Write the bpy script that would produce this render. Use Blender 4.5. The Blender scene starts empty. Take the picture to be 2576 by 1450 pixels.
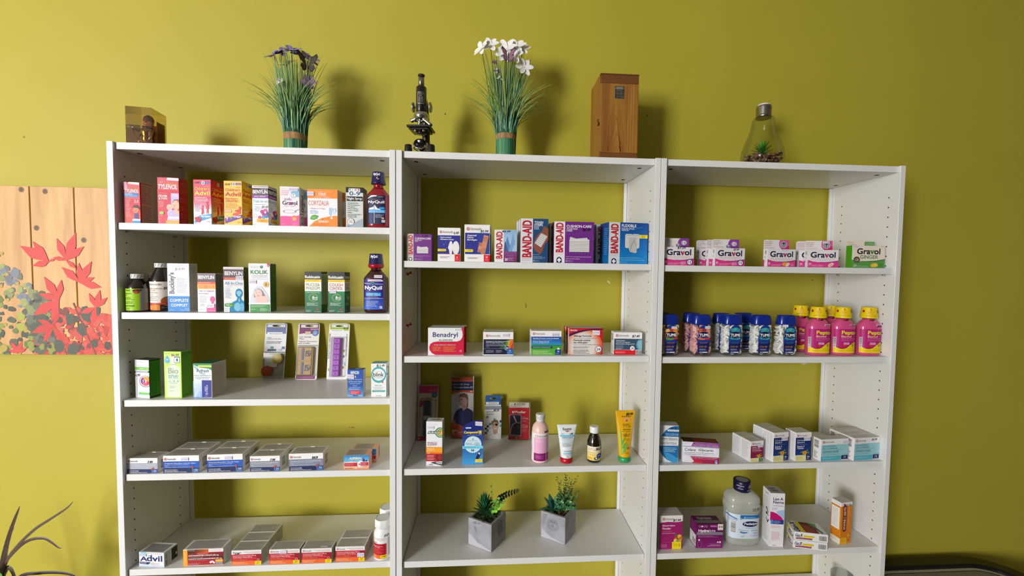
import bpy, math, random
from mathutils import Matrix, Vector
random.seed(7)
SC = bpy.context.scene
COL = SC.collection
PI = math.pi
R_ = math.radians

# ------------------------------------------------------------------ camera
IMG_W, IMG_H = 2576, 1450
CAM = dict(f=1089.908, sx=19.39, sy=13.632, loc=(1.08231, -1.59449, 1.64191), yaw=-0.06841, pitch=-0.04635, roll=0.01224)


def make_camera():
    y, p, r = CAM['yaw'], CAM['pitch'], CAM['roll']
    fw = Vector((-math.sin(y) * math.cos(p), math.cos(y) * math.cos(p), math.sin(p)))
    rt = Vector((math.cos(y), math.sin(y), 0))
    up = rt.cross(fw)
    r2 = rt * math.cos(r) + up * math.sin(r)
    u2 = -rt * math.sin(r) + up * math.cos(r)
    cd = bpy.data.cameras.new('camera')
    co = bpy.data.objects.new('camera', cd)
    COL.objects.link(co)
    m = Matrix.Identity(4)
    for i in range(3):
        m[i][0], m[i][1], m[i][2], m[i][3] = r2[i], u2[i], -fw[i], CAM['loc'][i]
    co.matrix_world = m
    cd.sensor_width = 36
    cd.sensor_fit = 'HORIZONTAL'
    cd.lens = CAM['f'] / IMG_W * 36
    cd.shift_x = -CAM['sx'] / IMG_W
    cd.shift_y = CAM['sy'] / IMG_W
    cd.clip_start = .02
    SC.camera = co


make_camera()

# ------------------------------------------------------------------ light
SC.view_settings.view_transform = 'Standard'
SC.view_settings.look = 'None'
SC.view_settings.gamma = 1
SC.view_settings.use_curve_mapping = False
SC.view_settings.exposure = 0.22
w = bpy.data.worlds.new('sky')
SC.world = w
w.use_nodes = True
w.node_tree.nodes['Background'].inputs[0].default_value = (.75, .85, 1, 1)
w.node_tree.nodes['Background'].inputs[1].default_value = 1.0


def area(name, loc, target, sx, sy, power, col):
    l = bpy.data.lights.new(name, 'AREA')
    l.shape = 'RECTANGLE'
    l.size, l.size_y, l.energy, l.color = sx, sy, power, col
    o = bpy.data.objects.new(name, l)
    COL.objects.link(o)
    o.location = loc
    d = Vector(target) - Vector(loc)
    o.rotation_euler = d.to_track_quat('-Z', 'Y').to_euler()
    return o


# daylight coming through the shop window in the wall behind the camera
WIN = dict(x0=-4.3, x1=-2.4, z0=.9, z1=2.9, y=-5.6)
area('window_daylight', ((WIN['x0'] + WIN['x1']) / 2, WIN['y'] - .02, (WIN['z0'] + WIN['z1']) / 2),
     ((WIN['x0'] + WIN['x1']) / 2, 0, (WIN['z0'] + WIN['z1']) / 2), WIN['x1'] - WIN['x0'] - .1, WIN['z1'] - WIN['z0'] - .1, 430, (1, .985, .985))

# ------------------------------------------------------------------ materials


def s2l(c):
    return c / 12.92 if c <= .04045 else ((c + .055) / 1.055) ** 2.4


def rgb(h):
    return tuple(s2l(int(h[i:i + 2], 16) / 255) for i in (0, 2, 4)) + (1,)


MATS = {}


def M(h, rough=.5, metal=0, spec=.4, trans=0, alpha=1, coat=0):
    k = (h, rough, metal, spec, trans, alpha, coat)
    if k in MATS:
        return MATS[k]
    m = bpy.data.materials.new('paint_' + h)
    m.use_nodes = True
    b = m.node_tree.nodes['Principled BSDF']
    b.inputs['Base Color'].default_value = rgb(h)
    b.inputs['Roughness'].default_value = rough
    b.inputs['Metallic'].default_value = metal
    b.inputs['Specular IOR Level'].default_value = spec
    b.inputs['Transmission Weight'].default_value = trans
    b.inputs['Alpha'].default_value = alpha
    b.inputs['Coat Weight'].default_value = coat
    b.inputs['Coat Roughness'].default_value = .08
    MATS[k] = m
    return m


def clear_plastic(name, tint='ffffff', gloss=1.0, rough=.05):
    """thin clear sheet: lets light through and shines"""
    if name in MATS:
        return MATS[name]
    m = bpy.data.materials.new(name)
    m.use_nodes = True
    nt = m.node_tree
    nt.nodes.clear()
    out = nt.nodes.new('ShaderNodeOutputMaterial')
    mix = nt.nodes.new('ShaderNodeMixShader')
    tr = nt.nodes.new('ShaderNodeBsdfTransparent')
    gl = nt.nodes.new('ShaderNodeBsdfGlossy')
    lw = nt.nodes.new('ShaderNodeFresnel')
    ma = nt.nodes.new('ShaderNodeMath')
    ma.operation = 'MULTIPLY'
    tr.inputs[0].default_value = rgb(tint)
    gl.inputs['Roughness'].default_value = rough
    lw.inputs['IOR'].default_value = 1.45
    ma.inputs[1].default_value = gloss
    nt.links.new(lw.outputs[0], ma.inputs[0])
    nt.links.new(ma.outputs[0], mix.inputs[0])
    nt.links.new(tr.outputs[0], mix.inputs[1])
    nt.links.new(gl.outputs[0], mix.inputs[2])
    nt.links.new(mix.outputs[0], out.inputs[0])
    MATS[name] = m
    return m


def noise_mat(name, c1, c2, scale=8, rough=.6, stretch=(1, 1, 1), detail=4, bump=0, lo=.35, hi=.65, spec=.4):
    if name in MATS:
        return MATS[name]
    m = bpy.data.materials.new(name)
    m.use_nodes = True
    nt = m.node_tree
    b = nt.nodes['Principled BSDF']
    tc = nt.nodes.new('ShaderNodeTexCoord')
    mp = nt.nodes.new('ShaderNodeMapping')
    mp.inputs['Scale'].default_value = stretch
    no = nt.nodes.new('ShaderNodeTexNoise')
    no.inputs['Scale'].default_value = scale
    no.inputs['Detail'].default_value = detail
    cr = nt.nodes.new('ShaderNodeValToRGB')
    cr.color_ramp.elements[0].position = lo
    cr.color_ramp.elements[1].position = hi
    cr.color_ramp.elements[0].color = rgb(c1)
    cr.color_ramp.elements[1].color = rgb(c2)
    nt.links.new(tc.outputs['Object'], mp.inputs[0])
    nt.links.new(mp.outputs[0], no.inputs['Vector'])
    nt.links.new(no.outputs['Fac'], cr.inputs[0])
    nt.links.new(cr.outputs[0], b.inputs['Base Color'])
    b.inputs['Roughness'].default_value = rough
    b.inputs['Specular IOR Level'].default_value = spec
    if bump:
        bp = nt.nodes.new('ShaderNodeBump')
        bp.inputs['Strength'].default_value = bump
        bp.inputs['Distance'].default_value = .002
        nt.links.new(no.outputs['Fac'], bp.inputs['Height'])
        nt.links.new(bp.outputs[0], b.inputs['Normal'])
    MATS[name] = m
    return m


# ------------------------------------------------------------------ mesh builder
def as_mat(c):
    return M(c) if isinstance(c, str) else c


class MB:
    def __init__(s):
        s.v, s.f, s.mi, s.sm, s.mats, s.mk = [], [], [], [], [], {}

    def mid(s, m):
        m = as_mat(m)
        if m.name not in s.mk:
            s.mk[m.name] = len(s.mats)
            s.mats.append(m)
        return s.mk[m.name]

    def add(s, vs, fs, m, smooth=False):
        b = len(s.v)
        i = s.mid(m)
        s.v += [tuple(p) for p in vs]
        for f in fs:
            s.f.append(tuple(b + k for k in f))
            s.mi.append(i)
            s.sm.append(smooth)

    def box(s, x0, y0, z0, x1, y1, z1, m, ch=0.0):
        if not ch:
            vs = [(x0, y0, z0), (x1, y0, z0), (x1, y1, z0), (x0, y1, z0), (x0, y0, z1), (x1, y0, z1), (x1, y1, z1), (x0, y1, z1)]
            s.add(vs, [(0, 3, 2, 1), (4, 5, 6, 7), (0, 1, 5, 4), (1, 2, 6, 5), (2, 3, 7, 6), (3, 0, 4, 7)], m)
            return
        vs = []
        for z, cz in ((z0, 1), (z1, -1)):
            for x, cx in ((x0, 1), (x1, -1)):
                for y, cy in ((y0, 1), (y1, -1)):
                    vs += [(x, y + cy * ch, z + cz * ch), (x + cx * ch, y, z + cz * ch), (x + cx * ch, y + cy * ch, z)]
        q = lambda a, k: 3 * a + k  # corner a = z*4+x*2+y ; k 0:x-face 1:y-face 2:z-face
        F = [(q(0, 0), q(4, 0), q(5, 0), q(1, 0)), (q(2, 0), q(3, 0), q(7, 0), q(6, 0)),
             (q(0, 1), q(2, 1), q(6, 1), q(4, 1)), (q(1, 1), q(5, 1), q(7, 1), q(3, 1)),
             (q(0, 2), q(1, 2), q(3, 2), q(2, 2)), (q(4, 2), q(6, 2), q(7, 2), q(5, 2))]
        for a, b in ((0, 4), (1, 5), (2, 6), (3, 7)):
            F.append((q(a, 0), q(a, 1), q(b, 1), q(b, 0)))
        for a, b in ((0, 2), (1, 3), (4, 6), (5, 7)):
            F.append((q(a, 1), q(a, 2), q(b, 2), q(b, 1)))
        for a, b in ((0, 1), (2, 3), (4, 5), (6, 7)):
            F.append((q(a, 0), q(a, 2), q(b, 2), q(b, 0)))
        for a in range(8):
            F.append((q(a, 0), q(a, 1), q(a, 2)))
        s.add(vs, F, m)

    def lathe(s, prof, m, cx=0, cy=0, cz=0, sx=1, sy=1, n=28, pw=2, smooth=True, cap0=True, cap1=True, mtx=None):
        """prof: (radius, z) list bottom to top; pw>2 squares the section"""
        vs, fs = [], []
        for r, z in prof:
            for k in range(n):
                a = 2 * PI * k / n
                c, d = math.cos(a), math.sin(a)
                e = 2 / pw
                x = r * sx * math.copysign(abs(c) ** e, c)
                y = r * sy * math.copysign(abs(d) ** e, d)
                vs.append((cx + x, cy + y, cz + z))
        L = len(prof)
        for i in range(L - 1):
            for k in range(n):
                fs.append((i * n + k, i * n + (k + 1) % n, (i + 1) * n + (k + 1) % n, (i + 1) * n + k))
        if mtx:
            vs = [tuple(mtx @ Vector(v)) for v in vs]
        s.add(vs, fs, m, smooth)
        b = len(s.v) - len(vs)
        i = s.mid(m)
        for on, ring, rev in ((cap0, 0, True), (cap1, L - 1, False)):
            if on and prof[ring][0] > 1e-6:
                f = [b + ring * n + k for k in range(n)]
                s.f.append(tuple(reversed(f)) if rev else tuple(f))
                s.mi.append(i)
                s.sm.append(False)

    def tube(s, pts, r0, m, r1=None, n=6, flat=1.0):
        """round or flattened stalk along points, tapering r0 to r1"""
        r1 = r0 if r1 is None else r1
        P = [Vector(p) for p in pts]
        vs, fs = [], []
        side = None
        for i, p in enumerate(P):
            t = (P[min(i + 1, len(P) - 1)] - P[max(i - 1, 0)]).normalized()
            if side is None:
                side = t.cross(Vector((0, 1, 0)))
                if side.length < .1:
                    side = t.cross(Vector((1, 0, 0)))
            side = (side - t * side.dot(t)).normalized()
            oth = t.cross(side)
            r = r0 + (r1 - r0) * i / (len(P) - 1)
            for k in range(n):
                a = 2 * PI * k / n
                vs.append(p + side * (r * math.cos(a)) + oth * (r * flat * math.sin(a)))
        for i in range(len(P) - 1):
            for k in range(n):
                fs.append((i * n + k, i * n + (k + 1) % n, (i + 1) * n + (k + 1) % n, (i + 1) * n + k))
        fs.append(tuple(reversed(range(n))))
        fs.append(tuple(range((len(P) - 1) * n, len(P) * n)))
        s.add(vs, fs, m, True)

    def ribbon(s, pts, wid, m, up=(0, 1, 0)):
        """flat tapering blade: widths list per point"""
        P = [Vector(p) for p in pts]
        vs, fs = [], []
        for i, p in enumerate(P):
            t = (P[min(i + 1, len(P) - 1)] - P[max(i - 1, 0)]).normalized()
            sd = t.cross(Vector(up))
            if sd.length < .05:
                sd = t.cross(Vector((1, .3, 0)))
            sd.normalize()
            h = wid[i] / 2
            nn = sd.cross(t)
            vs += [p - sd * h, p + nn * (h * .25), p + sd * h]
        for i in range(len(P) - 1):
            a = i * 3
            fs += [(a, a + 1, a + 4, a + 3), (a + 1, a + 2, a + 5, a + 4)]
        s.add(vs, fs, m, True)

    def build(s, name, parent=None, loc=None, rz=0):
        me = bpy.data.meshes.new(name)
        me.from_pydata(s.v, [], s.f)
        for m in s.mats:
            me.materials.append(m)
        me.polygons.foreach_set('material_index', s.mi)
        me.polygons.foreach_set('use_smooth', s.sm)
        me.update()
        o = bpy.data.objects.new(name, me)
        COL.objects.link(o)
        if parent:
            o.parent = parent
        if loc is not None:
            o.location = loc
            o.rotation_euler = (0, 0, rz)
        return o


def tag(o, label=None, cat=None, group=None, kind=None):
    if label:
        o['label'] = label
    if cat:
        o['category'] = cat
    if group:
        o['group'] = group
    if kind:
        o['kind'] = kind
    return o


def thing(name, label, cat, loc=(0, 0, 0), rz=0, group=None):
    o = bpy.data.objects.new(name, None)
    o.empty_display_size = .02
    COL.objects.link(o)
    o.location = loc
    o.rotation_euler = (0, 0, rz)
    return tag(o, label, cat, group)


def children(o):
    return [c for c in COL.objects if c.parent == o]


def dup(root, label, off=None, loc=None, rz=None, group=None):
    """copy of a thing with its parts; off is in the thing's own axes"""
    r = root.copy()
    COL.objects.link(r)
    if off is not None:
        r.location = root.location + Matrix.Rotation(root.rotation_euler.z, 3, 'Z') @ Vector(off)
    if loc is not None:
        r.location = loc
    if rz is not None:
        r.rotation_euler.z = rz
    r['label'] = label
    if group:
        r['group'] = group
    for ch in children(root):
        c = ch.copy()
        COL.objects.link(c)
        c.parent = r
        for g in children(ch):
            d = g.copy()
            COL.objects.link(d)
            d.parent = c
    return r


# ------------------------------------------------------------------ printed artwork
GLY = {}


def glyphs(txt, bold=0, ital=0):
    k = (txt, bold, ital)
    if k not in GLY:
        cu = bpy.data.curves.new('t', 'FONT')
        cu.body = txt
        cu.resolution_u = 3
        cu.shear = .25 * ital
        ob = bpy.data.objects.new('t', cu)
        me = bpy.data.meshes.new_from_object(ob)
        vs = [(v.co.x, v.co.y) for v in me.vertices]
        fs = [tuple(p.vertices) for p in me.polygons]
        bpy.data.objects.remove(ob)
        bpy.data.curves.remove(cu)
        bpy.data.meshes.remove(me)
        if not vs:
            GLY[k] = ([], [])
        else:
            x0, x1 = min(v[0] for v in vs), max(v[0] for v in vs)
            y0, y1 = min(v[1] for v in vs), max(v[1] for v in vs)
            GLY[k] = ([((x - x0) / max(x1 - x0, 1e-6), (y - y0) / max(y1 - y0, 1e-6)) for x, y in vs], fs)
    return GLY[k]


def clip(poly, ax, lim, keep_less):
    out = []
    for i in range(len(poly)):
        a, b = poly[i - 1], poly[i]
        ia = (a[ax] <= lim) if keep_less else (a[ax] >= lim)
        ib = (b[ax] <= lim) if keep_less else (b[ax] >= lim)
        if ia != ib:
            t = (lim - a[ax]) / (b[ax] - a[ax])
            q = [a[0] + (b[0] - a[0]) * t, a[1] + (b[1] - a[1]) * t]
            q[ax] = lim
            out.append(tuple(q))
        if ib:
            out.append(b)
    return out


LAYER = .00004


class Art:
    """prints shapes on a surface; coordinates run over the frame given by fr() (x right, y down)"""

    def __init__(s, mb, fn, w, h, strips=0, base=0.0):
        s.mb, s.fn, s.w, s.h, s.strips, s.base, s.k = mb, fn, w, h, strips, base, 0
        s.fr(0, 0, 100, 100)
        s.rnd = random.Random(len(mb.v) + 3)

    def fr(s, x0, y0, x1, y1):
        s.q = (x0, y0, x1, y1)
        return s

    def uv(s, x, y):
        x0, y0, x1, y1 = s.q
        return (x - x0) / (x1 - x0), (y1 - y) / (y1 - y0)

    def _emit(s, poly, m, h):
        p = poly
        for ax, l, kl in ((0, 0, False), (0, 1, True), (1, 0, False), (1, 1, True)):
            p = clip(p, ax, l, kl)
            if len(p) < 3:
                return
        parts = [p]
        if s.strips:
            parts = []
            for i in range(s.strips):
                c = clip(clip(p, 0, i / s.strips, False), 0, (i + 1) / s.strips, True) if p else []
                if len(c) >= 3:
                    parts.append(c)
        for c in parts:
            s.mb.add([s.fn(u, v, h) for u, v in c], [tuple(range(len(c)))], m)

    def _next(s):
        s.k += 1
        return s.base + s.k * LAYER

    def P(s, pts, c):
        s._emit([s.uv(*p) for p in pts], as_mat(c), s._next())
        return s

    def R(s, x0, y0, x1, y1, c):
        return s.P([(x0, y1), (x1, y1), (x1, y0), (x0, y0)], c)

    def E(s, cx, cy, rx, ry, c, n=20, a0=0, a1=360):
        pts = [(cx + rx * math.cos(R_(a0 + (a1 - a0) * k / n)), cy + ry * math.sin(R_(a0 + (a1 - a0) * k / n))) for k in range(n + (a1 - a0 < 360))]
        return s.P(pts, c)

    def O(s, cx, cy, rx, ry, c, t=.2, n=20):
        h = s._next()
        for k in range(n):
            a, b = 2 * PI * k / n, 2 * PI * (k + 1) / n
            q = [(cx + rx * f * math.cos(t_), cy + ry * f * math.sin(t_)) for f, t_ in ((1 - t, a), (1, a), (1, b), (1 - t, b))]
            s._emit([s.uv(*p) for p in q], as_mat(c), h)
        return s

    def RR(s, x0, y0, x1, y1, c, f=.5):
        r = min(x1 - x0, y1 - y0) * f
        pts = []
        for cx, cy, a in ((x1 - r, y1 - r, 0), (x0 + r, y1 - r, 90), (x0 + r, y0 + r, 180), (x1 - r, y0 + r, 270)):
            for k in range(6):
                t = R_(a + 18 * k)
                pts.append((cx + r * math.cos(t), cy + r * math.sin(t)))
        return s.P(pts, c)

    def GR(s, x0, y0, x1, y1, c0, c1, n=10, horiz=False):
        a, b = [int(c0[i:i + 2], 16) for i in (0, 2, 4)], [int(c1[i:i + 2], 16) for i in (0, 2, 4)]
        for i in range(n):
            t = (i + .5) / n
            c = ''.join('%02x' % round(a[j] + (b[j] - a[j]) * t) for j in range(3))
            if horiz:
                s.R(x0 + (x1 - x0) * i / n, y0, x0 + (x1 - x0) * (i + 1) / n, y1, c)
            else:
                s.R(x0, y0 + (y1 - y0) * i / n, x1, y0 + (y1 - y0) * (i + 1) / n, c)
            s.k -= 1
        s.k += 1
        return s

    def T(s, txt, x0, y0, x1, y1, c, b=0, i=0, rot=0):
        vs, fs = glyphs(txt, 0, i)
        m = as_mat(c)
        h = s._next()
        X0, Y0, X1, Y1 = s.q
        ax, ay = s.w / abs(X1 - X0), s.h / abs(Y1 - Y0)  # metres per frame unit
        pw, ph = (x1 - x0) * ax, (y1 - y0) * ay
        e = .011 * b * (pw if rot in (90, -90) else ph)  # stroke swell of bold print
        ex, ey = e / ax, e / ay
        x0, x1, y0, y1 = x0 + ex, x1 - ex, y0 + ey, y1 - ey
        s.k += bool(b)
        for dx, dy in (((-1, -1), (1, -1), (1, 1), (-1, 1)) if b else ((0, 0),)):
            out = []
            h += .00002 * bool(b)
            for a, d in vs:
                if rot == 90:
                    x, y = x0 + (1 - d) * (x1 - x0), y1 - a * (y1 - y0)
                elif rot == -90:
                    x, y = x0 + d * (x1 - x0), y0 + a * (y1 - y0)
                elif rot == 180:
                    x, y = x1 - a * (x1 - x0), y0 + d * (y1 - y0)
                else:
                    x, y = x0 + a * (x1 - x0), y1 - d * (y1 - y0)
                u, v = s.uv(x + dx * ex, y + dy * ey)
                out.append(s.fn(u, v, h))
            if out:
                s.mb.add(out, fs, m)
        return s

    def G(s, x0, y0, x1, y1, n, c, wd=.09, th=.5):
        """lines of print too small to read"""
        h = s._next()
        m = as_mat(c)
        st = (y1 - y0) / n
        X0, Y0, X1, Y1 = s.q
        k = (s.h / abs(Y1 - Y0)) / (s.w / abs(X1 - X0))
        lp = max(st * th * k * .62, (x1 - x0) / 46)  # letter pitch
        for i in range(n):
            ya, yb = y0 + st * (i + .5 - th / 2), y0 + st * (i + .5 + th / 2)
            x = x0
            end = x0 + (x1 - x0) * (1 if n == 1 else s.rnd.uniform(.62, 1))
            word = s.rnd.randint(2, 9)
            while x < end - lp * .5:
                if word == 0:
                    word = s.rnd.randint(2, 9)
                    x += lp * .7
                    continue
                word -= 1
                t = ya + (yb - ya) * s.rnd.choice((.0, .28, .28, .28))
                s._emit([s.uv(*p) for p in ((x, yb), (x + lp * .74, yb), (x + lp * .74, t), (x, t))], m, h)
                x += lp
        return s

    def BC(s, x0, y0, x1, y1, vert=True, c='1c1a1a'):
        """bar code"""
        s.R(x0, y0, x1, y1, 'e6e4e2')
        h = s._next()
        a, e = (x0, x1) if vert else (y0, y1)
        L = e - a
        t = a + L * .05
        while t < e - L * .07:
            wd = L * s.rnd.choice((.02, .03, .05))
            q = [(t, y1 - (y1 - y0) * .08), (t + wd, y1 - (y1 - y0) * .08), (t + wd, y0 + (y1 - y0) * .08), (t, y0 + (y1 - y0) * .08)] if vert else \
                [(x0 + (x1 - x0) * .08, t + wd), (x1 - (x1 - x0) * .08, t + wd), (x1 - (x1 - x0) * .08, t), (x0 + (x1 - x0) * .08, t)]
            s._emit([s.uv(*p) for p in q], as_mat(c), h)
            t += wd + L * s.rnd.choice((.02, .03, .04))
        return s


def flat(ox, oy, oz, ux, uy, uz, vx, vy, vz, nx, ny, nz):
    """surface map of a flat rectangle: origin, u edge, v edge, normal"""
    def fn(u, v, h):
        return (ox + u * ux + v * vx + h * nx, oy + u * uy + v * vy + h * ny, oz + u * uz + v * vz + h * nz)
    return fn


def sticker(parent, fn, q, x0, y0, x1, y1, txt, w, h, base=.0018, col='dcd8ea', ink='77739c', name='price_sticker', tilt=0):
    mb = MB()
    a = Art(mb, fn, w, h, base=base)
    a.q = q
    dy = (x1 - x0) * tilt
    a.P([(x0, y1), (x1, y1 + dy), (x1, y0 + dy), (x0, y0)], M(col, .55))
    if txt:
        a.T(txt, x0 + (x1 - x0) * .1, y0 + dy * .5 + (y1 - y0) * .32, x1 - (x1 - x0) * .1, y0 + dy * .5 + (y1 - y0) * .72, ink)
    return mb.build(name, parent)


class Carton:
    """a folding carton standing on its base; F R L T are its printed faces"""

    def __init__(s, key, name, label, cat, col='eeedf0', group=None, side=None, top=None, shiny=.42):
        s.x, s.y, s.z, yaw, s.w, s.d, s.h = POS[key]
        s.mb = MB()
        s.name, s.label, s.cat, s.group, s.rz = name, label, cat, group, R_(yaw)
        w, d, h = s.w, s.d, s.h
        e = .0003
        s.mb.box(0, 0, 0, w, d, h, M(col, shiny), .0006)
        mk = lambda fn, a, b: Art(s.mb, fn, a, b, base=.00005)
        s.fnF = flat(0, 0, 0, w, 0, 0, 0, 0, h, 0, -1, 0)
        s.F = mk(s.fnF, w, h)
        s.R = mk(flat(w, 0, 0, 0, d, 0, 0, 0, h, 1, 0, 0), d, h)
        s.L = mk(flat(0, d, 0, 0, -d, 0, 0, 0, h, -1, 0, 0), d, h)
        s.fnT = flat(0, 0, h, w, 0, 0, 0, d, 0, 0, 0, 1)
        s.T = mk(s.fnT, w, d)
        if side:
            s.R.R(1, 1, 99, 99, side)
            s.L.R(1, 1, 99, 99, side)
        if top:
            s.T.R(1, 1, 99, 99, top)
        s.st = []

    def price(s, x0, y0, x1, y1, txt, **k):
        s.st.append((s.fnF, s.F.q, x0, y0, x1, y1, txt, s.w, s.h, k))
        return s

    def price_top(s, x0, y0, x1, y1, txt, **k):
        s.st.append((s.fnT, s.T.q, x0, y0, x1, y1, txt, s.w, s.d, k))

    def tab(s, x0, x1, h, art, y=None, round_=.006, mat='e4e2e4'):
        """hang tab standing up from the back edge of the carton"""
        s.tabspec = (x0, x1, h, art, round_, mat)

    def end(s):
        o = s.mb.build(s.name, None, (s.x, s.y, s.z), s.rz)
        tag(o, s.label, s.cat, s.group)
        for a in s.st:
            sticker(o, *a[:9], **a[9])
        if hasattr(s, 'tabspec'):
            x0, x1, h, art, r, mat = s.tabspec
            mb = MB()
            yy = s.d - .0012
            x0, x1 = x0 * s.w, x1 * s.w
            prof = [(x0, s.h * .5), (x1, s.h * .5)]
            for cx, a in ((x1 - r, 0), (x0 + r, 90)):
                for k in range(5):
                    t = R_(a + 22.5 * k)
                    prof.append((cx + r * math.cos(t), s.h + h - r + r * math.sin(t)))
            n = len(prof)
            vs = [(p[0], yy, p[1]) for p in prof] + [(p[0], yy + .0008, p[1]) for p in prof]
            fs = [tuple(range(n)), tuple(range(2 * n - 1, n - 1, -1))] + [(k, (k + 1) % n, n + (k + 1) % n, n + k) for k in range(n)]
            mb.add(vs, fs, M(mat, .45))
            art(Art(mb, flat(x0, yy, s.h, x1 - x0, 0, 0, 0, 0, h, 0, -1, 0), x1 - x0, h, base=.00005))
            mb.build('hang_tab', o)
        return o
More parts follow.
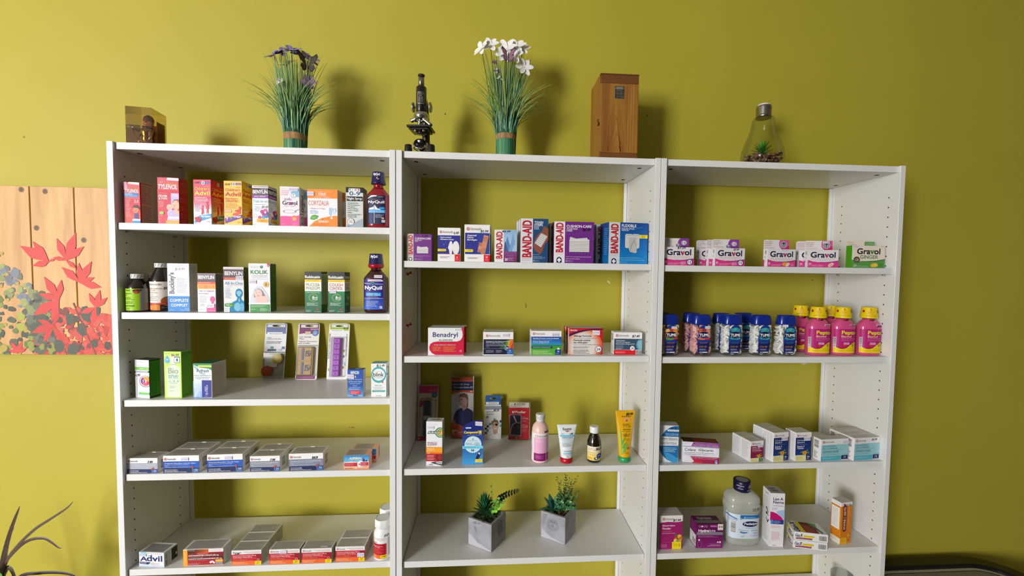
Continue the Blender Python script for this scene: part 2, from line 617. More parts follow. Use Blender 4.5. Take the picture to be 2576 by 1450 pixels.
# where each carton stands: x, y, z of its front bottom corner, turn in degrees, width, depth, height (metres)
POS = {
    'tyl_child': (0.0277, -0.26, 1.7734, 4.7, 0.041, 0.055, 0.1178),
    'tyl_inf': (0.1192, -0.26, 1.7734, 3.7, 0.0569, 0.042, 0.1338),
    'advil_red': (0.2182, -0.26, 1.7734, -3.7, 0.0515, 0.055, 0.1297),
    'advil_yel': (0.3032, -0.26, 1.7734, 0, 0.0509, 0.055, 0.1285),
    'benylin_kid': (0.3828, -0.26, 1.7734, -0.6, 0.046, 0.05, 0.1168),
    'gravol_kid': (0.4614, -0.26, 1.7734, 4.6, 0.0541, 0.038, 0.1165),
    'cory': (0.5401, -0.26, 1.7734, -0.4, 0.0871, 0.045, 0.1104),
    'kids09': (0.6513, -0.26, 1.7734, 3.3, 0.0498, 0.05, 0.119),
    'buckley': (0.1264, -0.2402, 1.5155, -0.5, 0.0624, 0.036, 0.1435),
    'benylin_s': (0.2157, -0.2473, 1.5155, 0.5, 0.0512, 0.038, 0.1152),
    'benylin_all': (0.287, -0.2425, 1.5155, 9.1, 0.0549, 0.034, 0.135),
    'kolik': (0.3601, -0.2441, 1.5155, 3.9, 0.0609, 0.042, 0.1467),
    'robi1': (0.527, -0.2528, 1.5155, -1.2, 0.0487, 0.045, 0.1238),
    'robi2': (0.5936, -0.2485, 1.5155, -1.6, 0.0493, 0.045, 0.1234),
    'hydra12': (0.0329, -0.247, 1.2582, -12.5, 0.0494, 0.034, 0.1144),
    'biotrue': (0.1188, -0.2517, 1.2582, -3.5, 0.0512, 0.042, 0.1396),
    'refresh': (0.1987, -0.248, 1.2582, -4, 0.0555, 0.064, 0.1029),
    'naphcon': (0.6506, -0.2528, 1.2582, -1.5, 0.0465, 0.026, 0.0837),
    'blink': (0.722, -0.2563, 1.2582, 0, 0.0449, 0.038, 0.103),
    'bm_grey1': (0.0174, -0.2646, 1.037, -1, 0.0866, 0.046, 0.0451),
    'bm_blue1': (0.1202, -0.2671, 1.037, 0, 0.102, 0.052, 0.0517),
    'bm_blue2': (0.2446, -0.2669, 1.037, 2, 0.1003, 0.052, 0.0526),
    'bm_grey2': (0.3675, -0.2671, 1.037, 1, 0.0865, 0.047, 0.0459),
    'bm_grey3': (0.4816, -0.2687, 1.037, 2, 0.0994, 0.054, 0.0523),
    'aspirin': (0.6429, -0.2672, 1.037, 1.5, 0.0741, 0.046, 0.0441),
    'advil': (0.0382, -0.2584, 0.7481, -6.5, 0.0785, 0.048, 0.0444),
    'acet': (0.1684, -0.2643, 0.7481, 1, 0.1148, 0.048, 0.0508),
    'red1': (0.3094, -0.2671, 0.7481, 0.5, 0.0869, 0.0453, 0.0446),
    'red2': (0.4201, -0.2686, 0.7481, 0, 0.0899, 0.042, 0.0454),
    'red3': (0.5152, -0.2686, 0.7481, 0, 0.0902, 0.042, 0.0448),
    'red4': (0.6151, -0.2656, 0.7481, -0.5, 0.0888, 0.044, 0.046),
    'cush_s': (0.8314, -0.26, 1.6756, 0, 0.0731, 0.045, 0.0817),
    'hydro': (0.9225, -0.26, 1.6756, 0, 0.0678, 0.03, 0.1021),
    'assort': (1.003, -0.26, 1.6756, 0, 0.0775, 0.035, 0.1132),
    'frozen': (1.0945, -0.26, 1.6756, 0, 0.069, 0.03, 0.0993),
    'tough': (1.1746, -0.26, 1.6756, 0, 0.0851, 0.035, 0.1348),
    'cush_l': (1.2778, -0.26, 1.6756, 0, 0.1252, 0.045, 0.1278),
    'flex': (1.4501, -0.26, 1.6756, 7.9, 0.1314, 0.07, 0.1296),
    'benadryl': (0.8938, -0.2586, 1.3868, 0, 0.1091, 0.035, 0.0852),
    'bm_30': (1.0621, -0.2579, 1.3868, 0, 0.0939, 0.035, 0.0726),
    'bm_24': (1.2111, -0.2605, 1.3868, -2, 0.0948, 0.03, 0.0771),
    'stanley': (1.3324, -0.2477, 1.3868, 1.4, 0.1096, 0.035, 0.0836),
    'bm_des': (1.4773, -0.2455, 1.3868, -3.9, 0.0901, 0.04, 0.0713),
    'rub': (0.888, -0.2515, 1.0374, -4.2, 0.0503, 0.035, 0.1411),
    'compw': (0.9998, -0.2448, 1.0374, 0, 0.065, 0.028, 0.1401),
    'grav1': (1.6274, -0.26, 1.6733, 0, 0.0979, 0.022, 0.0577),
    'grav2': (1.7945, -0.26, 1.6733, 1.7, 0.0998, 0.022, 0.057),
    'grav3': (1.9682, -0.26, 1.6733, 1.9, 0.0963, 0.022, 0.0563),
    'grav4': (2.1035, -0.26, 1.6733, -9.1, 0.0932, 0.022, 0.0555),
    'ginger': (2.2537, -0.26, 1.6733, 0.1, 0.1136, 0.024, 0.0724),
    'colace_b': (1.6323, -0.2452, 1.0348, -8.7, 0.064, 0.04, 0.1208),
    'colace_p': (1.7129, -0.2496, 1.0348, -11.7, 0.1123, 0.04, 0.0676),
    'senna_s': (1.9343, -0.2609, 1.0348, 8.5, 0.0499, 0.042, 0.068),
    'senna1': (2.0105, -0.264, 1.0348, 9.5, 0.0583, 0.044, 0.0965),
    'senna2': (2.0884, -0.2605, 1.0348, 4, 0.0574, 0.046, 0.0952),
    'dia1': (2.1722, -0.2666, 1.0348, 5, 0.1037, 0.031, 0.0729),
    'dia2': (2.2876, -0.2662, 1.0348, 5.5, 0.0985, 0.0307, 0.0759),
    'elec': (1.6428, -0.25, 0.7437, 0, 0.0768, 0.05, 0.1122),
    'hydral': (1.7674, -0.25, 0.7437, -2.5, 0.0875, 0.05, 0.0813),
    'laxa': (2.0158, -0.2536, 0.7437, -7.5, 0.0455, 0.052, 0.182),
    'gasx': (2.0937, -0.2625, 0.7437, -14.5, 0.1016, 0.068, 0.0267),
    'vitc': (2.2619, -0.2562, 0.7437, 9.5, 0.0463, 0.036, 0.1434),
    'woodbox': (1.4248, -0.217, 2.0004, 0, 0.1248, 0.13, 0.2773),
    'acrylic': (0.0078, -0.222, 2.0004, 7.5, 0.0669, 0.074, 0.1193),
}
# ------------------------------------------------------------------ room
def wall_paint(name, c1, c2):
    return noise_mat(name, c1, c2, scale=2.2, rough=.55, detail=6, lo=.3, hi=.7, spec=.35)


PAINT = wall_paint('olive_wall_paint', 'aea334', 'b3a738')
RX0, RX1, RY0, RY1, RZ = -4.8, 4.6, -5.7, .012, 3.1


def struct(name, boxes, m):
    mb = MB()
    for b in boxes:
        mb.box(*b, m)
    return tag(mb.build(name), kind='structure')


mb = MB()
mb.box(RX0, RY1, 0, RX1, RY1 + .12, RZ, PAINT)
tag(mb.build('wall_back'), kind='structure')
struct('floor', [(RX0, RY0, -.1, RX1, RY1 + .12, 0)], noise_mat('grey_floor_tile', '6a655c', '77716a', 3, .4))
struct('ceiling', [(RX0, RY0, RZ, RX1, RY1 + .12, RZ + .1)], M('c9c8c4', .8))
struct('wall_left', [(RX0 - .12, RY0, 0, RX0, RY1 + .12, RZ)], M('8f8a70', .8))
struct('wall_right', [(RX1, RY0, 0, RX1 + .12, RY1 + .12, RZ)], M('8c8468', .8))
y0, y1 = RY0 - .12, RY0
struct('wall_front', [(RX0, y0, 0, WIN['x0'], y1, RZ), (WIN['x1'], y0, 0, RX1, y1, RZ),
                      (WIN['x0'], y0, 0, WIN['x1'], y1, WIN['z0']), (WIN['x0'], y0, WIN['z1'], WIN['x1'], y1, RZ)], M('a09c8c', .8))
fr = MB()
for x in (WIN['x0'] + .03, (WIN['x0'] + WIN['x1']) / 2, WIN['x1'] - .03):
    fr.box(x - .03, y0 + .02, WIN['z0'], x + .03, y1, WIN['z1'], M('3a3a3c', .4))
for z in (WIN['z0'] + .03, WIN['z1'] - .03):
    fr.box(WIN['x0'], y0 + .02, z - .03, WIN['x1'], y1, z + .03, M('3a3a3c', .4))
wo = tag(fr.build('window_1'), kind='structure')
gp = MB()
gp.box(WIN['x0'], y0 + .03, WIN['z0'], WIN['x1'], y0 + .035, WIN['z1'], clear_plastic('window_glass'))
gp.build('window_pane', wo)
struct('baseboard_back', [(RX0, RY1 - .012, 0, RX1, RY1, .09)], M('d9d6cc', .5))

# ------------------------------------------------------------------ bookcases
LAM = M('e3e4e5', .38, spec=.45)
HOLE = M('2f2b25', .9)
UN = [(0, .80), (.8025, 1.6025), (1.6043, 2.4043)]
PT, ST, BD, REC = .017, .0195, .28, .0078
SHELVES = [[1.77299, 1.51509, 1.2578, 1.03662, .74768, .46], [1.67525, 1.38643, 1.03698, .74412, .45], [1.67295, 1.38304, 1.03444, .74328, .46]]
UL = ['white bookcase nearest the leaf-printed boards, holding syrups and painkillers',
      'white bookcase between the other two, with two concrete planters on its lowest visible shelf',
      'white bookcase next to the black-rimmed low table, holding stomach medicines']
for u, (xa, xb) in enumerate(UN):
    t = thing('bookcase', UL[u], 'bookcase', (xa, 0, 0), 0, 'tall white bookcases along the olive wall')
    W_ = xb - xa
    ph = SHELVES[u][0] - ST - .0045
    for sd in (0, 1):
        p = MB()
        x0 = 0 if sd == 0 else W_ - PT
        p.box(x0, -BD, 0, x0 + PT, 0, 2.0007, LAM, .0006)
        xi = PT + .0002 if sd == 0 else W_ - PT - .0002
        for k in range(-60, 20):
            z = ph + k * .032
            if not .12 < z < 1.93:
                continue
            for yy in (-BD + .037, -.052):
                vs = [(xi, yy + .0024 * math.cos(a * PI / 5), z + .0024 * math.sin(a * PI / 5)) for a in range(10)]
                p.add(vs, [tuple(range(10)) if sd == 0 else tuple(reversed(range(10)))], HOLE)
        p.build('side_panel', t)
        b = MB()
        xs = PT + .0015 if sd == 0 else W_ - PT - .0015 - .010
        b.box(xs, -.006, .08, xs + .010, 0, 1.979, LAM)
        b.build('back_batten', t)
    p = MB()
    p.box(PT + .001, -BD + REC, 2 - ST, W_ - PT - .001, -.001, 2.0, LAM, .0006)
    for xx in (PT + .033, W_ - PT - .033):
        for yy in (-BD + .052, -.058):
            p.add([(xx + .0075 * math.cos(a * PI / 8), yy + .0075 * math.sin(a * PI / 8), 2 - ST - .0002) for a in range(16)], [tuple(reversed(range(16)))], HOLE)
    p.build('top_panel', t)
    for z in SHELVES[u]:
        p = MB()
        p.box(PT + .0015, -BD + REC, z - ST, W_ - PT - .0015, -.002, z, LAM, .0008)
        sh = p.build('shelf', t)
        for xx, sg in ((PT, 1), (W_ - PT, -1)):
            for yy in (-BD + .037, -.052):
                pn = MB()
                pn.box(min(xx, xx + sg * .009), yy - .0025, z - ST - .005, max(xx, xx + sg * .009), yy + .0025, z - ST - .0003, M('b9b9b6', .3, .6))
                pn.build('shelf_pin', sh)
    p = MB()
    p.box(PT + .0015, -BD + REC, .08, W_ - PT - .0015, -.002, .08 + ST, LAM)
    p.build('bottom_panel', t)
    p = MB()
    p.box(PT + .0015, -BD + .03, 0, W_ - PT - .0015, -BD + .045, .079, LAM)
    p.build('plinth', t)

# ------------------------------------------------------------------ painted boards on the wall
def wood_mat(name, c1, c2, c3, sc=1.0, axis='Z', rough=.5):
    if name in MATS:
        return MATS[name]
    m = bpy.data.materials.new(name)
    m.use_nodes = True
    nt = m.node_tree
    b = nt.nodes['Principled BSDF']
    tc = nt.nodes.new('ShaderNodeTexCoord')
    mp = nt.nodes.new('ShaderNodeMapping')
    st = {'Z': (1, 1, .09), 'X': (.09, 1, 1), 'Y': (1, .09, 1)}[axis]
    mp.inputs['Scale'].default_value = [k * sc for k in st]
    n1 = nt.nodes.new('ShaderNodeTexNoise')
    n1.inputs['Scale'].default_value = 26
    n1.inputs['Detail'].default_value = 6
    n1.inputs['Distortion'].default_value = .6
    cr = nt.nodes.new('ShaderNodeValToRGB')
    cr.color_ramp.elements[0].position = .32
    cr.color_ramp.elements[0].color = rgb(c1)
    cr.color_ramp.elements[1].position = .72
    cr.color_ramp.elements[1].color = rgb(c3)
    e = cr.color_ramp.elements.new(.5)
    e.color = rgb(c2)
    nt.links.new(tc.outputs['Object'], mp.inputs[0])
    nt.links.new(mp.outputs[0], n1.inputs['Vector'])
    nt.links.new(n1.outputs['Fac'], cr.inputs[0])
    nt.links.new(cr.outputs[0], b.inputs['Base Color'])
    b.inputs['Roughness'].default_value = rough
    MATS[name] = m
    return m


PINE = wood_mat('pine_boards', 'b98750', 'c99a5e', 'd6a96c', 1.0)
art = thing('wall_art', 'pine board wall panel printed with red maple leaves and a leafy bush', 'wall art', (-1.16, -.008, 1.346))
b = MB()
AX0, AW, AH = 0, .98, .567
seams = [0, .142, .284, .426, .565, .704, .843, .98]
for i in range(7):
    b.box(seams[i] + .0016, -.018, 0, seams[i + 1] - .0016, 0, AH, PINE, .0012)
b.box(.003, -.006, .004, AW - .003, .018, AH - .004, M('5a3a22', .8))
b.build('board_panel', art)
pr = MB()
A = Art(pr, flat(0, -.0181, 0, AW, 0, 0, 0, 0, AH, 0, -1, 0), AW, AH, base=.0001)
A.fr(-460, 472, 324, 889)
rn = random.Random(3)


def blob(x, y, rx, ry, c, n=9):
    a0 = rn.random() * 6
    pts = []
    for k in range(n):
        a = a0 + 2 * PI * k / n
        f = rn.uniform(.7, 1.15)
        pts.append((x + rx * f * math.cos(a), y + ry * f * math.sin(a)))
    A.P(pts, c)
    A.k -= .985


def lk(x, y):  # knots
    A.E(x, y, 7, 7, '8a6238')
    A.E(x, y, 5, 5, '54402c')


for x, y in ((143, 484), (118, 574), (236, 602), (84, 481), (-60, 540), (-200, 600), (-330, 510)):
    lk(x, y)
P_ = lambda c: M(c, .6)
top = lambda x: 598 + 22 * math.sin(x * .021) + (max(0, x - 20) * 1.35 if x > 20 else 0)
for i in range(640):
    x = rn.uniform(-450, 165)
    t0 = top(x)
    y = rn.uniform(t0, 892)
    d = (y - t0) / (892 - t0 + 1)
    if x > 95 and y < 700:
        continue
    c = rn.choice(['73757c', '7d8290', '6f7468', '8b9160', '9aa263'] if d < .4 else ['5d6150', '6f7a45', '8d9445', '57584f', '4d5348', 'b09a4a', 'a9a94c'])
    r = rn.uniform(5, 13)
    blob(x, y, r, r * rn.uniform(.7, 1.2), P_(c))
for i in range(40):
    x = rn.uniform(-440, 110)
    y = rn.uniform(top(x) + 10, top(x) + 120)
    A.E(x, y, 5, 4, P_('b79a52'))
    A.k -= .985
for i in range(330):  # red foliage lower down
    x = rn.uniform(100, 324)
    y = rn.uniform(770 + abs(200 - x) * .25, 892)
    c = rn.choice(['c8483f', 'd0524a', 'b8403c', 'd65d52', 'c1564c', '7c4a42', '5c4c46', 'cf5a4e'])
    r = rn.uniform(5, 13)
    blob(x, y, r, r * rn.uniform(.6, 1.2), P_(c))
for i in range(90):
    x = rn.uniform(92, 150)
    y = rn.uniform(740, 890)
    r = rn.uniform(5, 11)
    blob(x, y, r, r, P_(rn.choice(['4e534c', '5c6152', '8f9448', '6d6f60'])))
for x, y, r in ((235, 785, 16), (195, 800, 12), (225, 825, 15), (265, 780, 10), (120, 800, 16), (105, 830, 15), (165, 865, 16), (200, 875, 15), (255, 862, 10)):
    blob(x, y, r, r * 1.2, P_('55594f'))


def maple(cx, cy, lobes, c):
    for ln, ang in lobes:
        a = R_(ang)
        dx, dy = math.cos(a), -math.sin(a)
        nx, ny = -dy, dx
        w_ = ln * .17
        pts = [(cx - dx * 3, cy - dy * 3), (cx + dx * ln * .35 + nx * w_ * .75, cy + dy * ln * .35 + ny * w_ * .75), (cx + dx * ln * .55 + nx * w_, cy + dy * ln * .55 + ny * w_),
               (cx + dx * ln, cy + dy * ln), (cx + dx * ln * .55 - nx * w_, cy + dy * ln * .55 - ny * w_), (cx + dx * ln * .35 - nx * w_ * .75, cy + dy * ln * .35 - ny * w_ * .75)]
        A.P(pts, c)
        A.k -= .9


RED = P_('cf4a47')
maple(146, 656, [(80, 152), (62, 128), (44, 196), (26, 215), (20, 20)], RED)
maple(190, 652, [(58, 112), (74, 68), (58, 36), (34, 170), (34, -40)], RED)
maple(224, 708, [(62, 60), (60, 140), (50, 92), (55, -12), (40, 20)], RED)
maple(168, 750, [(66, 122), (52, 165), (78, 212), (50, 80), (60, 250)], RED)
maple(262, 770, [(46, 75), (40, 115), (40, 40), (50, 255), (44, 200)], RED)
maple(150, 815, [(58, 200), (50, 240), (40, 160), (46, 300), (40, 60)], P_('c6443f'))
maple(60, 885, [(34, 120), (34, 70), (26, 30), (26, 160), (20, 95)], RED)
A.P([(203, 760), (258, 892), (262, 892), (206, 758)], P_('7c4a42'))
pr.build('leaf_print', art)

# red push pins stuck in the side panel
for z, lab in ((1.6327, 'red push pin stuck in the side panel just below the bandage box shelf'), (1.4698, 'red push pin stuck in the side panel above the allergy tablet shelf')):
    mb = MB()
    m = Matrix.Translation((.8195, -.213, z)) @ Matrix.Rotation(R_(62), 4, 'Y') @ Matrix.Rotation(R_(-24), 4, 'X')
    mb.lathe([(.0035, .004), (.0055, .0045), (.0055, .006), (.0026, .0075), (.0024, .014), (.0042, .0155), (.0046, .0175), (.0042, .018)], M('a3241c', .35), n=12, mtx=m)
    o = tag(mb.build('push_pin'), lab, 'push pin', 'red push pins in the bookcase side')
    nb = MB()
    nb.lathe([(.0005, -.001), (.0005, .004)], M('bfbfc0', .25, 1), n=6, mtx=m)
    nb.build('needle', o)
# ------------------------------------------------------------------ cartons: syrups and tablets
WH = 'f2f1f4'


def logo(F, x0, y0, x1, y1, c='3c3a44'):
    """round red ring mark and the word next to it"""
    s = (y1 - y0)
    r = s * .55
    k = abs(F.w / (F.q[2] - F.q[0])) / abs(F.h / (F.q[3] - F.q[1]))
    cx = x0 + r / k if k else x0
    cy = (y0 + y1) / 2
    F.O(cx, cy, r / k, r, 'b8322c', .28)
    F.O(cx + r * .1 / k, cy + r * .1, r * .5 / k, r * .5, 'b8322c', .5, 12)
    F.R(cx - r * .45 / k, cy - r * .75, cx - r * .2 / k, cy + r * .5, 'b8322c')
    F.T('biomedic', cx + r * 1.5 / k, y0 + s * .05, x1, y1 - s * .08, c)


def emboss(c, col='a8a49c', n=10):
    c.T.G(6, 8, 94, 92, n, col, .12, .6)


# --- bay 1, uppermost shelf: children's remedies
c = Carton('tyl_child', 'medicine_carton', 'pink and red syrup carton with a blue band and a drawn child', 'medicine box', 'cf2440')
F = c.F.fr(118, 375, 408, 1030)
F.GR(118, 640, 408, 1030, 'cf2440', 'e8604a', 8)
F.P([(205, 372), (398, 378), (398, 415), (198, 405)], WH).G(215, 385, 385, 402, 1, 'c86a70')
F.P([(118, 375), (160, 375), (190, 480), (118, 500)], 'eaa0c0')
F.T("Children's", 205, 452, 385, 485, 'f29a4a', 1).T('TYLENOL', 133, 488, 385, 542, WH, 2, 1)
F.P([(120, 548), (378, 552), (370, 612), (125, 610)], '2a86d0').T('FEVER &', 138, 558, 270, 580, WH, 1).T('SORE THROAT PAIN', 138, 588, 360, 603, WH)
F.G(145, 645, 250, 930, 14, 'f3c4c4').T('2-5', 305, 655, 384, 690, WH, 1).G(310, 692, 384, 705, 1, WH)
F.P([(300, 870), (362, 870), (372, 960), (295, 960)], '3c4a92').E(330, 815, 56, 52, 'e68a6a').E(312, 812, 6, 6, '3a2a2e').E(346, 812, 6, 6, '3a2a2e').E(330, 838, 18, 6, 'b84a44').P([(270, 790), (290, 745), (350, 735), (395, 770), (400, 810), (370, 790), (300, 780)], '3a2a2e')
F.P([(262, 975), (275, 960), (412, 962), (412, 990), (258, 990)], WH).P([(268, 990), (412, 990), (412, 1030), (252, 1030)], '2a8fd0')
c.R.R(10, 2, 100, 98, 'd6d2c8').G(14, 5, 60, 50, 9, '8a867c').G(14, 55, 94, 96, 9, '8a867c').G(62, 5, 94, 50, 9, '9a968c')
c.end()

c = Carton('tyl_inf', 'medicine_carton', 'tall red drops carton picturing a baby held by its mother', 'medicine box', 'd02440', side='b01a30')
F = c.F.fr(683, 300, 1045, 1040)
F.GR(683, 500, 1045, 1040, 'd02440', 'da4458', 6)
F.O(750, 375, 50, 50, 'e66a78', .12).T('#1', 725, 360, 775, 390, 'f0c0c4', 1)
F.P([(852, 303), (1045, 310), (1045, 350), (845, 343)], WH).G(862, 320, 1030, 336, 1, 'c08a90')
F.T("Infants'", 815, 375, 1018, 420, 'f7a23b', 1).T('TYLENOL', 700, 412, 1022, 484, WH, 2, 1)
F.G(705, 545, 845, 556, 1, 'f3c8cc').T('FEVER', 705, 580, 850, 616, WH, 2).T('& PAIN', 705, 620, 850, 655, WH, 2)
F.R(910, 550, 1045, 740, 'c9b6ea').T('0-23', 930, 560, 1025, 596, WH).G(930, 600, 1020, 612, 1, WH)
F.G(705, 672, 830, 775, 6, 'f0b6bc')
F.P([(930, 700), (960, 650), (1045, 640), (1045, 760), (950, 740)], '8c6450').E(990, 745, 60, 82, 'e8b8a0').E(885, 775, 52, 50, 'f0c2ae').E(905, 872, 62, 62, 'd6c8ee').P([(860, 830), (960, 820), (1045, 830), (1045, 960), (850, 940)], 'c6b8e4').E(1010, 850, 40, 30, 'e8b8a0').E(872, 772, 5, 5, '6a4a40').E(902, 772, 5, 5, '6a4a40').E(888, 800, 14, 5, 'c8706a').E(968, 745, 12, 4, '7a5248').E(955, 775, 8, 10, 'dca48c').E(965, 800, 14, 5, 'c06a64')
F.E(750, 868, 40, 26, 'a8cc6a').G(708, 905, 775, 918, 1, WH).G(705, 940, 775, 1032, 6, 'e88a94')
F.P([(858, 925), (1045, 925), (1045, 955), (848, 955)], WH).R(845, 955, 1045, 985, 'cdbcec').R(822, 985, 1045, 1040, 'f7a83b').G(835, 1005, 1020, 1022, 1, 'fbd8a0')
c.R.fr(0, 0, 100, 100)
for y in (24, 42, 60, 76):
    c.R.G(40, y, 90, y + 10, 4, 'd88a90').O(24, y + 5, 12, 5, 'd88a90', .3)
c.R.G(15, 8, 90, 18, 5, 'd88a90').G(15, 90, 90, 97, 2, 'd88a90')
c.end()


def kidadvil(F, main, ink, band, ink2, low):
    F.fr(0, 0, 100, 100)
    if low == 'red':
        F.GR(0, 38, 100, 70, main, 'f3e6ee', 10).R(0, 70, 100, 100, 'f3e6ee')
    F.R(42, 5, 97, 9, band).E(56, 7.4, 9.5, 4.2, WH).T('8', 51, 4.4, 61, 10.4, band, 2).G(72, 6, 95, 8, 1, WH).G(65, 14, 92, 16, 1, ink)
    F.T("Children's", 9, 17, 92, 23.5, ink, 1).T('Advil', 7, 25.5, 94, 35, ink2, 3)
    F.G(8, 38, 96, 49, 3, WH if low == 'red' else 'd0702c')


c = Carton('advil_red', 'medicine_carton', 'pink to white syrup carton with yellow script lettering and two child silhouettes', 'medicine box', 'cc1f48')
for F, sc in ((c.F, 1), (c.R, 0)):
    kidadvil(F, 'cc1f48', 'f6d552', '2c3f90', 'f8d94a', 'red')
    F.G(9, 53, 45, 72, 7, '8aa4d4').E(52, 60, 5.5, 3, 'cc3452').P([(44, 78), (48, 63), (56, 63), (60, 78), (54, 72), (52, 78)], 'cc3452').P([(40, 62), (47, 66), (46, 68)], 'cc3452')
    F.E(78, 51, 6.5, 3.4, 'cc3452').P([(70, 64), (76, 54), (83, 54), (88, 64), (84, 66), (86, 76), (82, 76), (80, 68), (76, 76), (73, 76), (75, 66)], 'cc3452').P([(64, 56), (74, 59), (74, 61)], 'cc3452').P([(92, 54), (83, 59), (84, 61)], 'cc3452')
    F.P([(35, 80), (100, 76), (100, 85), (5, 97), (5, 92)], '3c9cda').T('Blue Raspberry', 44, 79, 97, 86, WH, 1)
    for x, y in ((14, 87), (26, 86), (38, 88), (20, 91), (31, 92)):
        F.E(x, y, 8, 3.6, 'b01f42').E(x - 2, y - 1, 2, 1, 'e0607c')
    F.T('100 mL', 74, 92, 95, 95, 'c04a6a').G(8, 96.5, 40, 98.5, 1, 'c08aa0')
c.F.T('10.49', 8, 5, 34, 9, '2c1f2c', 1, 1)
c.end()

c = Carton('advil_yel', 'medicine_carton', 'golden yellow syrup carton with a purple grape band', 'medicine box', 'f6b915')
for F, sc in ((c.F, 1), (c.R, 0)):
    kidadvil(F, 'f6b915', 'c8402c', '5b2d86', 'cc2c2a', 'yel')
    F.T('Fever from', 8, 38, 64, 42, 'e0702c').T('Colds or Flu', 8, 43, 70, 47, 'e0702c').G(8, 50, 96, 63, 5, 'c88a2c')
    F.R(6, 65, 42, 71.5, 'e0605c').R(7.5, 66, 40.5, 70.5, 'f9d8b0').G(10, 67, 38, 70, 1, 'd04a4a')
    F.E(88, 61, 7, 3.3, 'd03c28').P([(62, 66), (84, 64), (92, 64), (90, 74), (70, 75), (74, 71), (60, 69)], 'd03c28').P([(46, 78), (52, 73), (92, 70), (94, 73), (60, 80)], 'e0502c')
    F.P([(4, 85), (100, 76), (100, 83), (6, 97)], '6e3098').T('Grape', 52, 78, 92, 84.5, WH, 2, 1).P([(10, 78), (26, 82), (15, 91)], 'd0b0e4').P([(32, 84), (42, 81), (48, 84), (38, 88)], '5a9a5a').T('100 mL', 72, 92, 95, 95, 'b0601c')
c.F.T('10.49', 7, 6, 35, 10.5, '2c1f1c', 1, 1)
c.end()

c = Carton('benylin_kid', 'medicine_carton', 'white syrup carton with a purple band and cartoon grapes above a yellow ribbon', 'medicine box', WH)
for F, t3 in ((c.F, 'Tout-en-un'), (c.R, 'All-In-One')):
    F.fr(2212, 425, 2475, 1075)
    F.R(2232, 438, 2350, 450, 'c8404c').R(2350, 438, 2468, 450, '4a3a44').R(2212, 466, 2475, 578, '3c2b3a').G(2350, 475, 2465, 492, 1, 'd8d0d8').T('BENYLIN', 2224, 498, 2465, 556, WH, 3)
    F.R(2212, 580, 2475, 630, '8c3c9c').T('pour enfants', 2250, 588, 2432, 618, 'f0e0f4', 1).T(t3, 2225, 652, 2460, 700, '4aa8ba').G(2262, 702, 2455, 712, 1, 'a8c4cc')
    F.G(2240, 725, 2440, 740, 1, '5a5a6a').G(2250, 755, 2360, 850, 5, '7a9ab4')
    for x, y, r, k in ((2375, 850, 34, 'b8308c'), (2425, 835, 36, 'd050a4'), (2450, 880, 34, '6a3a94'), (2400, 890, 34, 'b02c7c'), (2440, 925, 30, '4a7ab8'), (2390, 940, 28, '58a0c8'), (2330, 940, 26, 'd04a8a')):
        F.E(x, y, r, r, k)
    F.E(2425, 860, 15, 18, WH).O(2258, 915, 28, 30, 'e0a0c8', .15)
    F.P([(2285, 970), (2300, 960), (2475, 968), (2475, 1030), (2290, 1022), (2278, 1000)], 'f7b22c').T('RAISIN FOU', 2340, 985, 2450, 1015, 'e0582c', 1).T('100 mL', 2235, 1043, 2282, 1056, '3a3a44').G(2370, 1045, 2465, 1056, 1, '8a8a94')
c.F.T('$9.49', 2362, 752, 2466, 802, '3a2f48', 0, 1)
c.end()

c = Carton('gravol_kid', 'medicine_carton', "white and pink liquid carton with a drawn spoon and vertical lettering down its side", 'medicine box', 'f4f0f8', side='cfc8c4')
F = c.F.fr(535, 440, 852, 1083)
F.G(555, 472, 690, 488, 1, 'a8c8e8').T('NAUSEA RELIEF', 555, 502, 686, 522, 'e46aa4').T('SOULAGEMENT', 555, 535, 686, 553, 'e46aa4').T('DES NAUSEES', 555, 565, 668, 582, 'e46aa4')
F.P([(700, 530), (852, 480), (852, 610), (790, 600)], '8cc6ee').E(757, 580, 44, 42, WH).O(757, 580, 44, 42, '8aa0b8', .16).T('T', 742, 560, 772, 602, '6a86a4', 2)
F.T('k', 612, 622, 640, 665, 'e0704a').T('i', 646, 620, 655, 665, '4aa8c8').T('d', 662, 620, 692, 665, '8a6ac4').T('s', 698, 636, 725, 665, 'e06a9a')
F.T('Gravol', 575, 672, 815, 738, '2a2a5c', 1).T('v', 692, 690, 742, 738, 'd84a8a', 1).T('LIQUID - LIQUIDE', 605, 748, 782, 768, 'e88aba')
F.O(688, 845, 105, 28, '9a9aac', .12).P([(775, 830), (852, 800), (852, 806), (785, 838)], '9a9aac')
F.P([(535, 925), (620, 918), (760, 925), (852, 900), (852, 1083), (535, 1083)], 'ee62a6').E(768, 955, 46, 46, 'f08a5a').E(768, 965, 30, 24, 'f4b8a0').G(725, 1020, 845, 1070, 3, 'f8b0d4').T('75 mL', 565, 1045, 622, 1060, WH)
S = c.R.fr(858, 440, 930, 1083)
S.T('kids', 868, 640, 890, 760, 'b04a6a', 1, 0, 90).T('Gravol', 882, 560, 922, 838, '1e1c2c', 2, 0, 90).P([(858, 880), (930, 850), (930, 860), (858, 895)], '4a6a9c').BC(872, 905, 926, 1062, False).R(858, 1068, 930, 1083, 'c01f70')
c.price(690, 462, 832, 512, '$ 25.19')
gk = c.end()
dup(gk, 'white and pink liquid carton showing only its edge behind the spoon carton', (.008, .042, 0))

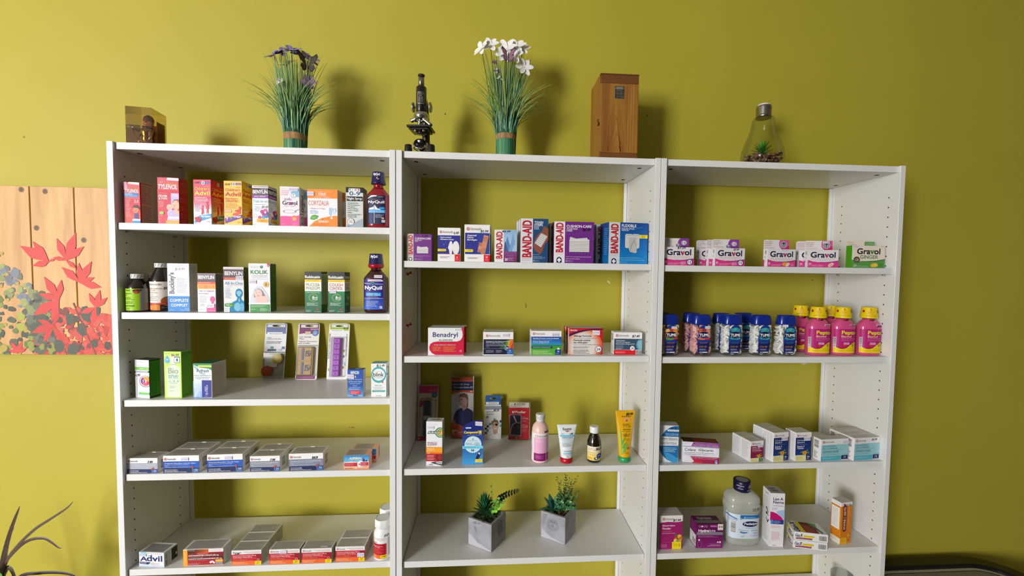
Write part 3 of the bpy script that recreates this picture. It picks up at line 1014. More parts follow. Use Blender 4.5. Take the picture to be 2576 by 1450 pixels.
c = Carton('cory', 'medicine_carton', 'wide white and orange cold remedy carton with a green leaf printed on it', 'medicine box', 'eeedf5', side='d6cfc0')
F = c.F.fr(985, 495, 1478, 1090)
F.R(985, 495, 1478, 640, 'f58a1e').G(1130, 525, 1360, 540, 1, 'fbd0a0').T('COLD', 1165, 550, 1285, 590, WH, 3).T('Nasal Congestion', 1130, 597, 1325, 614, WH).T('Runny Nose - Sneezing', 1098, 620, 1358, 638, WH)
F.T('CORYZALIA', 1003, 676, 1335, 752, 'e0602a').R(1003, 768, 1335, 770, 'e8a88a').T('1 Month to 11 Years', 1025, 790, 1276, 812, 'd8563a')
F.G(1030, 822, 1180, 888, 3, '5a9ad8').T('15', 1396, 795, 1462, 852, '6aa6e0').G(1400, 860, 1460, 890, 2, '9ac0e8')
F.RR(1338, 782, 1378, 905, 'a9ccee').R(1350, 905, 1366, 935, 'c8ddf2').P([(1030, 950), (1060, 910), (1110, 900), (1168, 920), (1140, 965), (1090, 985), (1030, 975)], '58a63a').G(1060, 930, 1130, 965, 3, 'b8dca0')
F.P([(1010, 1088), (1100, 1005), (1230, 948), (1370, 920), (1478, 912), (1478, 1090)], 'f58a1e').T('BOIRON', 1165, 990, 1328, 1024, 'f4f0e4', 2).E(1232, 974, 9, 11, 'c83a2a').E(1380, 948, 17, 22, WH).G(1080, 1040, 1415, 1072, 2, 'c86a1c')
c.R.G(12, 8, 60, 40, 8, 'c8743a').G(12, 42, 92, 82, 12, '98928a').BC(10, 84, 50, 98, False)
c.price(985, 535, 1095, 600, '$ 12.19')
oc = c.end()
dup(oc, 'orange and white cold remedy carton peeping out behind the one with the leaf', (.0065, .048, 0))

c = Carton('kids09', 'medicine_carton', 'grey and black night syrup carton with a white age tag', 'medicine box', 'dcdfe0', side='b9a98e')
F = c.F.fr(1612, 462, 1890, 1103)
F.R(1612, 462, 1890, 548, '15161c').RR(1655, 480, 1840, 615, 'f2f2f0', .12)
for ch_, x, k in (('K', 1668, '1f3a70'), ('i', 1712, 'e0a02c'), ('d', 1752, 'a83468'), ('s', 1800, '8c2c2c')):
    F.T(ch_, x, 484, x + (8 if ch_ == 'i' else 28), 515, k, 2)
F.T('0-9', 1668, 528, 1838, 594, '2a6a9c', 2).RR(1622, 608, 1882, 682, '15161c', .15).T('Night Syrup', 1632, 622, 1872, 672, WH, 2).G(1635, 690, 1780, 700, 1, '3a3a3c')
for i, tx in enumerate(('Cough and cold', 'Flu like symptoms', 'Congestion', 'Mucus build up', 'Aches and pains', 'Fever')):
    y = 708 + i * 29.4
    F.E(1640, y + 10, 5, 5, '26262c').T(tx, 1652, y, 1652 + len(tx) * 10.6, y + 22, '26262c', 1)
F.G(1635, 885, 1870, 950, 3, '4a4a50')
F.P([(1625, 1103), (1625, 1062), (1740, 1042), (1800, 995), (1890, 960), (1890, 1103)], 'a6b4c4').E(1690, 1015, 55, 55, 'f0f0f0').O(1690, 1015, 58, 58, '8a8c92', .14).T('Great', 1665, 990, 1715, 1008, '8a3a4a', 1).T('Tasting', 1660, 1015, 1720, 1034, '8a3a4a', 1).T('100 mL', 1635, 1080, 1682, 1093, '3a3a44')
c.R.R(0, 0, 100, 13, '15161c').G(10, 16, 90, 94, 20, '7a6a54')
c.end()

# --- bay 1, second shelf: cough and cold
c = Carton('buckley', 'medicine_carton', 'tall white syrup carton with a solid blue foot', 'medicine box', 'eeeffa', side='c3c1bc')
F = c.F.fr(843, 210, 1195, 995)
F.G(890, 232, 1170, 245, 1, 'd8708a').G(865, 250, 1170, 263, 1, 'd8708a').T("$14.99", 970, 280, 1125, 330, '5c2a3c', 0, 1)
F.T("Buckley's", 866, 358, 976, 706, '6a6b7c', 3, 0, 90).E(885, 398, 8, 8, 'c83a3a').G(992, 452, 1172, 690, 11, 'b4b4c4')
F.R(843, 742, 1195, 995, '2a86d4').T('COMPLETE', 880, 788, 1176, 836, WH, 2).T('COMPLET', 895, 868, 1162, 912, WH, 2).T('150 mL', 1115, 935, 1185, 950, 'cfe4f6').T('Syrup / Sirop', 1052, 960, 1186, 980, 'e8f2fa').G(866, 962, 950, 974, 1, 'cfe4f6')
c.R.G(14, 8, 30, 96, 24, '8f8d8a').G(36, 8, 90, 96, 34, '8f8d8a')
c.end()

c = Carton('benylin_s', 'medicine_carton', 'short white cough carton with a pink head and shoulders on it', 'medicine box', WH, side='b4b1ae')
F = c.F.fr(1330, 378, 1625, 1000)
F.GR(1330, 378, 1625, 520, '8a7886', '4c3a42', 8).T('BENYLIN', 1345, 414, 1605, 470, WH, 3).R(1330, 515, 1625, 552, 'dc452c').T('EXTRA STRENGTH', 1350, 523, 1545, 540, 'f8d0b0', 1)
F.RR(1330, 553, 1625, 632, 'fab139', .15).R(1350, 566, 1495, 620, 'ee842c').R(1505, 568, 1610, 620, 'ee842c').G(1355, 570, 1490, 618, 3, 'f8c88a').G(1510, 570, 1605, 618, 3, 'f8c88a')
F.T('Toux et congestion', 1350, 645, 1606, 684, 'a45a9c').T('bronchique', 1350, 690, 1510, 720, 'a45a9c').G(1360, 735, 1512, 850, 7, '9a9aaa')
F.E(1572, 795, 40, 50, 'd9559e').P([(1475, 1000), (1475, 915), (1520, 882), (1552, 865), (1555, 835), (1590, 835), (1592, 865), (1625, 882), (1625, 1000)], 'd9559e').G(1370, 870, 1455, 905, 2, '5a5a6a').G(1358, 940, 1420, 985, 3, '9a9aaa').G(1490, 972, 1615, 985, 1, 'f8c8e0')
c.R.G(8, 3, 94, 50, 14, '5a5855', .12, .6).G(8, 52, 94, 98, 14, '5a5855', .12, .6)
c.price(1490, 872, 1606, 936, '$ 10.19', tilt=-.08)
c.end()

c = Carton('benylin_all', 'medicine_carton', 'white all in one carton showing a blue see-through torso', 'medicine box', WH, side='46524c')
F = c.F.fr(1748, 272, 2088, 1000)
F.G(1770, 288, 1930, 300, 1, 'd8606a').G(1935, 288, 2075, 300, 1, '6a5a64').R(1748, 310, 2088, 442, '6c5864').T('BENYLIN', 1770, 342, 2066, 406, WH, 3).R(1748, 443, 2088, 480, 'e04a2e').T('EXTRA STRENGTH', 1770, 452, 1950, 470, 'f8c8b0', 1)
F.T('All-In-One', 1770, 508, 2066, 558, '3e9ec4').T('COUGH COLD & FLU', 1790, 562, 2060, 573, 'e0a0ac').G(1772, 590, 1890, 602, 1, '8a8aa0').G(1775, 612, 1888, 780, 9, '9ab8cc')
F.E(2003, 700, 60, 78, '1f8cc2').E(2003, 690, 44, 32, '8fd0ea').E(2003, 728, 22, 18, '9ad8ee').P([(1850, 1000), (1855, 880), (1900, 838), (1960, 812), (1975, 770), (2035, 770), (2048, 812), (2088, 830), (2088, 1000)], '1f8cc2').E(1975, 920, 56, 70, '84c8e6').E(2050, 920, 40, 66, '6ab8de').P([(1998, 790), (2012, 790), (2010, 840), (2000, 840)], 'c8e8f4')
F.RR(1762, 858, 1918, 918, '4a9e3e').T('NEW', 1785, 866, 1850, 885, WH, 1).T('TASTE', 1785, 888, 1880, 908, WH, 1).R(1755, 928, 1845, 1000, 'f0f2f6').T('180 mL', 1768, 940, 1830, 955, '4a4a5a').G(1768, 962, 1830, 985, 2, '7a7a8a').G(1965, 976, 2080, 988, 1, 'bce0f0')
c.price(1955, 420, 2082, 482, '$ 16.19', tilt=-.06)
c.R.G(20, 6, 80, 20, 3, '7a8a80')
c.end()

c = Carton('kolik', 'medicine_carton', 'tall pale carton with a smiling baby under a towel and a green side', 'medicine box', 'ecebf4', side='2f6a2c')
F = c.F.fr(2152, 213, 2512, 1005)
F.T('homeocan', 2185, 250, 2320, 268, 'a0b49c').G(2185, 272, 2330, 288, 1, '8aa088').E(2368, 268, 26, 20, '5a9a70').P([(2340, 258), (2370, 285), (2390, 240), (2395, 285), (2360, 300)], '3f8a5c')
F.T('KOLIK', 2186, 322, 2472, 386, '4a8e46', 3).T('Alcohol-free gripe water', 2205, 402, 2465, 420, '9a9aa4').G(2205, 425, 2465, 440, 1, '9a9aa4').G(2215, 450, 2470, 462, 1, 'b0b0b8').R(2170, 474, 2500, 477, 'a0a0a8')
F.E(2443, 555, 48, 48, 'd6b262').O(2443, 555, 42, 42, 'f0dca8', .1).T('1', 2432, 535, 2452, 578, '9a7428', 2)
F.P([(2170, 850), (2230, 640), (2290, 580), (2370, 590), (2450, 700), (2512, 830), (2512, 865), (2160, 865)], 'd8e0ee').P([(2238, 720), (2260, 640), (2320, 618), (2380, 650), (2480, 830), (2440, 850), (2340, 790), (2240, 760)], '8c8288').E(2310, 705, 66, 76, 'f0cec4').E(2375, 800, 95, 62, 'eccac0').P([(2250, 850), (2280, 760), (2440, 740), (2480, 850)], 'eecac2').E(2285, 690, 6, 5, '7a5a54').E(2335, 685, 6, 5, '7a5a54').E(2312, 738, 18, 6, 'c8706c')
F.R(2152, 852, 2512, 880, 'f2f2f6').R(2175, 878, 2497, 1005, '4a9a52').G(2195, 892, 2470, 925, 2, 'c8e4cc').T('150 mL', 2192, 950, 2260, 968, WH).G(2340, 940, 2485, 990, 3, 'd8ecd8').P([(2465, 213), (2497, 213), (2497, 255), (2481, 268), (2465, 255)], 'cc2c3c').E(2481, 245, 8, 9, WH)
c.R.R(0, 26, 100, 27, '5a9a54').G(15, 30, 85, 72, 14, '4f8a4a').G(15, 76, 85, 95, 5, '4f8a4a')
c.price(2170, 487, 2282, 540, '$ 15.95')
c.end()


def robi(c, F, x, l1, l2, ink):
    F.fr(940, 388, 1215, 1080)
    F.R(940, 388, 1215, 520, '1e1e22').T('Robitussin', 946, 452, 1194, 500, 'f2f2f0', 3).R(940, 518, 1215, 560, 'f7d01c').T('EXTRA STRENGTH', 972, 533, 1170, 549, 'a8841c', 1)
    F.R(940, 560, 1215, 718, 'f3f3ee').T(l1, 962, 580, 1186, 632, ink, 1).T(l2, 964, 640, 1186, 692, ink, 1)
    F.GR(940, 716, 1215, 1080, '12824e', '0c5a3c', 8)
    F.O(1080, 825, 74, 64, 'b4c83c', .09).T('6', 1062, 792, 1100, 840, WH, 3).T('HR', 1104, 812, 1150, 838, WH, 2).T('RELIEF', 1064, 844, 1152, 862, WH, 2).G(975, 905, 1180, 962, 3, 'e4f0e8')
    F.E(1143, 1025, 14, 12, 'b03a34').E(1162, 1022, 14, 12, 'b03a34').P([(1148, 1012), (1154, 998), (1160, 1010)], '7aa03c').G(960, 1030, 1060, 1066, 2, 'd0e4d8').T('Cherry Flavour', 1095, 1054, 1200, 1068, WH)


def rob_end(c):
    c.T.R(0, 0, 100, 100, '2c2e2c')
    return c.end()


c = Carton('robi1', 'medicine_carton', 'green and black cough carton with olive lettering, beside the baby carton gap', 'medicine box', '1a7048')
c.label = 'green and black cough carton with olive lettering, first of the two similar ones'
robi(c, c.F, 0, 'MUCUS&', 'PHLEGM', '75864a')
c.F.G(960, 730, 1190, 746, 1, 'e8f4ec')
c.R.fr(0, 0, 100, 100).R(0, 0, 100, 5, '2a2c2a').R(0, 5, 94, 80, 'dedac6').G(8, 8, 60, 78, 26, '7c7a6c').G(66, 8, 90, 78, 26, '7c7a6c').G(8, 84, 90, 97, 6, '4a8a6c')
rob_end(c)
c = Carton('robi2', 'medicine_carton', 'green and black cough carton with crimson lettering', 'medicine box', '1a7048')
robi(c, c.F, 0, 'COUGH', 'CONTROL', 'a4283c')
robi(c, c.R, 0, 'COUGH', 'CONTROL', 'a4283c')
c.price(965, 697, 1075, 748, '$ 9.75')
rob_end(c)

# --- bay 1, third shelf: eye care
c = Carton('hydra12', 'medicine_carton', 'slim white eye spray carton with a colourful round seal, next to the side panel', 'medicine box', 'e7e8ef', side='5c9c40', top='4a4a50')
F = c.F.fr(322, 668, 548, 1272)
F.G(340, 690, 530, 715, 1, 'd0d0dc').T('hyal', 345, 738, 530, 782, 'd4d4e0', 1).R(322, 782, 548, 828, '76be46').T('RESCUE', 400, 792, 540, 818, 'd8f0c4', 1).R(330, 840, 548, 870, 'b0b0c0').G(440, 845, 530, 860, 1, 'd8d8e0').R(322, 850, 335, 880, '2a2a30').R(530, 838, 548, 862, '3a3a42')
F.R(352, 930, 358, 1240, 'b8b8c4').T('6.99', 330, 892, 405, 930, '2a262a', 1, 1)
F.E(488, 1005, 96, 92, '84848c').E(490, 1003, 86, 82, 'f4f4f6').E(490, 1002, 76, 72, 'd83a5a').P([(490, 1002), (450, 940), (420, 975), (414, 1010), (440, 1055)], '8a3a94').P([(490, 1002), (450, 940), (485, 930), (548, 940), (548, 1000)], 'f0a04a').T('12', 452, 975, 512, 1022, WH, 3).G(440, 1030, 545, 1058, 2, 'f8c0c8')
F.R(380, 1178, 545, 1216, '8cd47c').G(390, 1188, 540, 1208, 1, '5aa85a').G(335, 1255, 400, 1266, 1, '9a9aa4')
c.R.R(0, 0, 100, 4, '2c5226').R(0, 95, 100, 100, '2c5226').R(0, 0, 8, 100, '2c5226').G(14, 8, 40, 92, 26, '356a28').G(46, 8, 66, 92, 26, '356a28').G(72, 8, 94, 60, 18, '356a28')
c.end()

c = Carton('biotrue', 'medicine_carton', 'lime green contact lens solution carton picturing a clear bottle', 'medicine box', 'c4e85c', side='58a41e', top='6d7c5c')
F = c.F.fr(760, 537, 1052, 1272)
F.T('BAUSCH + LOMB', 775, 562, 1020, 580, '7ab48a').RR(800, 775, 1032, 1258, 'd6e4cc', .14).P([(870, 600), (945, 600), (950, 740), (985, 775), (845, 775), (868, 740)], 'dce8d0').R(850, 735, 965, 752, 'b4ccae')
F.T('$6.99', 885, 575, 1016, 618, '6a2a20', 1, 1).P([(818, 600), (858, 665), (850, 705), (818, 722), (785, 705), (778, 665)], '3ca8e4').E(818, 685, 40, 38, '3ca8e4').T('20', 790, 652, 846, 676, WH, 1).G(788, 690, 848, 712, 2, 'c8e8f8')
F.RR(936, 618, 1028, 716, '4a5c9c', .1).RR(942, 632, 1022, 708, 'eef0f8', .1).T('1', 972, 645, 998, 692, '2a3a7c', 2)
F.T('Bio', 830, 795, 995, 885, '9aae92').T('true', 830, 895, 995, 955, '8fc4c4').R(835, 964, 1000, 967, 'a0b49c').E(852, 1003, 14, 7, '6abcd0').E(920, 1003, 8, 12, '6abcd0').E(985, 1003, 14, 9, '6abcd0').G(850, 1020, 990, 1050, 2, 'b4c4ac').G(840, 1075, 990, 1120, 3, 'b8c8b0').G(840, 1155, 930, 1168, 1, 'a8b8a0')
c.R.T('BAUSCH + LOMB', 12, 5, 90, 8.5, '3f7a16').G(12, 12, 88, 92, 22, '6ab428')
c.end()

c = Carton('refresh', 'medicine_carton', 'deep eye drop carton with a dark green lid and a navy block', 'medicine box', 'e6f0f2', side='cac2b2', top='2f6b4c')
F = c.F.fr(1245, 720, 1545, 1262)
F.P([(1245, 720), (1545, 720), (1545, 830), (1490, 800), (1350, 785), (1245, 740)], '1f8a5c').P([(1245, 740), (1320, 790), (1330, 850), (1245, 780)], '9ac8c0').RR(1325, 748, 1545, 776, 'e4e24a').G(1340, 756, 1535, 768, 1, 'a8a43a')
F.T('Refresh', 1300, 808, 1498, 860, '2c3a6c', 1, 1).T('Plus', 1348, 862, 1440, 893, '4a5a84', 0, 1).T('Gouttes ophtalmiques de', 1258, 903, 1530, 920, '44506c', 1).T('carboxyméthylcellulose', 1265, 930, 1522, 946, '44506c', 1).T('sodique à 0,5 % p/v', 1285, 956, 1505, 972, '44506c', 1)
F.GR(1245, 1000, 1400, 1262, 'dce8f6', '7ea8dc', 8).P([(1255, 1250), (1290, 1120), (1345, 1060), (1320, 1180), (1280, 1262)], 'b4cce8').G(1262, 1080, 1370, 1245, 9, 'e8f2fa').R(1383, 985, 1536, 1256, '202c8e').T('STERILE', 1455, 1062, 1478, 1175, 'dde0f4', 1, 0, 90).T('UNIDOSE', 1430, 1085, 1450, 1168, 'dde0f4', 1, 0, 90).T('30', 1440, 1185, 1480, 1215, 'dde0f4', 1).G(1435, 1222, 1482, 1245, 2, 'a8b0e0')
c.R.R(0, 5, 100, 6, 'a49c8c').R(0, 94, 100, 95, 'a49c8c').G(4, 9, 94, 90, 17, '8c8474', .08, .35)
c.end()

c = Carton('naphcon', 'medicine_carton', 'small royal blue eye drop carton with a red panel', 'medicine box', '1450ae', side='b6b8bc', top='1a3c7c')
F = c.F.fr(1607, 828, 1850, 1258)
F.GR(1607, 1080, 1850, 1258, '1450ae', '58b0ea', 8)
F.T('NAPHCON', 1655, 850, 1786, 900, 'e8f0f8', 2).T('A', 1716, 922, 1742, 956, WH, 2)
F.T('Naphazoline Hydrochloride', 1615, 970, 1836, 998, 'bcdcf8').T('and Pheniramine Maleate', 1618, 1003, 1834, 1030, 'bcdcf8').T('Ophthalmic Solution', 1640, 1038, 1808, 1064, 'bcdcf8').T('USP Std', 1690, 1072, 1756, 1094, 'bcdcf8').G(1635, 1100, 1812, 1116, 1, 'd0e8fa').G(1625, 1122, 1825, 1155, 3, 'd0e8fa')
F.RR(1642, 1162, 1812, 1222, 'd62a3e', .2).G(1655, 1172, 1800, 1214, 3, 'fac8cc').T('Alcon', 1690, 1228, 1766, 1248, '14226a', 2).G(1617, 1232, 1660, 1246, 1, 'e0f0fa').G(1780, 1232, 1836, 1246, 1, 'e0f0fa')
c.T.R(40, 30, 85, 60, 'a8b0bc').T('A', 54, 62, 66, 88, 'd8dce4', 2)
c.R.G(20, 12, 80, 40, 6, '8a8c92')
c.price(1600, 898, 1712, 966, '$ 13.45', tilt=.06)
c.end()

c = Carton('blink', 'medicine_carton', 'white eye drop carton with a big teal ring, beside the upright', 'medicine box', 'f0f2f2', side='eceeee', top='6d9ea0')
F = c.F.fr(1980, 725, 2215, 1258)
F.T('$11.49', 2066, 738, 2194, 782, '16181a', 2, 1).E(2098, 905, 117, 130, '46aab0').E(2098, 903, 98, 96, 'f2f4f4').G(2030, 845, 2165, 856, 1, '7a8a8c').T('blink', 2012, 866, 2178, 934, '14181c', 1).T('MOISTURIZING', 2025, 945, 2165, 960, '6a8a8c').E(2160, 1022, 14, 14, 'c85a6a')
F.T('Dry Eye', 2045, 1065, 2146, 1092, '4f9298').G(2005, 1100, 2190, 1116, 1, '9aaab0').G(2030, 1125, 2165, 1138, 1, '7a8a90').RR(1995, 1152, 2200, 1180, '46a4aa').G(2015, 1160, 2180, 1172, 1, 'd8f0f0').T('15 mL', 2058, 1228, 2138, 1244, '7a7a80').E(2012, 770, 5, 5, 'd0a0c0').E(2180, 1050, 5, 5, 'd0a0c0')
c.R.E(45, 24, 40, 14, '46aab0').E(45, 24, 30, 10, 'f0f2f2').G(12, 44, 90, 92, 14, 'a8acae')
c.end()


# --- bay 1, fourth shelf: ibuprofen and aspirin
def ibup(c, main, n, title, blue=0, price=None, pill='b04a3c'):
    F = c.F.fr(0, 0, 100, 100)
    F.R(0, 33, 100, 78, main)
    if blue:
        F.R(40, 33, 100, 78, '1659c0').R(0, 70, 100, 71.5, '4a8ae0')
    F.R(0, 74 if not blue else 71, 100, 100, '16265a')
    logo(F, 3, 13, 36, 27)
    F.G(84, 10, 98, 13, 1, 'b8b8c4').T(title, 5, 41, 94 if not blue else 90, 49, 'f0f2f6', 1).G(5, 51, 72, 56, 1, 'd8dce8').G(5, 58, 14, 62, 1, 'f0f0f4').G(5, 64, 76, 69, 1, 'd8dce8')
    F.G(4, 79, 55, 92, 2, 'e0e4f0').G(4, 92, 66, 98, 1, 'f0f2f8')
    F.R(81, 76, 82, 100, '8aa8d4').R(82, 76, 100, 100, '2a5a9c').T(str(n), 87, 80, 96, 89, 'e4ecf6', 1).G(85, 91, 97, 97, 1, 'b8cce4')
    if blue:
        F.E(81, 68, 3.4, 6.5, 'c04a48')
    else:
        F.P([(76, 73), (86, 62), (89, 65), (88, 70), (78, 79), (76, 77)], pill)
    for S in (c.R, c.L):
        S.BC(22, 22, 78, 86, False)
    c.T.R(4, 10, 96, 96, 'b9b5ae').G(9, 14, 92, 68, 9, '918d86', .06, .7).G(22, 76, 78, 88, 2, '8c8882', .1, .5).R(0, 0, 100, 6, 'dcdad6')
    if price:
        F.T(price, 67, 18, 84, 34, '1c1a20', 2, 1)


def flap(o, w, d, h):
    mb = MB()
    mb.box(w * .46, d - .004, h, w * .58, d - .0005, h + .0012, M('f4f4f4', .5))
    mb.build('tuck_flap', o)


IB = 'Ibuprofène Extra-Fort / Extra Strength Ibuprofen'
IT = "Comprimés d'ibuprofène / Ibuprofen Tablets"


def block(key, lab, labs2, main, n, title, blue, price=None, stick=None):
    c = Carton(key, 'tablet_carton', lab, 'medicine box', WH, 'painkiller cartons on the fourth shelf', side='dedcd8', shiny=.4)
    ibup(c, main, n, title, blue, price)
    if stick:
        c.F.fr(0, 0, 100, 100)
        c.price(50, 11, 71, 30, stick)
    o = c.end()
    flap(o, c.w, c.d, c.h)
    for i, l2 in enumerate(labs2):
        dup(o, l2, (0, (c.d + .0012) * (i + 1), 0))
    return o


block('bm_grey1', 'grey and navy tablet carton standing closest to the side panel', [], 'aab0be', 32, IB, 0, '7.99')
block('bm_blue1', 'royal blue tablet carton next to the grey one by the side panel', ['carton behind the first royal blue tablet carton, its printed lid showing'], '1650b2', 120, IT, 1, None, '$ 15.49')
block('bm_blue2', 'royal blue tablet carton between its twin and a grey carton', ['carton behind the second royal blue tablet carton, only lid and edge showing'], '1650b2', 120, IT, 1, None, '$ 15.49')
block('bm_grey2', 'grey tablet carton marked 7.99 by hand next to the royal blue ones', ['grey topped carton behind the one marked 7.99 next to the royal blue ones'], '8d93a4', 32, IB, 0, '7.99')
block('bm_grey3', 'wider grey tablet carton marked 10.29 by hand, standing without a twin behind', [], '8288a0', 72, IB, 0, '$10.29')

c = Carton('aspirin', 'tablet_carton', 'small sky blue, red and peach tablet carton alone at the end of its shelf', 'medicine box', 'f2b290', 'painkiller cartons on the fourth shelf', side='efb696')
F = c.F.fr(1578, 555, 1985, 792)
F.GR(1578, 555, 1985, 668, '2f8cd8', '7cc0ee', 6).G(1600, 570, 1960, 577, 1, '1a5aa0').T('ASPIRIN', 1660, 588, 1866, 628, 'f8f0b8', 3, 1).G(1750, 632, 1880, 644, 1, 'd0e8f8').O(1612, 610, 18, 20, '9ad0f0', .2)
F.E(1898, 603, 14, 14, 'b85a4a').P([(1880, 665), (1885, 620), (1910, 618), (1925, 665)], '2a3a7c').P([(1925, 665), (1935, 640), (1955, 640), (1958, 668)], '1f3a6c')
F.P([(1578, 672), (1700, 655), (1800, 668), (1985, 660), (1985, 792), (1578, 792)], 'f2d8c8').R(1585, 680, 1800, 740, 'c8283c').G(1595, 688, 1770, 730, 3, 'f0a8ac').GR(1578, 742, 1985, 792, 'f4d4c0', 'ee8a54', 6).E(1850, 705, 56, 58, 'f4f2f0').T('4', 1812, 690, 1846, 724, 'c02c38', 3).R(1850, 672, 1976, 735, 'c8283c').G(1858, 678, 1970, 730, 4, 'f4b8bc').G(1840, 742, 1965, 754, 1, '4a3a34').T('BAYER', 1600, 764, 1720, 778, '3a2c2c', 1).E(1775, 768, 12, 12, 'f6e4d0')
c.R.R(80, 10, 96, 55, '2a3f7c').R(80, 55, 96, 92, '8c2c2c')
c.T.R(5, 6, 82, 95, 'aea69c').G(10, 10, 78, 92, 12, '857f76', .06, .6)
o = c.end()
dup(o, 'peach edged tablet carton behind the small sky blue and red one', (.011, c.d + .001, 0))

# --- bay 1, fifth shelf
c = Carton('advil', 'tablet_carton', 'white tablet carton with big navy lettering and a black end, at the front corner', 'medicine box', 'e6ecf2', side='c8c8c6')
F = c.F.fr(372, 965, 800, 1205)
F.GR(372, 1150, 800, 1205, 'e6ecf2', 'c2d0e0', 4).RR(400, 962, 505, 986, '8cd4d4', .2).G(508, 976, 770, 992, 1, 'e0606c').T('A', 395, 1035, 512, 1112, '1f2668', 3).T('dvil', 505, 1014, 768, 1112, '1f2668', 3).P([(515, 1025), (600, 1000), (600, 1010), (530, 1030)], '2a7a8c')
F.P([(385, 1122), (572, 1128), (532, 1166), (385, 1160)], '1f2668').T('EXTRA FAST', 398, 1130, 505, 1142, WH, 1).G(398, 1147, 500, 1157, 1, WH).E(588, 1147, 32, 22, '8a8a6c').E(588, 1144, 29, 19, 'e6e6d6').T('Advil', 568, 1136, 606, 1150, '5a5a4a').G(622, 1130, 745, 1172, 3, 'e89aa4').G(398, 1182, 780, 1194, 1, 'a8b4c0')
c.R.R(54, 8, 99, 92, '1a1716').E(90, 60, 5, 10, 'c8c4c0').T('Advil', 8, 60, 22, 95, '3a3a3c', 2, 0, 90).T('Advil', 8, 15, 22, 50, '5a5a5c', 1, 0, 90).G(26, 10, 50, 90, 9, '9a9a98')
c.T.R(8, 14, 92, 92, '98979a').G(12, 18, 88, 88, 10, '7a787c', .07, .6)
c.price(384, 988, 502, 1032, '$ 12.49', col='cfd4ee')
c.end()

c = Carton('acet', 'tablet_carton', 'wide crimson caplet carton with an orange strip along one edge', 'medicine box', 'e4e3e2', side='d6d5d3')
F = c.F.fr(1096, 928, 1752, 1192)
F.R(1096, 940, 1168, 1192, 'f4a424').T('ACETAMINOPHEN', 1115, 955, 1138, 1150, 'f8d48c', 1, 0, 90)
F.R(1168, 932, 1752, 1185, 'a8202a').GR(1168, 932, 1520, 990, '2c1210', 'd8601c', 14, True).GR(1168, 990, 1752, 1100, '8c1a20', '5c1216', 8).R(1168, 1098, 1752, 1185, 'ac222c').R(1512, 928, 1752, 980, 'ecebec').T('Contient de', 1540, 936, 1712, 950, 'c83a44').T("l'acétaminophène", 1525, 955, 1730, 970, 'c83a44').T('REGULAR', 1182, 940, 1285, 954, 'c8c0b8', 1)
F.RR(1328, 985, 1505, 1014, 'e87a6a').RR(1334, 989, 1499, 1010, 'b4242c').G(1345, 995, 1490, 1004, 1, 'f0b0a8').T('ACETAMINOPHEN CAPLETS 500 mg', 1182, 1018, 1676, 1046, 'f6f2f0', 2).G(1182, 1050, 1420, 1060, 1, 'e8b8b0').T("CAPLETS D'ACÉTAMINOPHÈNE 500 mg", 1182, 1068, 1726, 1096, 'f6f2f0', 2).G(1182, 1100, 1480, 1110, 1, 'e8b8b0').G(1180, 1145, 1385, 1178, 2, 'e0a8a8')
F.P([(1525, 1135), (1560, 1118), (1575, 1132), (1555, 1160), (1530, 1155)], 'eeeceb').P([(1560, 1122), (1580, 1118), (1615, 1145), (1610, 1168), (1585, 1160)], 'f4f2f0').R(1622, 1100, 1745, 1142, 'efa83a').G(1635, 1110, 1735, 1134, 2, 'f8d89c').R(1622, 1144, 1745, 1172, '8a8c98').G(1635, 1152, 1735, 1166, 1, 'd0d4dc')
c.R.G(30, 20, 60, 50, 5, 'b0aeac').BC(25, 52, 60, 90, False, '8a8886')
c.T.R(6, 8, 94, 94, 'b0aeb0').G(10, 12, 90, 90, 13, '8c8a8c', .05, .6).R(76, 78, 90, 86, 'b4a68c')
c.end()


def redbox(key, lab, more, hand=None, stick=None, topstick=None):
    c = Carton(key, 'tablet_carton', lab, 'medicine box', 'ebeaec', 'crimson tablet cartons on the lowest shelf shown', side='b9b6ac')
    F = c.F.fr(1888, 945, 2375, 1182)
    logo(F, 1908, 964, 2050, 994)
    F.T("Contient de l'acétaminophène", 2075, 963, 2358, 980, 'c8384a').T('Contains Acetaminophen', 2125, 984, 2358, 998, 'c8384a')
    F.R(1888, 1008, 2375, 1120, 'c2122c').P([(2240, 1008), (2375, 1008), (2375, 1120), (2310, 1120)], '9c1226').T("Comprimés d'acétaminophène 500 mg", 1912, 1022, 2288, 1043, 'fae8e8', 1).T('Acetaminophen Tablets 500 mg', 1912, 1048, 2222, 1068, 'fae8e8', 1).G(1912, 1072, 2300, 1082, 1, 'f0a8a0').T('EXTRA STRENGTH', 1912, 1087, 2140, 1100, 'f09a3c').G(1905, 1106, 2240, 1117, 1, 'f0b0a8')
    F.R(1888, 1120, 2375, 1182, 'ec6a26').G(1908, 1130, 2160, 1174, 2, 'f8d0a8').R(2268, 1124, 2368, 1182, 'f3d40c').T('50', 2302, 1132, 2340, 1148, '4a4410', 2).G(2285, 1154, 2355, 1174, 2, '6a6418').O(2322, 1102, 20, 18, 'f0d0c8', .25)
    c.R.G(10, 8, 90, 92, 9, '7c7a70', .12, .4)
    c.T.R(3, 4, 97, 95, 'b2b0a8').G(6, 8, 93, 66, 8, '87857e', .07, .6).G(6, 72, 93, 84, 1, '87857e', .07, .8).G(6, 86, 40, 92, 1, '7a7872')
    if hand:
        F.T(hand, 1938, 982, 2016, 1010, '1c1418', 2, 1)
    if stick:
        c.price(*stick)
    if topstick:
        c.T.fr(0, 0, 100, 100)
        c.price_top(*topstick)
    o = c.end()
    for i, l2 in enumerate(more):
        dup(o, l2, (0, (c.d + .0012) * (i + 1), 0))
    return o


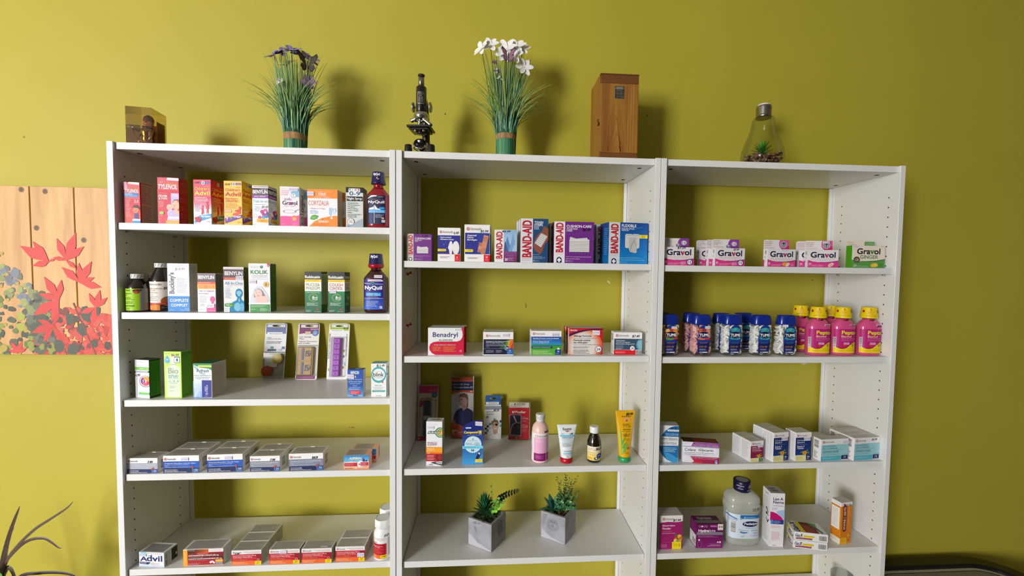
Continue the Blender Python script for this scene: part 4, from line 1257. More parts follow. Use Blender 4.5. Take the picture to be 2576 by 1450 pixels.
redbox('red1', 'crimson tablet carton at the front of the row of three', ['middle carton of the row of three crimson tablet cartons', 'hindmost carton of the row of three crimson tablet cartons'], '5.49')
redbox('red2', 'crimson tablet carton with a sticker on its white band, beside the row of three', [], None, (2065, 958, 2170, 1008, '$ 10.49'))
redbox('red3', 'crimson tablet carton with a sticker on its lid', [], None, None, (60, 76, 84, 92, '$ 10.49'))
redbox('red4', 'crimson tablet carton with a sticker over its red front, nearest the white bottles', ['crimson tablet carton behind the one nearest the white bottles'], None, (2250, 1045, 2366, 1110, '$ 10.49'))
# ------------------------------------------------------------------ bay 2, uppermost shelf: bandages
def badge(F, x, y, rx, ry, yb):
    F.R(x - rx, y, x + rx, yb, '14265c').E(x, y, rx, ry, '14265c')
    k = rx * .28
    F.R(x - k, y - ry * .62, x + k, y + ry * .75, 'f2f2f4').R(x - rx * .68, y - ry * .24, x + rx * .68, y + ry * .3, 'f2f2f4')


def gauze(F, x0, y0, x1, y1, n, c='e2e2e0'):
    d = (y1 - y0) / n
    F.P([(x0 + (x1 - x0) * .04, y0 - d * 2.4), (x0 + (x1 - x0) * .35, y0 - d * 1.1), (x0 + (x1 - x0) * .88, y0 - d * 1.9), (x0 + (x1 - x0) * .92, y0 - d * .6), (x1, y0 - d * .5), (x1, y0 + d * .6), (x0, y0 + d * .6)], 'd6d6d4')
    for i in range(n):
        F.R(x0, y0 + d * i, x1, y0 + d * (i + .68), 'ecebea').R(x0, y0 + d * (i + .68), x1, y0 + d * (i + 1), '77757a')


BG = 'adhesive dressing cartons on the bandage shelf'
c = Carton('cush_s', 'bandage_carton', 'small purple gauze pad carton in the corner by the upright', 'bandage box', '76308c', BG, side='5a2470')
F = c.F.fr(183, 522, 655, 1030)
F.R(183, 522, 303, 1030, 'd6cec6').T('BAND-AID', 204, 546, 292, 905, 'b8182c', 3, 0, 90)
F.R(204, 915, 292, 920, 'b8687a').R(204, 930, 292, 934, 'b8687a')
badge(F, 246, 992, 33, 34, 1022)
F.T('5.99', 460, 540, 582, 584, '1e0a2c', 2, 1).T('CUSHION-CARE', 330, 588, 638, 626, 'f0e8f2', 2).T('GAUZE PADS', 330, 632, 460, 652, 'f0e8f2', 1).T('SMALL', 330, 656, 396, 671, 'f0e8f2', 1)
gauze(F, 370, 785, 590, 888, 7)
F.G(330, 922, 640, 938, 1, 'e0a0b0').G(330, 948, 500, 960, 1, 'd8b8dc').T('10', 330, 985, 365, 1006, 'f0e8f2', 1).G(375, 985, 485, 1008, 2, 'd0b0d8')
c.end()

c = Carton('hydro', 'bandage_carton', 'white and indigo dressing carton showing two white oval plasters', 'bandage box', WH, BG)
F = c.F.fr(758, 400, 1192, 1043)
F.R(758, 545, 1192, 900, '2a2c92')
logo(F, 792, 458, 1062, 506)
F.T('6.49', 1068, 472, 1162, 524, '1c1a20', 2, 1).T('Hydrocolloid', 805, 570, 1016, 602, 'f4f4fa', 2).T('Adhesive Strips', 805, 608, 1068, 642, 'f4f4fa', 2)
F.R(758, 900, 1192, 908, 'e8a25a').E(1108, 782, 67, 130, 'e4e2e0').E(1108, 776, 56, 112, 'efedec').P([(990, 670), (1005, 652), (1030, 660), (1040, 700), (1065, 770), (1040, 830), (1030, 895), (1005, 912), (985, 890), (978, 830), (955, 780), (975, 720)], 'f0eeed')
for x, y, r in ((912, 682, 10), (878, 722, 13), (955, 712, 8), (925, 785, 9), (856, 695, 7)):
    F.E(x, y, r, r, '5a74d0')
F.RR(740, 805, 924, 850, 'f4e038').T('LATEX-FREE', 803, 818, 902, 836, '6a6420', 1).R(1086, 910, 1192, 1043, 'de1a2a').T('6', 1122, 945, 1144, 975, WH, 2).G(1102, 985, 1168, 1015, 2, 'f8b0b0').G(805, 945, 1015, 985, 2, '4a4a50')
c.end()

c = Carton('assort', 'bandage_carton', 'tall white and indigo carton picturing tan fabric plasters', 'bandage box', WH, BG)
F = c.F.fr(1262, 338, 1764, 1050)
F.R(1274, 497, 1756, 905, '2a2e92').GR(1520, 497, 1756, 905, '2a3a9c', '1f4a9c', 4)
logo(F, 1302, 392, 1600, 452)
F.T('$5.99', 1575, 440, 1732, 494, '1c1a20', 2, 1).T('Assorted', 1318, 526, 1498, 562, 'f4f4fa', 2).T('Fabric', 1318, 570, 1442, 602, 'f4f4fa', 2).T('Bandages', 1318, 614, 1510, 652, 'f4f4fa', 2)
F.P([(1555, 672), (1620, 690), (1592, 872), (1515, 862)], 'be765a').P([(1545, 742), (1604, 752), (1595, 820), (1532, 806)], 'd8987c')
F.P([(1645, 532), (1742, 552), (1710, 700), (1665, 915), (1582, 895), (1612, 690)], 'c67e62').P([(1618, 672), (1708, 690), (1690, 795), (1600, 775)], 'd4906f').R(1618, 668, 1706, 674, 'e6b49a').P([(1642, 540), (1738, 560), (1735, 575), (1640, 555)], 'd89a80')
F.RR(1240, 812, 1436, 864, 'f4e038').T('LATEX-FREE', 1325, 826, 1412, 846, '6a6420', 1).R(1645, 916, 1764, 1050, 'e01a2a').T('50', 1682, 942, 1722, 978, WH, 1).G(1672, 990, 1742, 1025, 2, 'f8b0b0').G(1322, 960, 1575, 1000, 2, '4a4a50')
o = c.end()
dup(o, 'white and indigo plaster carton half hidden behind the tall one with tan plasters', (.0045, .037, 0))

c = Carton('frozen', 'bandage_carton', 'narrow white carton with an icy blue and plum picture panel', 'bandage box', 'efedf0', BG)
F = c.F.fr(1845, 437, 2272, 1057)
F.T('BAND-AID', 1875, 478, 1996, 990, 'c0182e', 3, 0, 90).R(1875, 465, 1996, 470, 'd08a94').R(1875, 1002, 1996, 1007, 'd08a94')
F.GR(2020, 440, 2272, 860, '8cb8e0', 'c2d8ee', 10)
for x0, y0, x1, y1, x2, y2, k in ((2020, 860, 2085, 560, 2180, 860, '5a86bc'), (2110, 860, 2200, 500, 2272, 860, '7fa6d6'), (2020, 860, 2040, 640, 2110, 860, '4a5a8c'), (2170, 860, 2255, 640, 2290, 860, 'a8c8e8')):
    F.P([(x0, y0), (x1, y1), (x2, y2)], k)
F.GR(2020, 850, 2272, 1057, '8a4a8c', '742262', 6)
F.T('$6.49', 1984, 450, 2146, 492, '16141c', 2, 1).T('20', 2042, 980, 2098, 1030, 'f4eef4', 2).G(2108, 965, 2235, 1030, 4, 'd0a8d0').G(2085, 922, 2210, 938, 1, 'c098c0')
c.end()

c = Carton('tough', 'bandage_carton', 'tall navy carton picturing a brown strip plaster with a mesh pad', 'bandage box', '1e4a7a', BG, side='b8b4b0')
F = c.F.fr(75, 218, 568, 1005)
F.R(75, 218, 292, 1005, 'dddee9').T('BAND-AID', 103, 250, 272, 912, 'b8182e', 3, 0, 90).R(100, 925, 262, 930, 'c8788a').G(100, 936, 255, 944, 1, 'c8586a').T('Johnson & Johnson', 95, 955, 256, 974, 'c04a5c', 0, 1)
F.T('TOUGH', 320, 262, 474, 305, 'f4f4fa', 2).T('STRIPS', 318, 310, 466, 350, 'f4f4fa', 2).T('EXTRA', 316, 358, 400, 380, 'e8ecf4', 1).T('LARGE', 316, 388, 400, 410, 'e8ecf4', 1)
F.P([(478, 350), (520, 355), (568, 390), (568, 590), (500, 690), (470, 800), (432, 852), (330, 790), (302, 700), (330, 590), (380, 500), (460, 440)], '8c4e40').P([(440, 474), (556, 530), (440, 728), (325, 655)], 'e4e2e2')
for i in range(7):
    for j in range(7):
        a, b = (i + .5) / 7, (j + .5) / 7
        F.E(440 + a * 116 - b * 115, 474 + a * 56 + b * 181, 6, 9, '6c7078', 8)
        F.k -= 1
F.k += 2
F.G(300, 852, 420, 868, 1, 'c8d0a8').G(300, 885, 520, 945, 3, 'a8bcd8').T('10', 300, 958, 328, 986, 'f0f0f6', 1).G(338, 960, 420, 990, 2, 'a8bcd8')
o = c.end()
dup(o, 'navy strip plaster carton just behind the tall one with the mesh pad', (-.0035, .037, 0))
dup(o, 'navy strip plaster carton, hindmost of the three with the mesh pad', (-.008, .075, 0))

c = Carton('cush_l', 'bandage_carton', 'large purple gauze pad carton with a white side strip', 'bandage box', '70298a', BG, side='3a1a44')
F = c.F.fr(665, 268, 1388, 1018)
F.R(665, 268, 862, 1018, 'e9e7ed').T('BAND-AID', 698, 290, 832, 825, 'c0142c', 3, 0, 90).R(698, 838, 825, 843, 'd08a98').T('Johnson & Johnson', 698, 860, 825, 872, 'c86a7a')
badge(F, 762, 962, 48, 55, 1012)
F.T('CUSHION-CARE', 888, 326, 1340, 374, 'f6f2f8', 2).T('GAUZE PADS', 888, 386, 1086, 410, 'f6f2f8', 2).T('LARGE', 888, 418, 992, 444, 'f6f2f8', 2).T('$6.49', 1175, 382, 1322, 442, '1a0a24', 2, 1)
for i in range(5):
    for j in range(9):
        F.E(900 + j * 56 + (i % 2) * 28, 480 + i * 90, 22, 34, '752e90', 10)
        F.k -= 1
F.k += 2
gauze(F, 942, 600, 1305, 818, 9)
F.T('2 thick layers', 880, 895, 1018, 913, 'f0c0a0', 1).T('of cushioning for extra comfort', 1026, 895, 1342, 915, 'f0e8f4').T('highly absorbent design', 880, 932, 1132, 952, 'f0e8f4').T('10', 880, 968, 908, 994, WH, 1).G(918, 968, 1030, 996, 2, 'd0b0d8')
o = c.end()
dup(o, 'purple gauze pad carton mostly hidden behind the large one', (-.0075, .05, 0))

c = Carton('flex', 'bandage_carton', 'bright blue rolled gauze carton with a yellow flag, at the end of the shelf', 'bandage box', '0a6ab8', BG, side='0f3f88', top='0c3f86')
F = c.F.fr(1650, 280, 2352, 1032)
F.GR(1845, 280, 2352, 1032, '0a489a', '0c8cd6', 12).R(1650, 280, 1848, 1032, 'dbe0e5').T('BAND-AID', 1684, 310, 1818, 842, 'c0142c', 3, 0, 90).R(1684, 858, 1812, 863, 'd08a98').T('Johnson & Johnson', 1684, 880, 1812, 893, 'c86a7a')
badge(F, 1745, 985, 46, 54, 1028)
F.T('FLEXIBLE', 1873, 310, 2140, 362, 'f4f8fc', 2).T('ROLLED GAUZE', 1873, 374, 2106, 404, 'e4f0fa', 1).T('MEDIUM', 1873, 408, 2000, 434, 'e4f0fa', 1).P([(2120, 385), (2260, 350), (2262, 358), (2122, 395)], '5a86b8')
F.RR(1940, 486, 2078, 742, 'd9d9da', .2).RR(2070, 484, 2200, 745, 'd4d4d6', .2).P([(1955, 500), (2070, 500), (2070, 515), (1955, 515)], 'bcbcbe').P([(2080, 500), (2190, 500), (2190, 515), (2080, 515)], 'bcbcbe').P([(2010, 545), (2150, 540), (2155, 820), (2120, 832), (2030, 810), (2010, 760)], 'c4c4c4').P([(2110, 570), (2120, 575), (2060, 700), (2040, 800), (2030, 790), (2050, 690)], '9c9c9e').P([(2100, 580), (2150, 700), (2155, 730), (2110, 640)], 'aaaaac')
F.R(2198, 497, 2347, 560, 'f3e02c').T('VALUE', 2228, 508, 2312, 524, '3a3610', 2).T('PACK', 2238, 534, 2305, 550, '3a3610', 2).G(1860, 905, 2268, 940, 2, '7cd0f4').G(1860, 952, 2290, 970, 1, 'b8e4f8').T('5', 1862, 988, 1874, 1010, 'd8f0fa', 1).G(1884, 988, 2040, 1012, 2, '7cd0f4')
c.L.fr(0, 0, 100, 100).GR(0, 0, 100, 100, '0f3f88', '0c70b8', 8).G(45, 12, 95, 78, 14, '5aa8dc')
o = c.end()
dup(o, 'dark blue carton behind the rolled gauze carton, only its edge showing', (-.013, .074, 0))

# ------------------------------------------------------------------ bay 2, second shelf: allergy tablets
c = Carton('benadryl', 'tablet_carton', 'white allergy carton with a swooping crimson shape and navy lettering', 'medicine box', 'ebedf1', side='b01238')
F = c.F.fr(578, 343, 1257, 866)
CR = 'ce0a3c'
F.P([(1215, 343), (1257, 343), (1257, 862), (1190, 862), (1190, 580), (1225, 530), (1235, 470)], CR).P([(1192, 578), (1192, 862), (1130, 862), (1130, 603)], CR)
F.P([(1131, 602), (1131, 862), (720, 860), (650, 822), (607, 762), (600, 710), (622, 650), (680, 614), (760, 603)], CR)
F.T('Benadryl', 668, 428, 1140, 545, '16206c', 1).T('ALLERGIES', 776, 562, 1040, 592, '2a2a3c', 2).T('Soulage rapidement et efficacement :', 690, 657, 1112, 680, 'fae8ec', 1)
for i in range(4):
    F.E(670, 702 + i * 24, 5, 5, 'f0a23c').E(868, 702 + i * 24, 5, 5, 'f0a23c')
F.G(682, 692, 850, 786, 4, 'f0a23c', .3).G(880, 692, 1142, 800, 5, 'f0a23c', .2).T('12', 1180, 762, 1218, 790, 'fae0e4', 1).G(1165, 798, 1218, 808, 1, 'f4b0b8').R(578, 858, 1257, 866, 'e8e6e8')
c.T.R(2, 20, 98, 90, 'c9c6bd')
c.price(1090, 362, 1206, 402, '$ 10.19', tilt=-.1)
o = c.end()
dup(o, 'white allergy carton standing behind the one with the crimson shape', (.0045, .0375, 0))

c = Carton('bm_30', 'tablet_carton', 'white and black navy allergy carton with rainbow wedges', 'medicine box', WH, side='dad8d6')
F = c.F.fr(1632, 420, 2212, 868)
logo(F, 1684, 468, 1966, 516)
F.R(1640, 560, 2206, 852, '15183a').P([(1930, 740), (2040, 620), (2090, 566), (2100, 740)], '25603c').P([(2040, 740), (2060, 640), (2110, 566), (2140, 566), (2100, 740)], '5a8c34').P([(2090, 740), (2110, 620), (2150, 566), (2180, 566), (2150, 740)], 'e0a02a').P([(2120, 740), (2140, 630), (2175, 566), (2206, 566), (2206, 740)], 'e2702a').P([(2150, 740), (2206, 610), (2206, 740)], 'd0381f')
F.T('Soulagement des allergies extra fort', 1692, 590, 2132, 613, 'eef0f6', 2).T('Extra strength allergy relief', 1692, 618, 2026, 640, 'eef0f6', 2).G(1692, 652, 2100, 690, 2, 'c0c4d4').T('10 mg', 1692, 702, 1748, 718, 'e4e6ee').R(1640, 738, 2080, 742, '8a90ac').E(2090, 725, 46, 48, 'eceef4').E(2090, 725, 41, 43, '15183a').T('24', 2062, 705, 2116, 750, 'eceef4', 2)
F.R(2086, 746, 2206, 852, '1f62b2').T('30', 2130, 768, 2164, 790, 'e8f0fa', 2).G(2102, 802, 2190, 834, 2, 'b0ccec').G(1692, 765, 1850, 820, 3, 'b0b4c8').G(1880, 765, 2005, 820, 3, 'b0b4c8').R(1632, 852, 2212, 868, 'f0f0f2')
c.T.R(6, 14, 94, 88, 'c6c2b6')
c.price(2008, 453, 2132, 512, '$ 10.49')
o = c.end()
dup(o, 'white topped allergy carton right behind the one with rainbow wedges', (.002, .0362, 0))

c = Carton('bm_24', 'tablet_carton', 'white carton with a blue sky over green fields band', 'medicine box', WH, side='e4e2e0')
F = c.F.fr(266, 380, 808, 822)
logo(F, 292, 410, 514, 454)
F.GR(268, 484, 806, 632, '103e9a', '2c9cd8', 8).T('Remède 24 heures contre les allergies', 300, 503, 762, 529, 'f0f4fa', 2).G(300, 536, 640, 550, 1, 'c0d8f0').T('24 hour Allergy Remedy', 300, 566, 588, 591, 'f0f4fa', 2).G(300, 598, 575, 610, 1, 'c8e4f4')
F.R(268, 632, 806, 645, '1f7038').R(268, 645, 806, 818, '3c9a34').RR(268, 658, 648, 690, '14386c', .1).T('NON DROWSY / SANS SOMNOLENCE', 300, 668, 612, 682, 'e0e8f0', 1).P([(268, 715), (806, 700), (806, 818), (268, 818)], '5cac3a').G(300, 728, 690, 805, 4, 'd4ecb8').R(697, 714, 800, 808, '16308a').T('30', 735, 735, 772, 758, 'eef0fa', 2).G(712, 768, 788, 796, 2, 'b0bce4').E(754, 698, 22, 17, 'eef0f0')
c.L.fr(0, 0, 100, 100).G(20, 60, 80, 95, 6, '3a3a3c').BC(20, 30, 70, 58, False)
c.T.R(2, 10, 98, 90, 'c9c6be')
c.price(638, 416, 756, 482, '$ 8.79')
o = c.end()
dup(o, 'carton whose white edge shows behind the one with green fields', (-.001, .0315, 0))

c = Carton('stanley', 'tablet_carton', 'red and peach allergy capsule carton with a round white 24 badge', 'medicine box', 'd01c2c', side='e2d8d4')
F = c.F.fr(930, 335, 1550, 808)
F.E(1190, 660, 350, 330, 'e86a4c', 32).E(1190, 660, 310, 300, 'ef9478', 32).E(1190, 660, 275, 275, 'efb8a4', 32).E(1190, 660, 240, 250, 'ead2c8', 32).E(1190, 660, 205, 225, 'e6e2e0', 32)
F.P([(930, 335), (1550, 335), (1550, 342), (1300, 350), (1100, 385), (930, 440)], 'd01c2c')
for a, b in zip([(930, 440, 482), (1015, 408, 447), (1100, 384, 416), (1200, 364, 392), (1300, 350, 374), (1420, 343, 362)], [(1015, 408, 447), (1100, 384, 416), (1200, 364, 392), (1300, 350, 374), (1420, 343, 362), (1550, 341, 358)]):
    F.P([(a[0], a[2]), (b[0], b[2]), (b[0], b[1]), (a[0], a[1])], '3a1a48')
F.T('Stanley', 946, 352, 1082, 392, 'f8e8e8', 2, 1).T('Allergy Formula', 1015, 458, 1336, 496, '23182c', 2).G(1015, 508, 1435, 524, 1, '5a4a50').T('Formule contre', 1015, 533, 1322, 566, '23182c', 2).T('les Allergies', 1015, 578, 1266, 612, '23182c', 2).G(1015, 622, 1500, 638, 1, '5a4a50').G(1010, 660, 1395, 695, 2, '4a3a42').G(1010, 714, 1330, 796, 4, '4a3a42')
F.E(1470, 712, 60, 62, '23184c').E(1470, 712, 53, 55, 'f4f2f4').T('24', 1436, 692, 1504, 736, '1a1640', 2).G(1412, 782, 1525, 798, 1, '7a1420')
c.L.fr(0, 0, 100, 100).R(0, 0, 60, 30, 'c81c2c').R(10, 30, 50, 100, '3a2a34').R(60, 0, 100, 100, 'ece8e6').BC(66, 55, 90, 95, False)
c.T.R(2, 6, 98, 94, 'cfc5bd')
c.price(1352, 370, 1490, 450, '$ 15.49', tilt=.05, col='ecebee')
o = c.end()
dup(o, 'red edged capsule carton behind the one with the round white 24 badge', (-.0025, .0365, 0))

c = Carton('bm_des', 'tablet_carton', 'white carton with slate and red bands and a pale blue head in profile', 'medicine box', WH, side='e8e6e4')
F = c.F.fr(1742, 405, 2256, 806)
logo(F, 1774, 440, 2016, 486)
F.T('$7.49', 2072, 450, 2210, 502, '1a181e', 2, 1).G(2172, 424, 2242, 434, 1, 'a0a0a8').R(1748, 520, 2256, 716, '35506c').P([(2256, 530), (2200, 534), (2168, 560), (2158, 600), (2146, 632), (2160, 640), (2160, 680), (2180, 690), (2190, 714), (2256, 714)], '6aa8c2').P([(2256, 545), (2205, 550), (2180, 580), (2180, 640), (2210, 690), (2256, 700)], '84bcd2')
F.T('Desloratadine', 1784, 544, 1946, 563, 'e8ecf2', 2).T('Contrôle des allergies', 1784, 574, 2036, 596, 'e8ecf2', 2).T('Desloratadine Allergy control', 1784, 604, 2120, 627, 'e8ecf2', 2).G(1784, 636, 1975, 672, 2, 'a8b8c8').G(1784, 680, 1920, 710, 2, 'e0e4ea')
F.R(1744, 720, 2142, 806, 'da1a28').G(1775, 748, 2030, 782, 2, 'f8b8b8').R(2150, 724, 2256, 806, '8b8d95').T('30', 2184, 738, 2214, 758, 'e0e0e4', 1).G(2165, 770, 2235, 796, 2, 'd0d0d4').E(2080, 690, 42, 42, 'f2f2f4').T('24', 2060, 670, 2102, 712, '2a3a4c', 2)
c.L.fr(0, 0, 100, 100).BC(15, 8, 75, 42, False).G(20, 55, 80, 92, 5, 'a8a6a4')
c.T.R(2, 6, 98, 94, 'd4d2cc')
c.end()

# ------------------------------------------------------------------ bay 2, third shelf
c = Carton('rub', 'medicine_carton', 'tall white ointment carton with an orange band and green ring mark', 'medicine box', 'e8eaf0', side='bcbcba')
F = c.F.fr(362, 708, 568, 1268)
F.G(385, 742, 530, 750, 1, 'b0b0bc').E(540, 846, 66, 64, '2c7a3c').E(542, 846, 54, 52, 'e8eaf0').E(542, 846, 48, 46, '58a03c').E(542, 848, 34, 32, 'eeb04a').P([(395, 828), (548, 828), (536, 864), (378, 864)], '1c4a2a').T('RUB·A535', 392, 834, 536, 859, 'f4f8f4', 2, 1)
F.T('MUSCLE', 380, 966, 500, 990, 'a83450', 1).T('& JOINT', 380, 992, 496, 1016, 'a83450', 1).R(362, 1028, 568, 1096, 'f4a01c').T('REGULAR', 378, 1042, 465, 1056, 'fae8c8', 1).T('STRENGTH', 378, 1062, 474, 1076, 'fae8c8', 1).GR(362, 1096, 568, 1118, 'f08a1c', 'd8401c', 3).T('ODOUR', 376, 1100, 410, 1112, 'fae8d8', 1)
F.R(362, 1118, 568, 1208, 'b41c28').P([(490, 1118), (568, 1118), (568, 1208), (510, 1208), (485, 1160)], '741218').E(535, 1160, 26, 36, 'a02028').G(378, 1128, 488, 1160, 2, 'f4c8c8').G(378, 1166, 490, 1192, 2, 'f4c8c8').P([(420, 1222), (480, 1210), (568, 1225), (568, 1262), (520, 1250), (460, 1240)], '4a464c').P([(480, 1214), (568, 1232), (568, 1242), (500, 1232)], 'd8d6d8').T('100 g', 376, 1246, 398, 1256, '5a5a64').T('EXTRA', 404, 1243, 448, 1258, '3a3a44', 1)
c.T.fr(0, 0, 100, 100).T('RUB·A535', 25, 30, 75, 60, '3a6a3c', 1).E(70, 45, 16, 20, 'c8b04a')
c.R.G(20, 10, 80, 90, 20, 'a4a4a2')
c.F.fr(362, 708, 568, 1268)
c.price(378, 766, 462, 800, '$ 13.89')
c.end()

# wart gel: display card front with a sloping corner, on a shallow tray
x, y, z, yaw, w, d, h = POS['compw']
mb = MB()
prof = [(0, 0), (w, 0), (w, h * .985), (w * .975, h), (w * .7, h * .997), (w * .5, h * .985), (w * .28, h * .945), (w * .12, h * .895), (0, h * .845)]
n = len(prof)
vs = [(p[0], 0, p[1]) for p in prof] + [(p[0], .0009, p[1]) for p in prof]
mb.add(vs, [tuple(range(n)), tuple(range(2 * n - 1, n - 1, -1))] + [(k, (k + 1) % n, n + (k + 1) % n, n + k) for k in range(n)], M('1c2a7c', .4))
o = mb.build('wart_gel_pack', None, (x, y, z), R_(yaw))
tag(o, 'navy to sky blue gel pack with a sloping top corner and yellow lettering', 'medicine box')
bb = MB()
bb.box(.001, .001, 0, w - .001, d, h * .62, M('2a6ab4', .42), .0006)
bb.build('tray', o)
pm = MB()
F = Art(pm, flat(0, 0, 0, w, 0, 0, 0, 0, h, 0, -1, 0), w, h, base=.0001).fr(815, 693, 1080, 1247)
F.GR(815, 830, 1080, 1247, '1c2a7c', '3ca4e4', 14)
F.RR(855, 780, 925, 794, 'e8ecf4', .2).T('Compound', 834, 826, 1014, 866, 'f6e03c', 3).T('W', 1020, 820, 1062, 872, 'f6e03c', 3).G(875, 873, 1065, 882, 1, 'c8d4ec').E(950, 998, 108, 106, 'cfeaf6', 32).T('6', 942, 916, 958, 938, '2a4a8c', 2).G(880, 942, 1020, 955, 2, '7a8aa8').G(860, 975, 965, 1004, 2, '4a5a84').T('GEL', 970, 974, 1040, 1012, '3a7ab4')
F.R(815, 1015, 1078, 1050, '78dcf4').G(828, 1022, 1070, 1044, 2, '2a6aa4').T('1', 928, 1058, 940, 1084, '2a5a94', 1).E(955, 1072, 10, 13, '2a5a94').P([(1020, 1088), (1054, 1104), (1018, 1192), (984, 1176)], '1a1f44').P([(1022, 1094), (1046, 1106), (1038, 1128), (1014, 1116)], 'd0d4e0').P([(984, 1184), (1072, 1182), (1072, 1224), (976, 1224)], 'f4d63a').G(1010, 1192, 1066, 1216, 2, '8a7420').T('7 g', 832, 1210, 848, 1222, '1a3a6c')
pm.build('pack_print', o)
sticker(o, flat(0, 0, 0, w, 0, 0, 0, 0, h, 0, -1, 0), F.q, 978, 702, 1068, 754, '$ 17.29', w, h, base=.003, tilt=.08)
# ------------------------------------------------------------------ bay 3, uppermost shelf: nausea tablets
def nausea(c, kind, num, hand=None):
    F = c.F.fr(1305, 520, 1890, 872)
    F.P([(1275, 716), (1400, 754), (1520, 770), (1640, 774), (1750, 765), (1892, 742), (1892, 880), (1275, 880)], 'd63a8c').P([(1520, 766), (1640, 768), (1750, 757), (1892, 733), (1892, 745), (1750, 769), (1640, 778), (1520, 774)], '6a2c84')
    F.T('Gravol', 1355, 560, 1832, 678, '15153e', 3).T('v', 1634, 598, 1706, 676, 'c2345c', 3).G(1380, 690, 1820, 703, 1, 'd05a84').G(1370, 712, 1830, 725, 1, 'd05a84').G(1440, 734, 1750, 746, 1, 'b0a0a8')
    F.T(str(num), 1320, 786, 1350 + 12 * len(str(num)), 824, 'f4d8e6', 2).G(1380, 815, 1630, 860, 2, 'f0b8d4').G(1310, 828, 1360, 848, 1, 'f0b8d4')
    if kind == 12:
        F.E(1660, 830, 34, 32, 'e08ab8').E(1700, 825, 36, 30, 'd880b0').E(1805, 806, 62, 62, '6a2484').E(1805, 808, 46, 46, 'f4f0f4').T('12', 1778, 782, 1834, 830, '14101c', 2)
    elif kind == 8:
        F.E(1700, 812, 60, 42, 'd8842c').E(1650, 820, 40, 36, 'e8a040').P([(1680, 850), (1700, 800), (1760, 790), (1770, 820), (1735, 860), (1695, 872)], 'ecd4c4').G(1790, 800, 1860, 860, 4, 'f0c0d8')
    else:
        F.P([(1690, 850), (1700, 815), (1760, 775), (1800, 785), (1800, 820), (1745, 862), (1705, 866)], 'eecab8').P([(1715, 848), (1730, 820), (1770, 800), (1780, 815), (1745, 845)], 'dcb0a0')
    if hand:
        F.T(hand, 1660, 528, 1766, 572, '17141c', 2, 1)

    def tabart(A):
        A.fr(1245, 272, 1825, 520)
        if kind == 12:
            A.T('NAUSEA RELIEF', 1270, 294, 1415, 312, '63405c', 1).T('for up to 12 HR', 1270, 325, 1420, 344, '63405c', 1).T('SOULAGEMENT des', 1270, 356, 1450, 374, '63405c', 1).T('NAUSÉES  jusqu’à', 1270, 386, 1445, 405, '63405c', 1).T('12 HEURES', 1270, 415, 1370, 430, '63405c', 1)
            A.P([(1640, 272), (1825, 272), (1825, 520), (1650, 520), (1600, 460), (1588, 390), (1604, 320)], '8c3ca4').P([(1650, 520), (1620, 480), (1700, 470), (1825, 480), (1825, 520)], '701a88')
            A.E(1718, 394, 72, 76, '5c1c74').E(1718, 393, 52, 54, 'f4f0f6').O(1718, 393, 66, 70, 'd8b8e4', .08).T('12', 1684, 365, 1754, 424, '14101c', 2).E(1595, 464, 50, 52, '56586a').O(1595, 464, 44, 46, 'c4c6ce', .12).P([(1565, 440), (1595, 428), (1625, 440), (1604, 460), (1600, 495), (1590, 495), (1586, 460)], 'd0d2d8')
        else:
            A.T('NAUSEA RELIEF', 1265, 312, 1440, 336, 'b03a50', 1).T('SOULAGEMENT', 1265, 358, 1440, 382, 'b03a50', 1).T('des NAUSÉES', 1265, 402, 1412, 426, 'b03a50', 1)
            A.P([(1610, 272), (1825, 272), (1825, 520), (1660, 520), (1598, 440), (1590, 350)], 'd85c9c').P([(1660, 520), (1640, 480), (1740, 470), (1825, 400), (1825, 520)], 'c82070').E(1698, 392, 76, 86, 'c8cad2').E(1698, 392, 62, 70, '3e4250').E(1698, 392, 52, 60, 'a8acb8').P([(1655, 352), (1698, 340), (1741, 352), (1708, 375), (1703, 440), (1693, 440), (1688, 375)], '23262f')
        A.G(1265, 450, 1520, 505, 3, 'dca0b8')
    c.tab(.0, .915, .0292 if kind == 12 else .031, tabart)
    c.L.R(0, 0, 100, 100, 'eceaee').G(35, 30, 60, 80, 2, 'a8a4ac').R(0, 60, 30, 100, 'd63a8c').BC(40, 8, 72, 28, False)


GN = 'nausea tablet cartons'
c = Carton('grav1', 'tablet_carton', 'nausea carton with a purple tab marked 12, half hidden by the upright', 'medicine box', 'e4e2e5', GN)
nausea(c, 12, 8)
c.F.T('$7.29', 1560, 515, 1720, 562, '17141c', 2, 1)
c.end()
c = Carton('grav2', 'tablet_carton', 'nausea carton with a purple tab marked 12, in front of its two look-alikes', 'medicine box', 'e4e2e5', GN)
nausea(c, 12, 8, '$7.49')
o = c.end()
dup(o, 'nausea carton directly behind the one with the purple tab and handwritten price', (-.0066, .026, 0))
dup(o, 'hindmost nausea carton of the purple tabbed group, set a little aside', (-.024, .055, 0))
c = Carton('grav3', 'tablet_carton', 'nausea carton with a pink tab and an orange capsule printed on it', 'medicine box', 'e4e2e5', GN)
nausea(c, 8, 8)
c.price(1575, 515, 1720, 555, '$ 5.49')
c.end()
c = Carton('grav4', 'tablet_carton', 'nausea carton with a pink tab and sticker, in front of its look-alike', 'medicine box', 'e4e2e5', GN)
nausea(c, 30, 30)
o = c.end()
for ch in children(o):
    sticker(ch, flat(0, c.d - .0012, c.h, .915 * c.w, 0, 0, 0, 0, .031, 0, -1, 0), (1245, 272, 1825, 520), 1615, 285, 1752, 345, '$ 10.49', .915 * c.w, .031)
dup(o, 'nausea carton peeping out behind the pink tabbed one with the sticker', (-.0135, .026, 0))

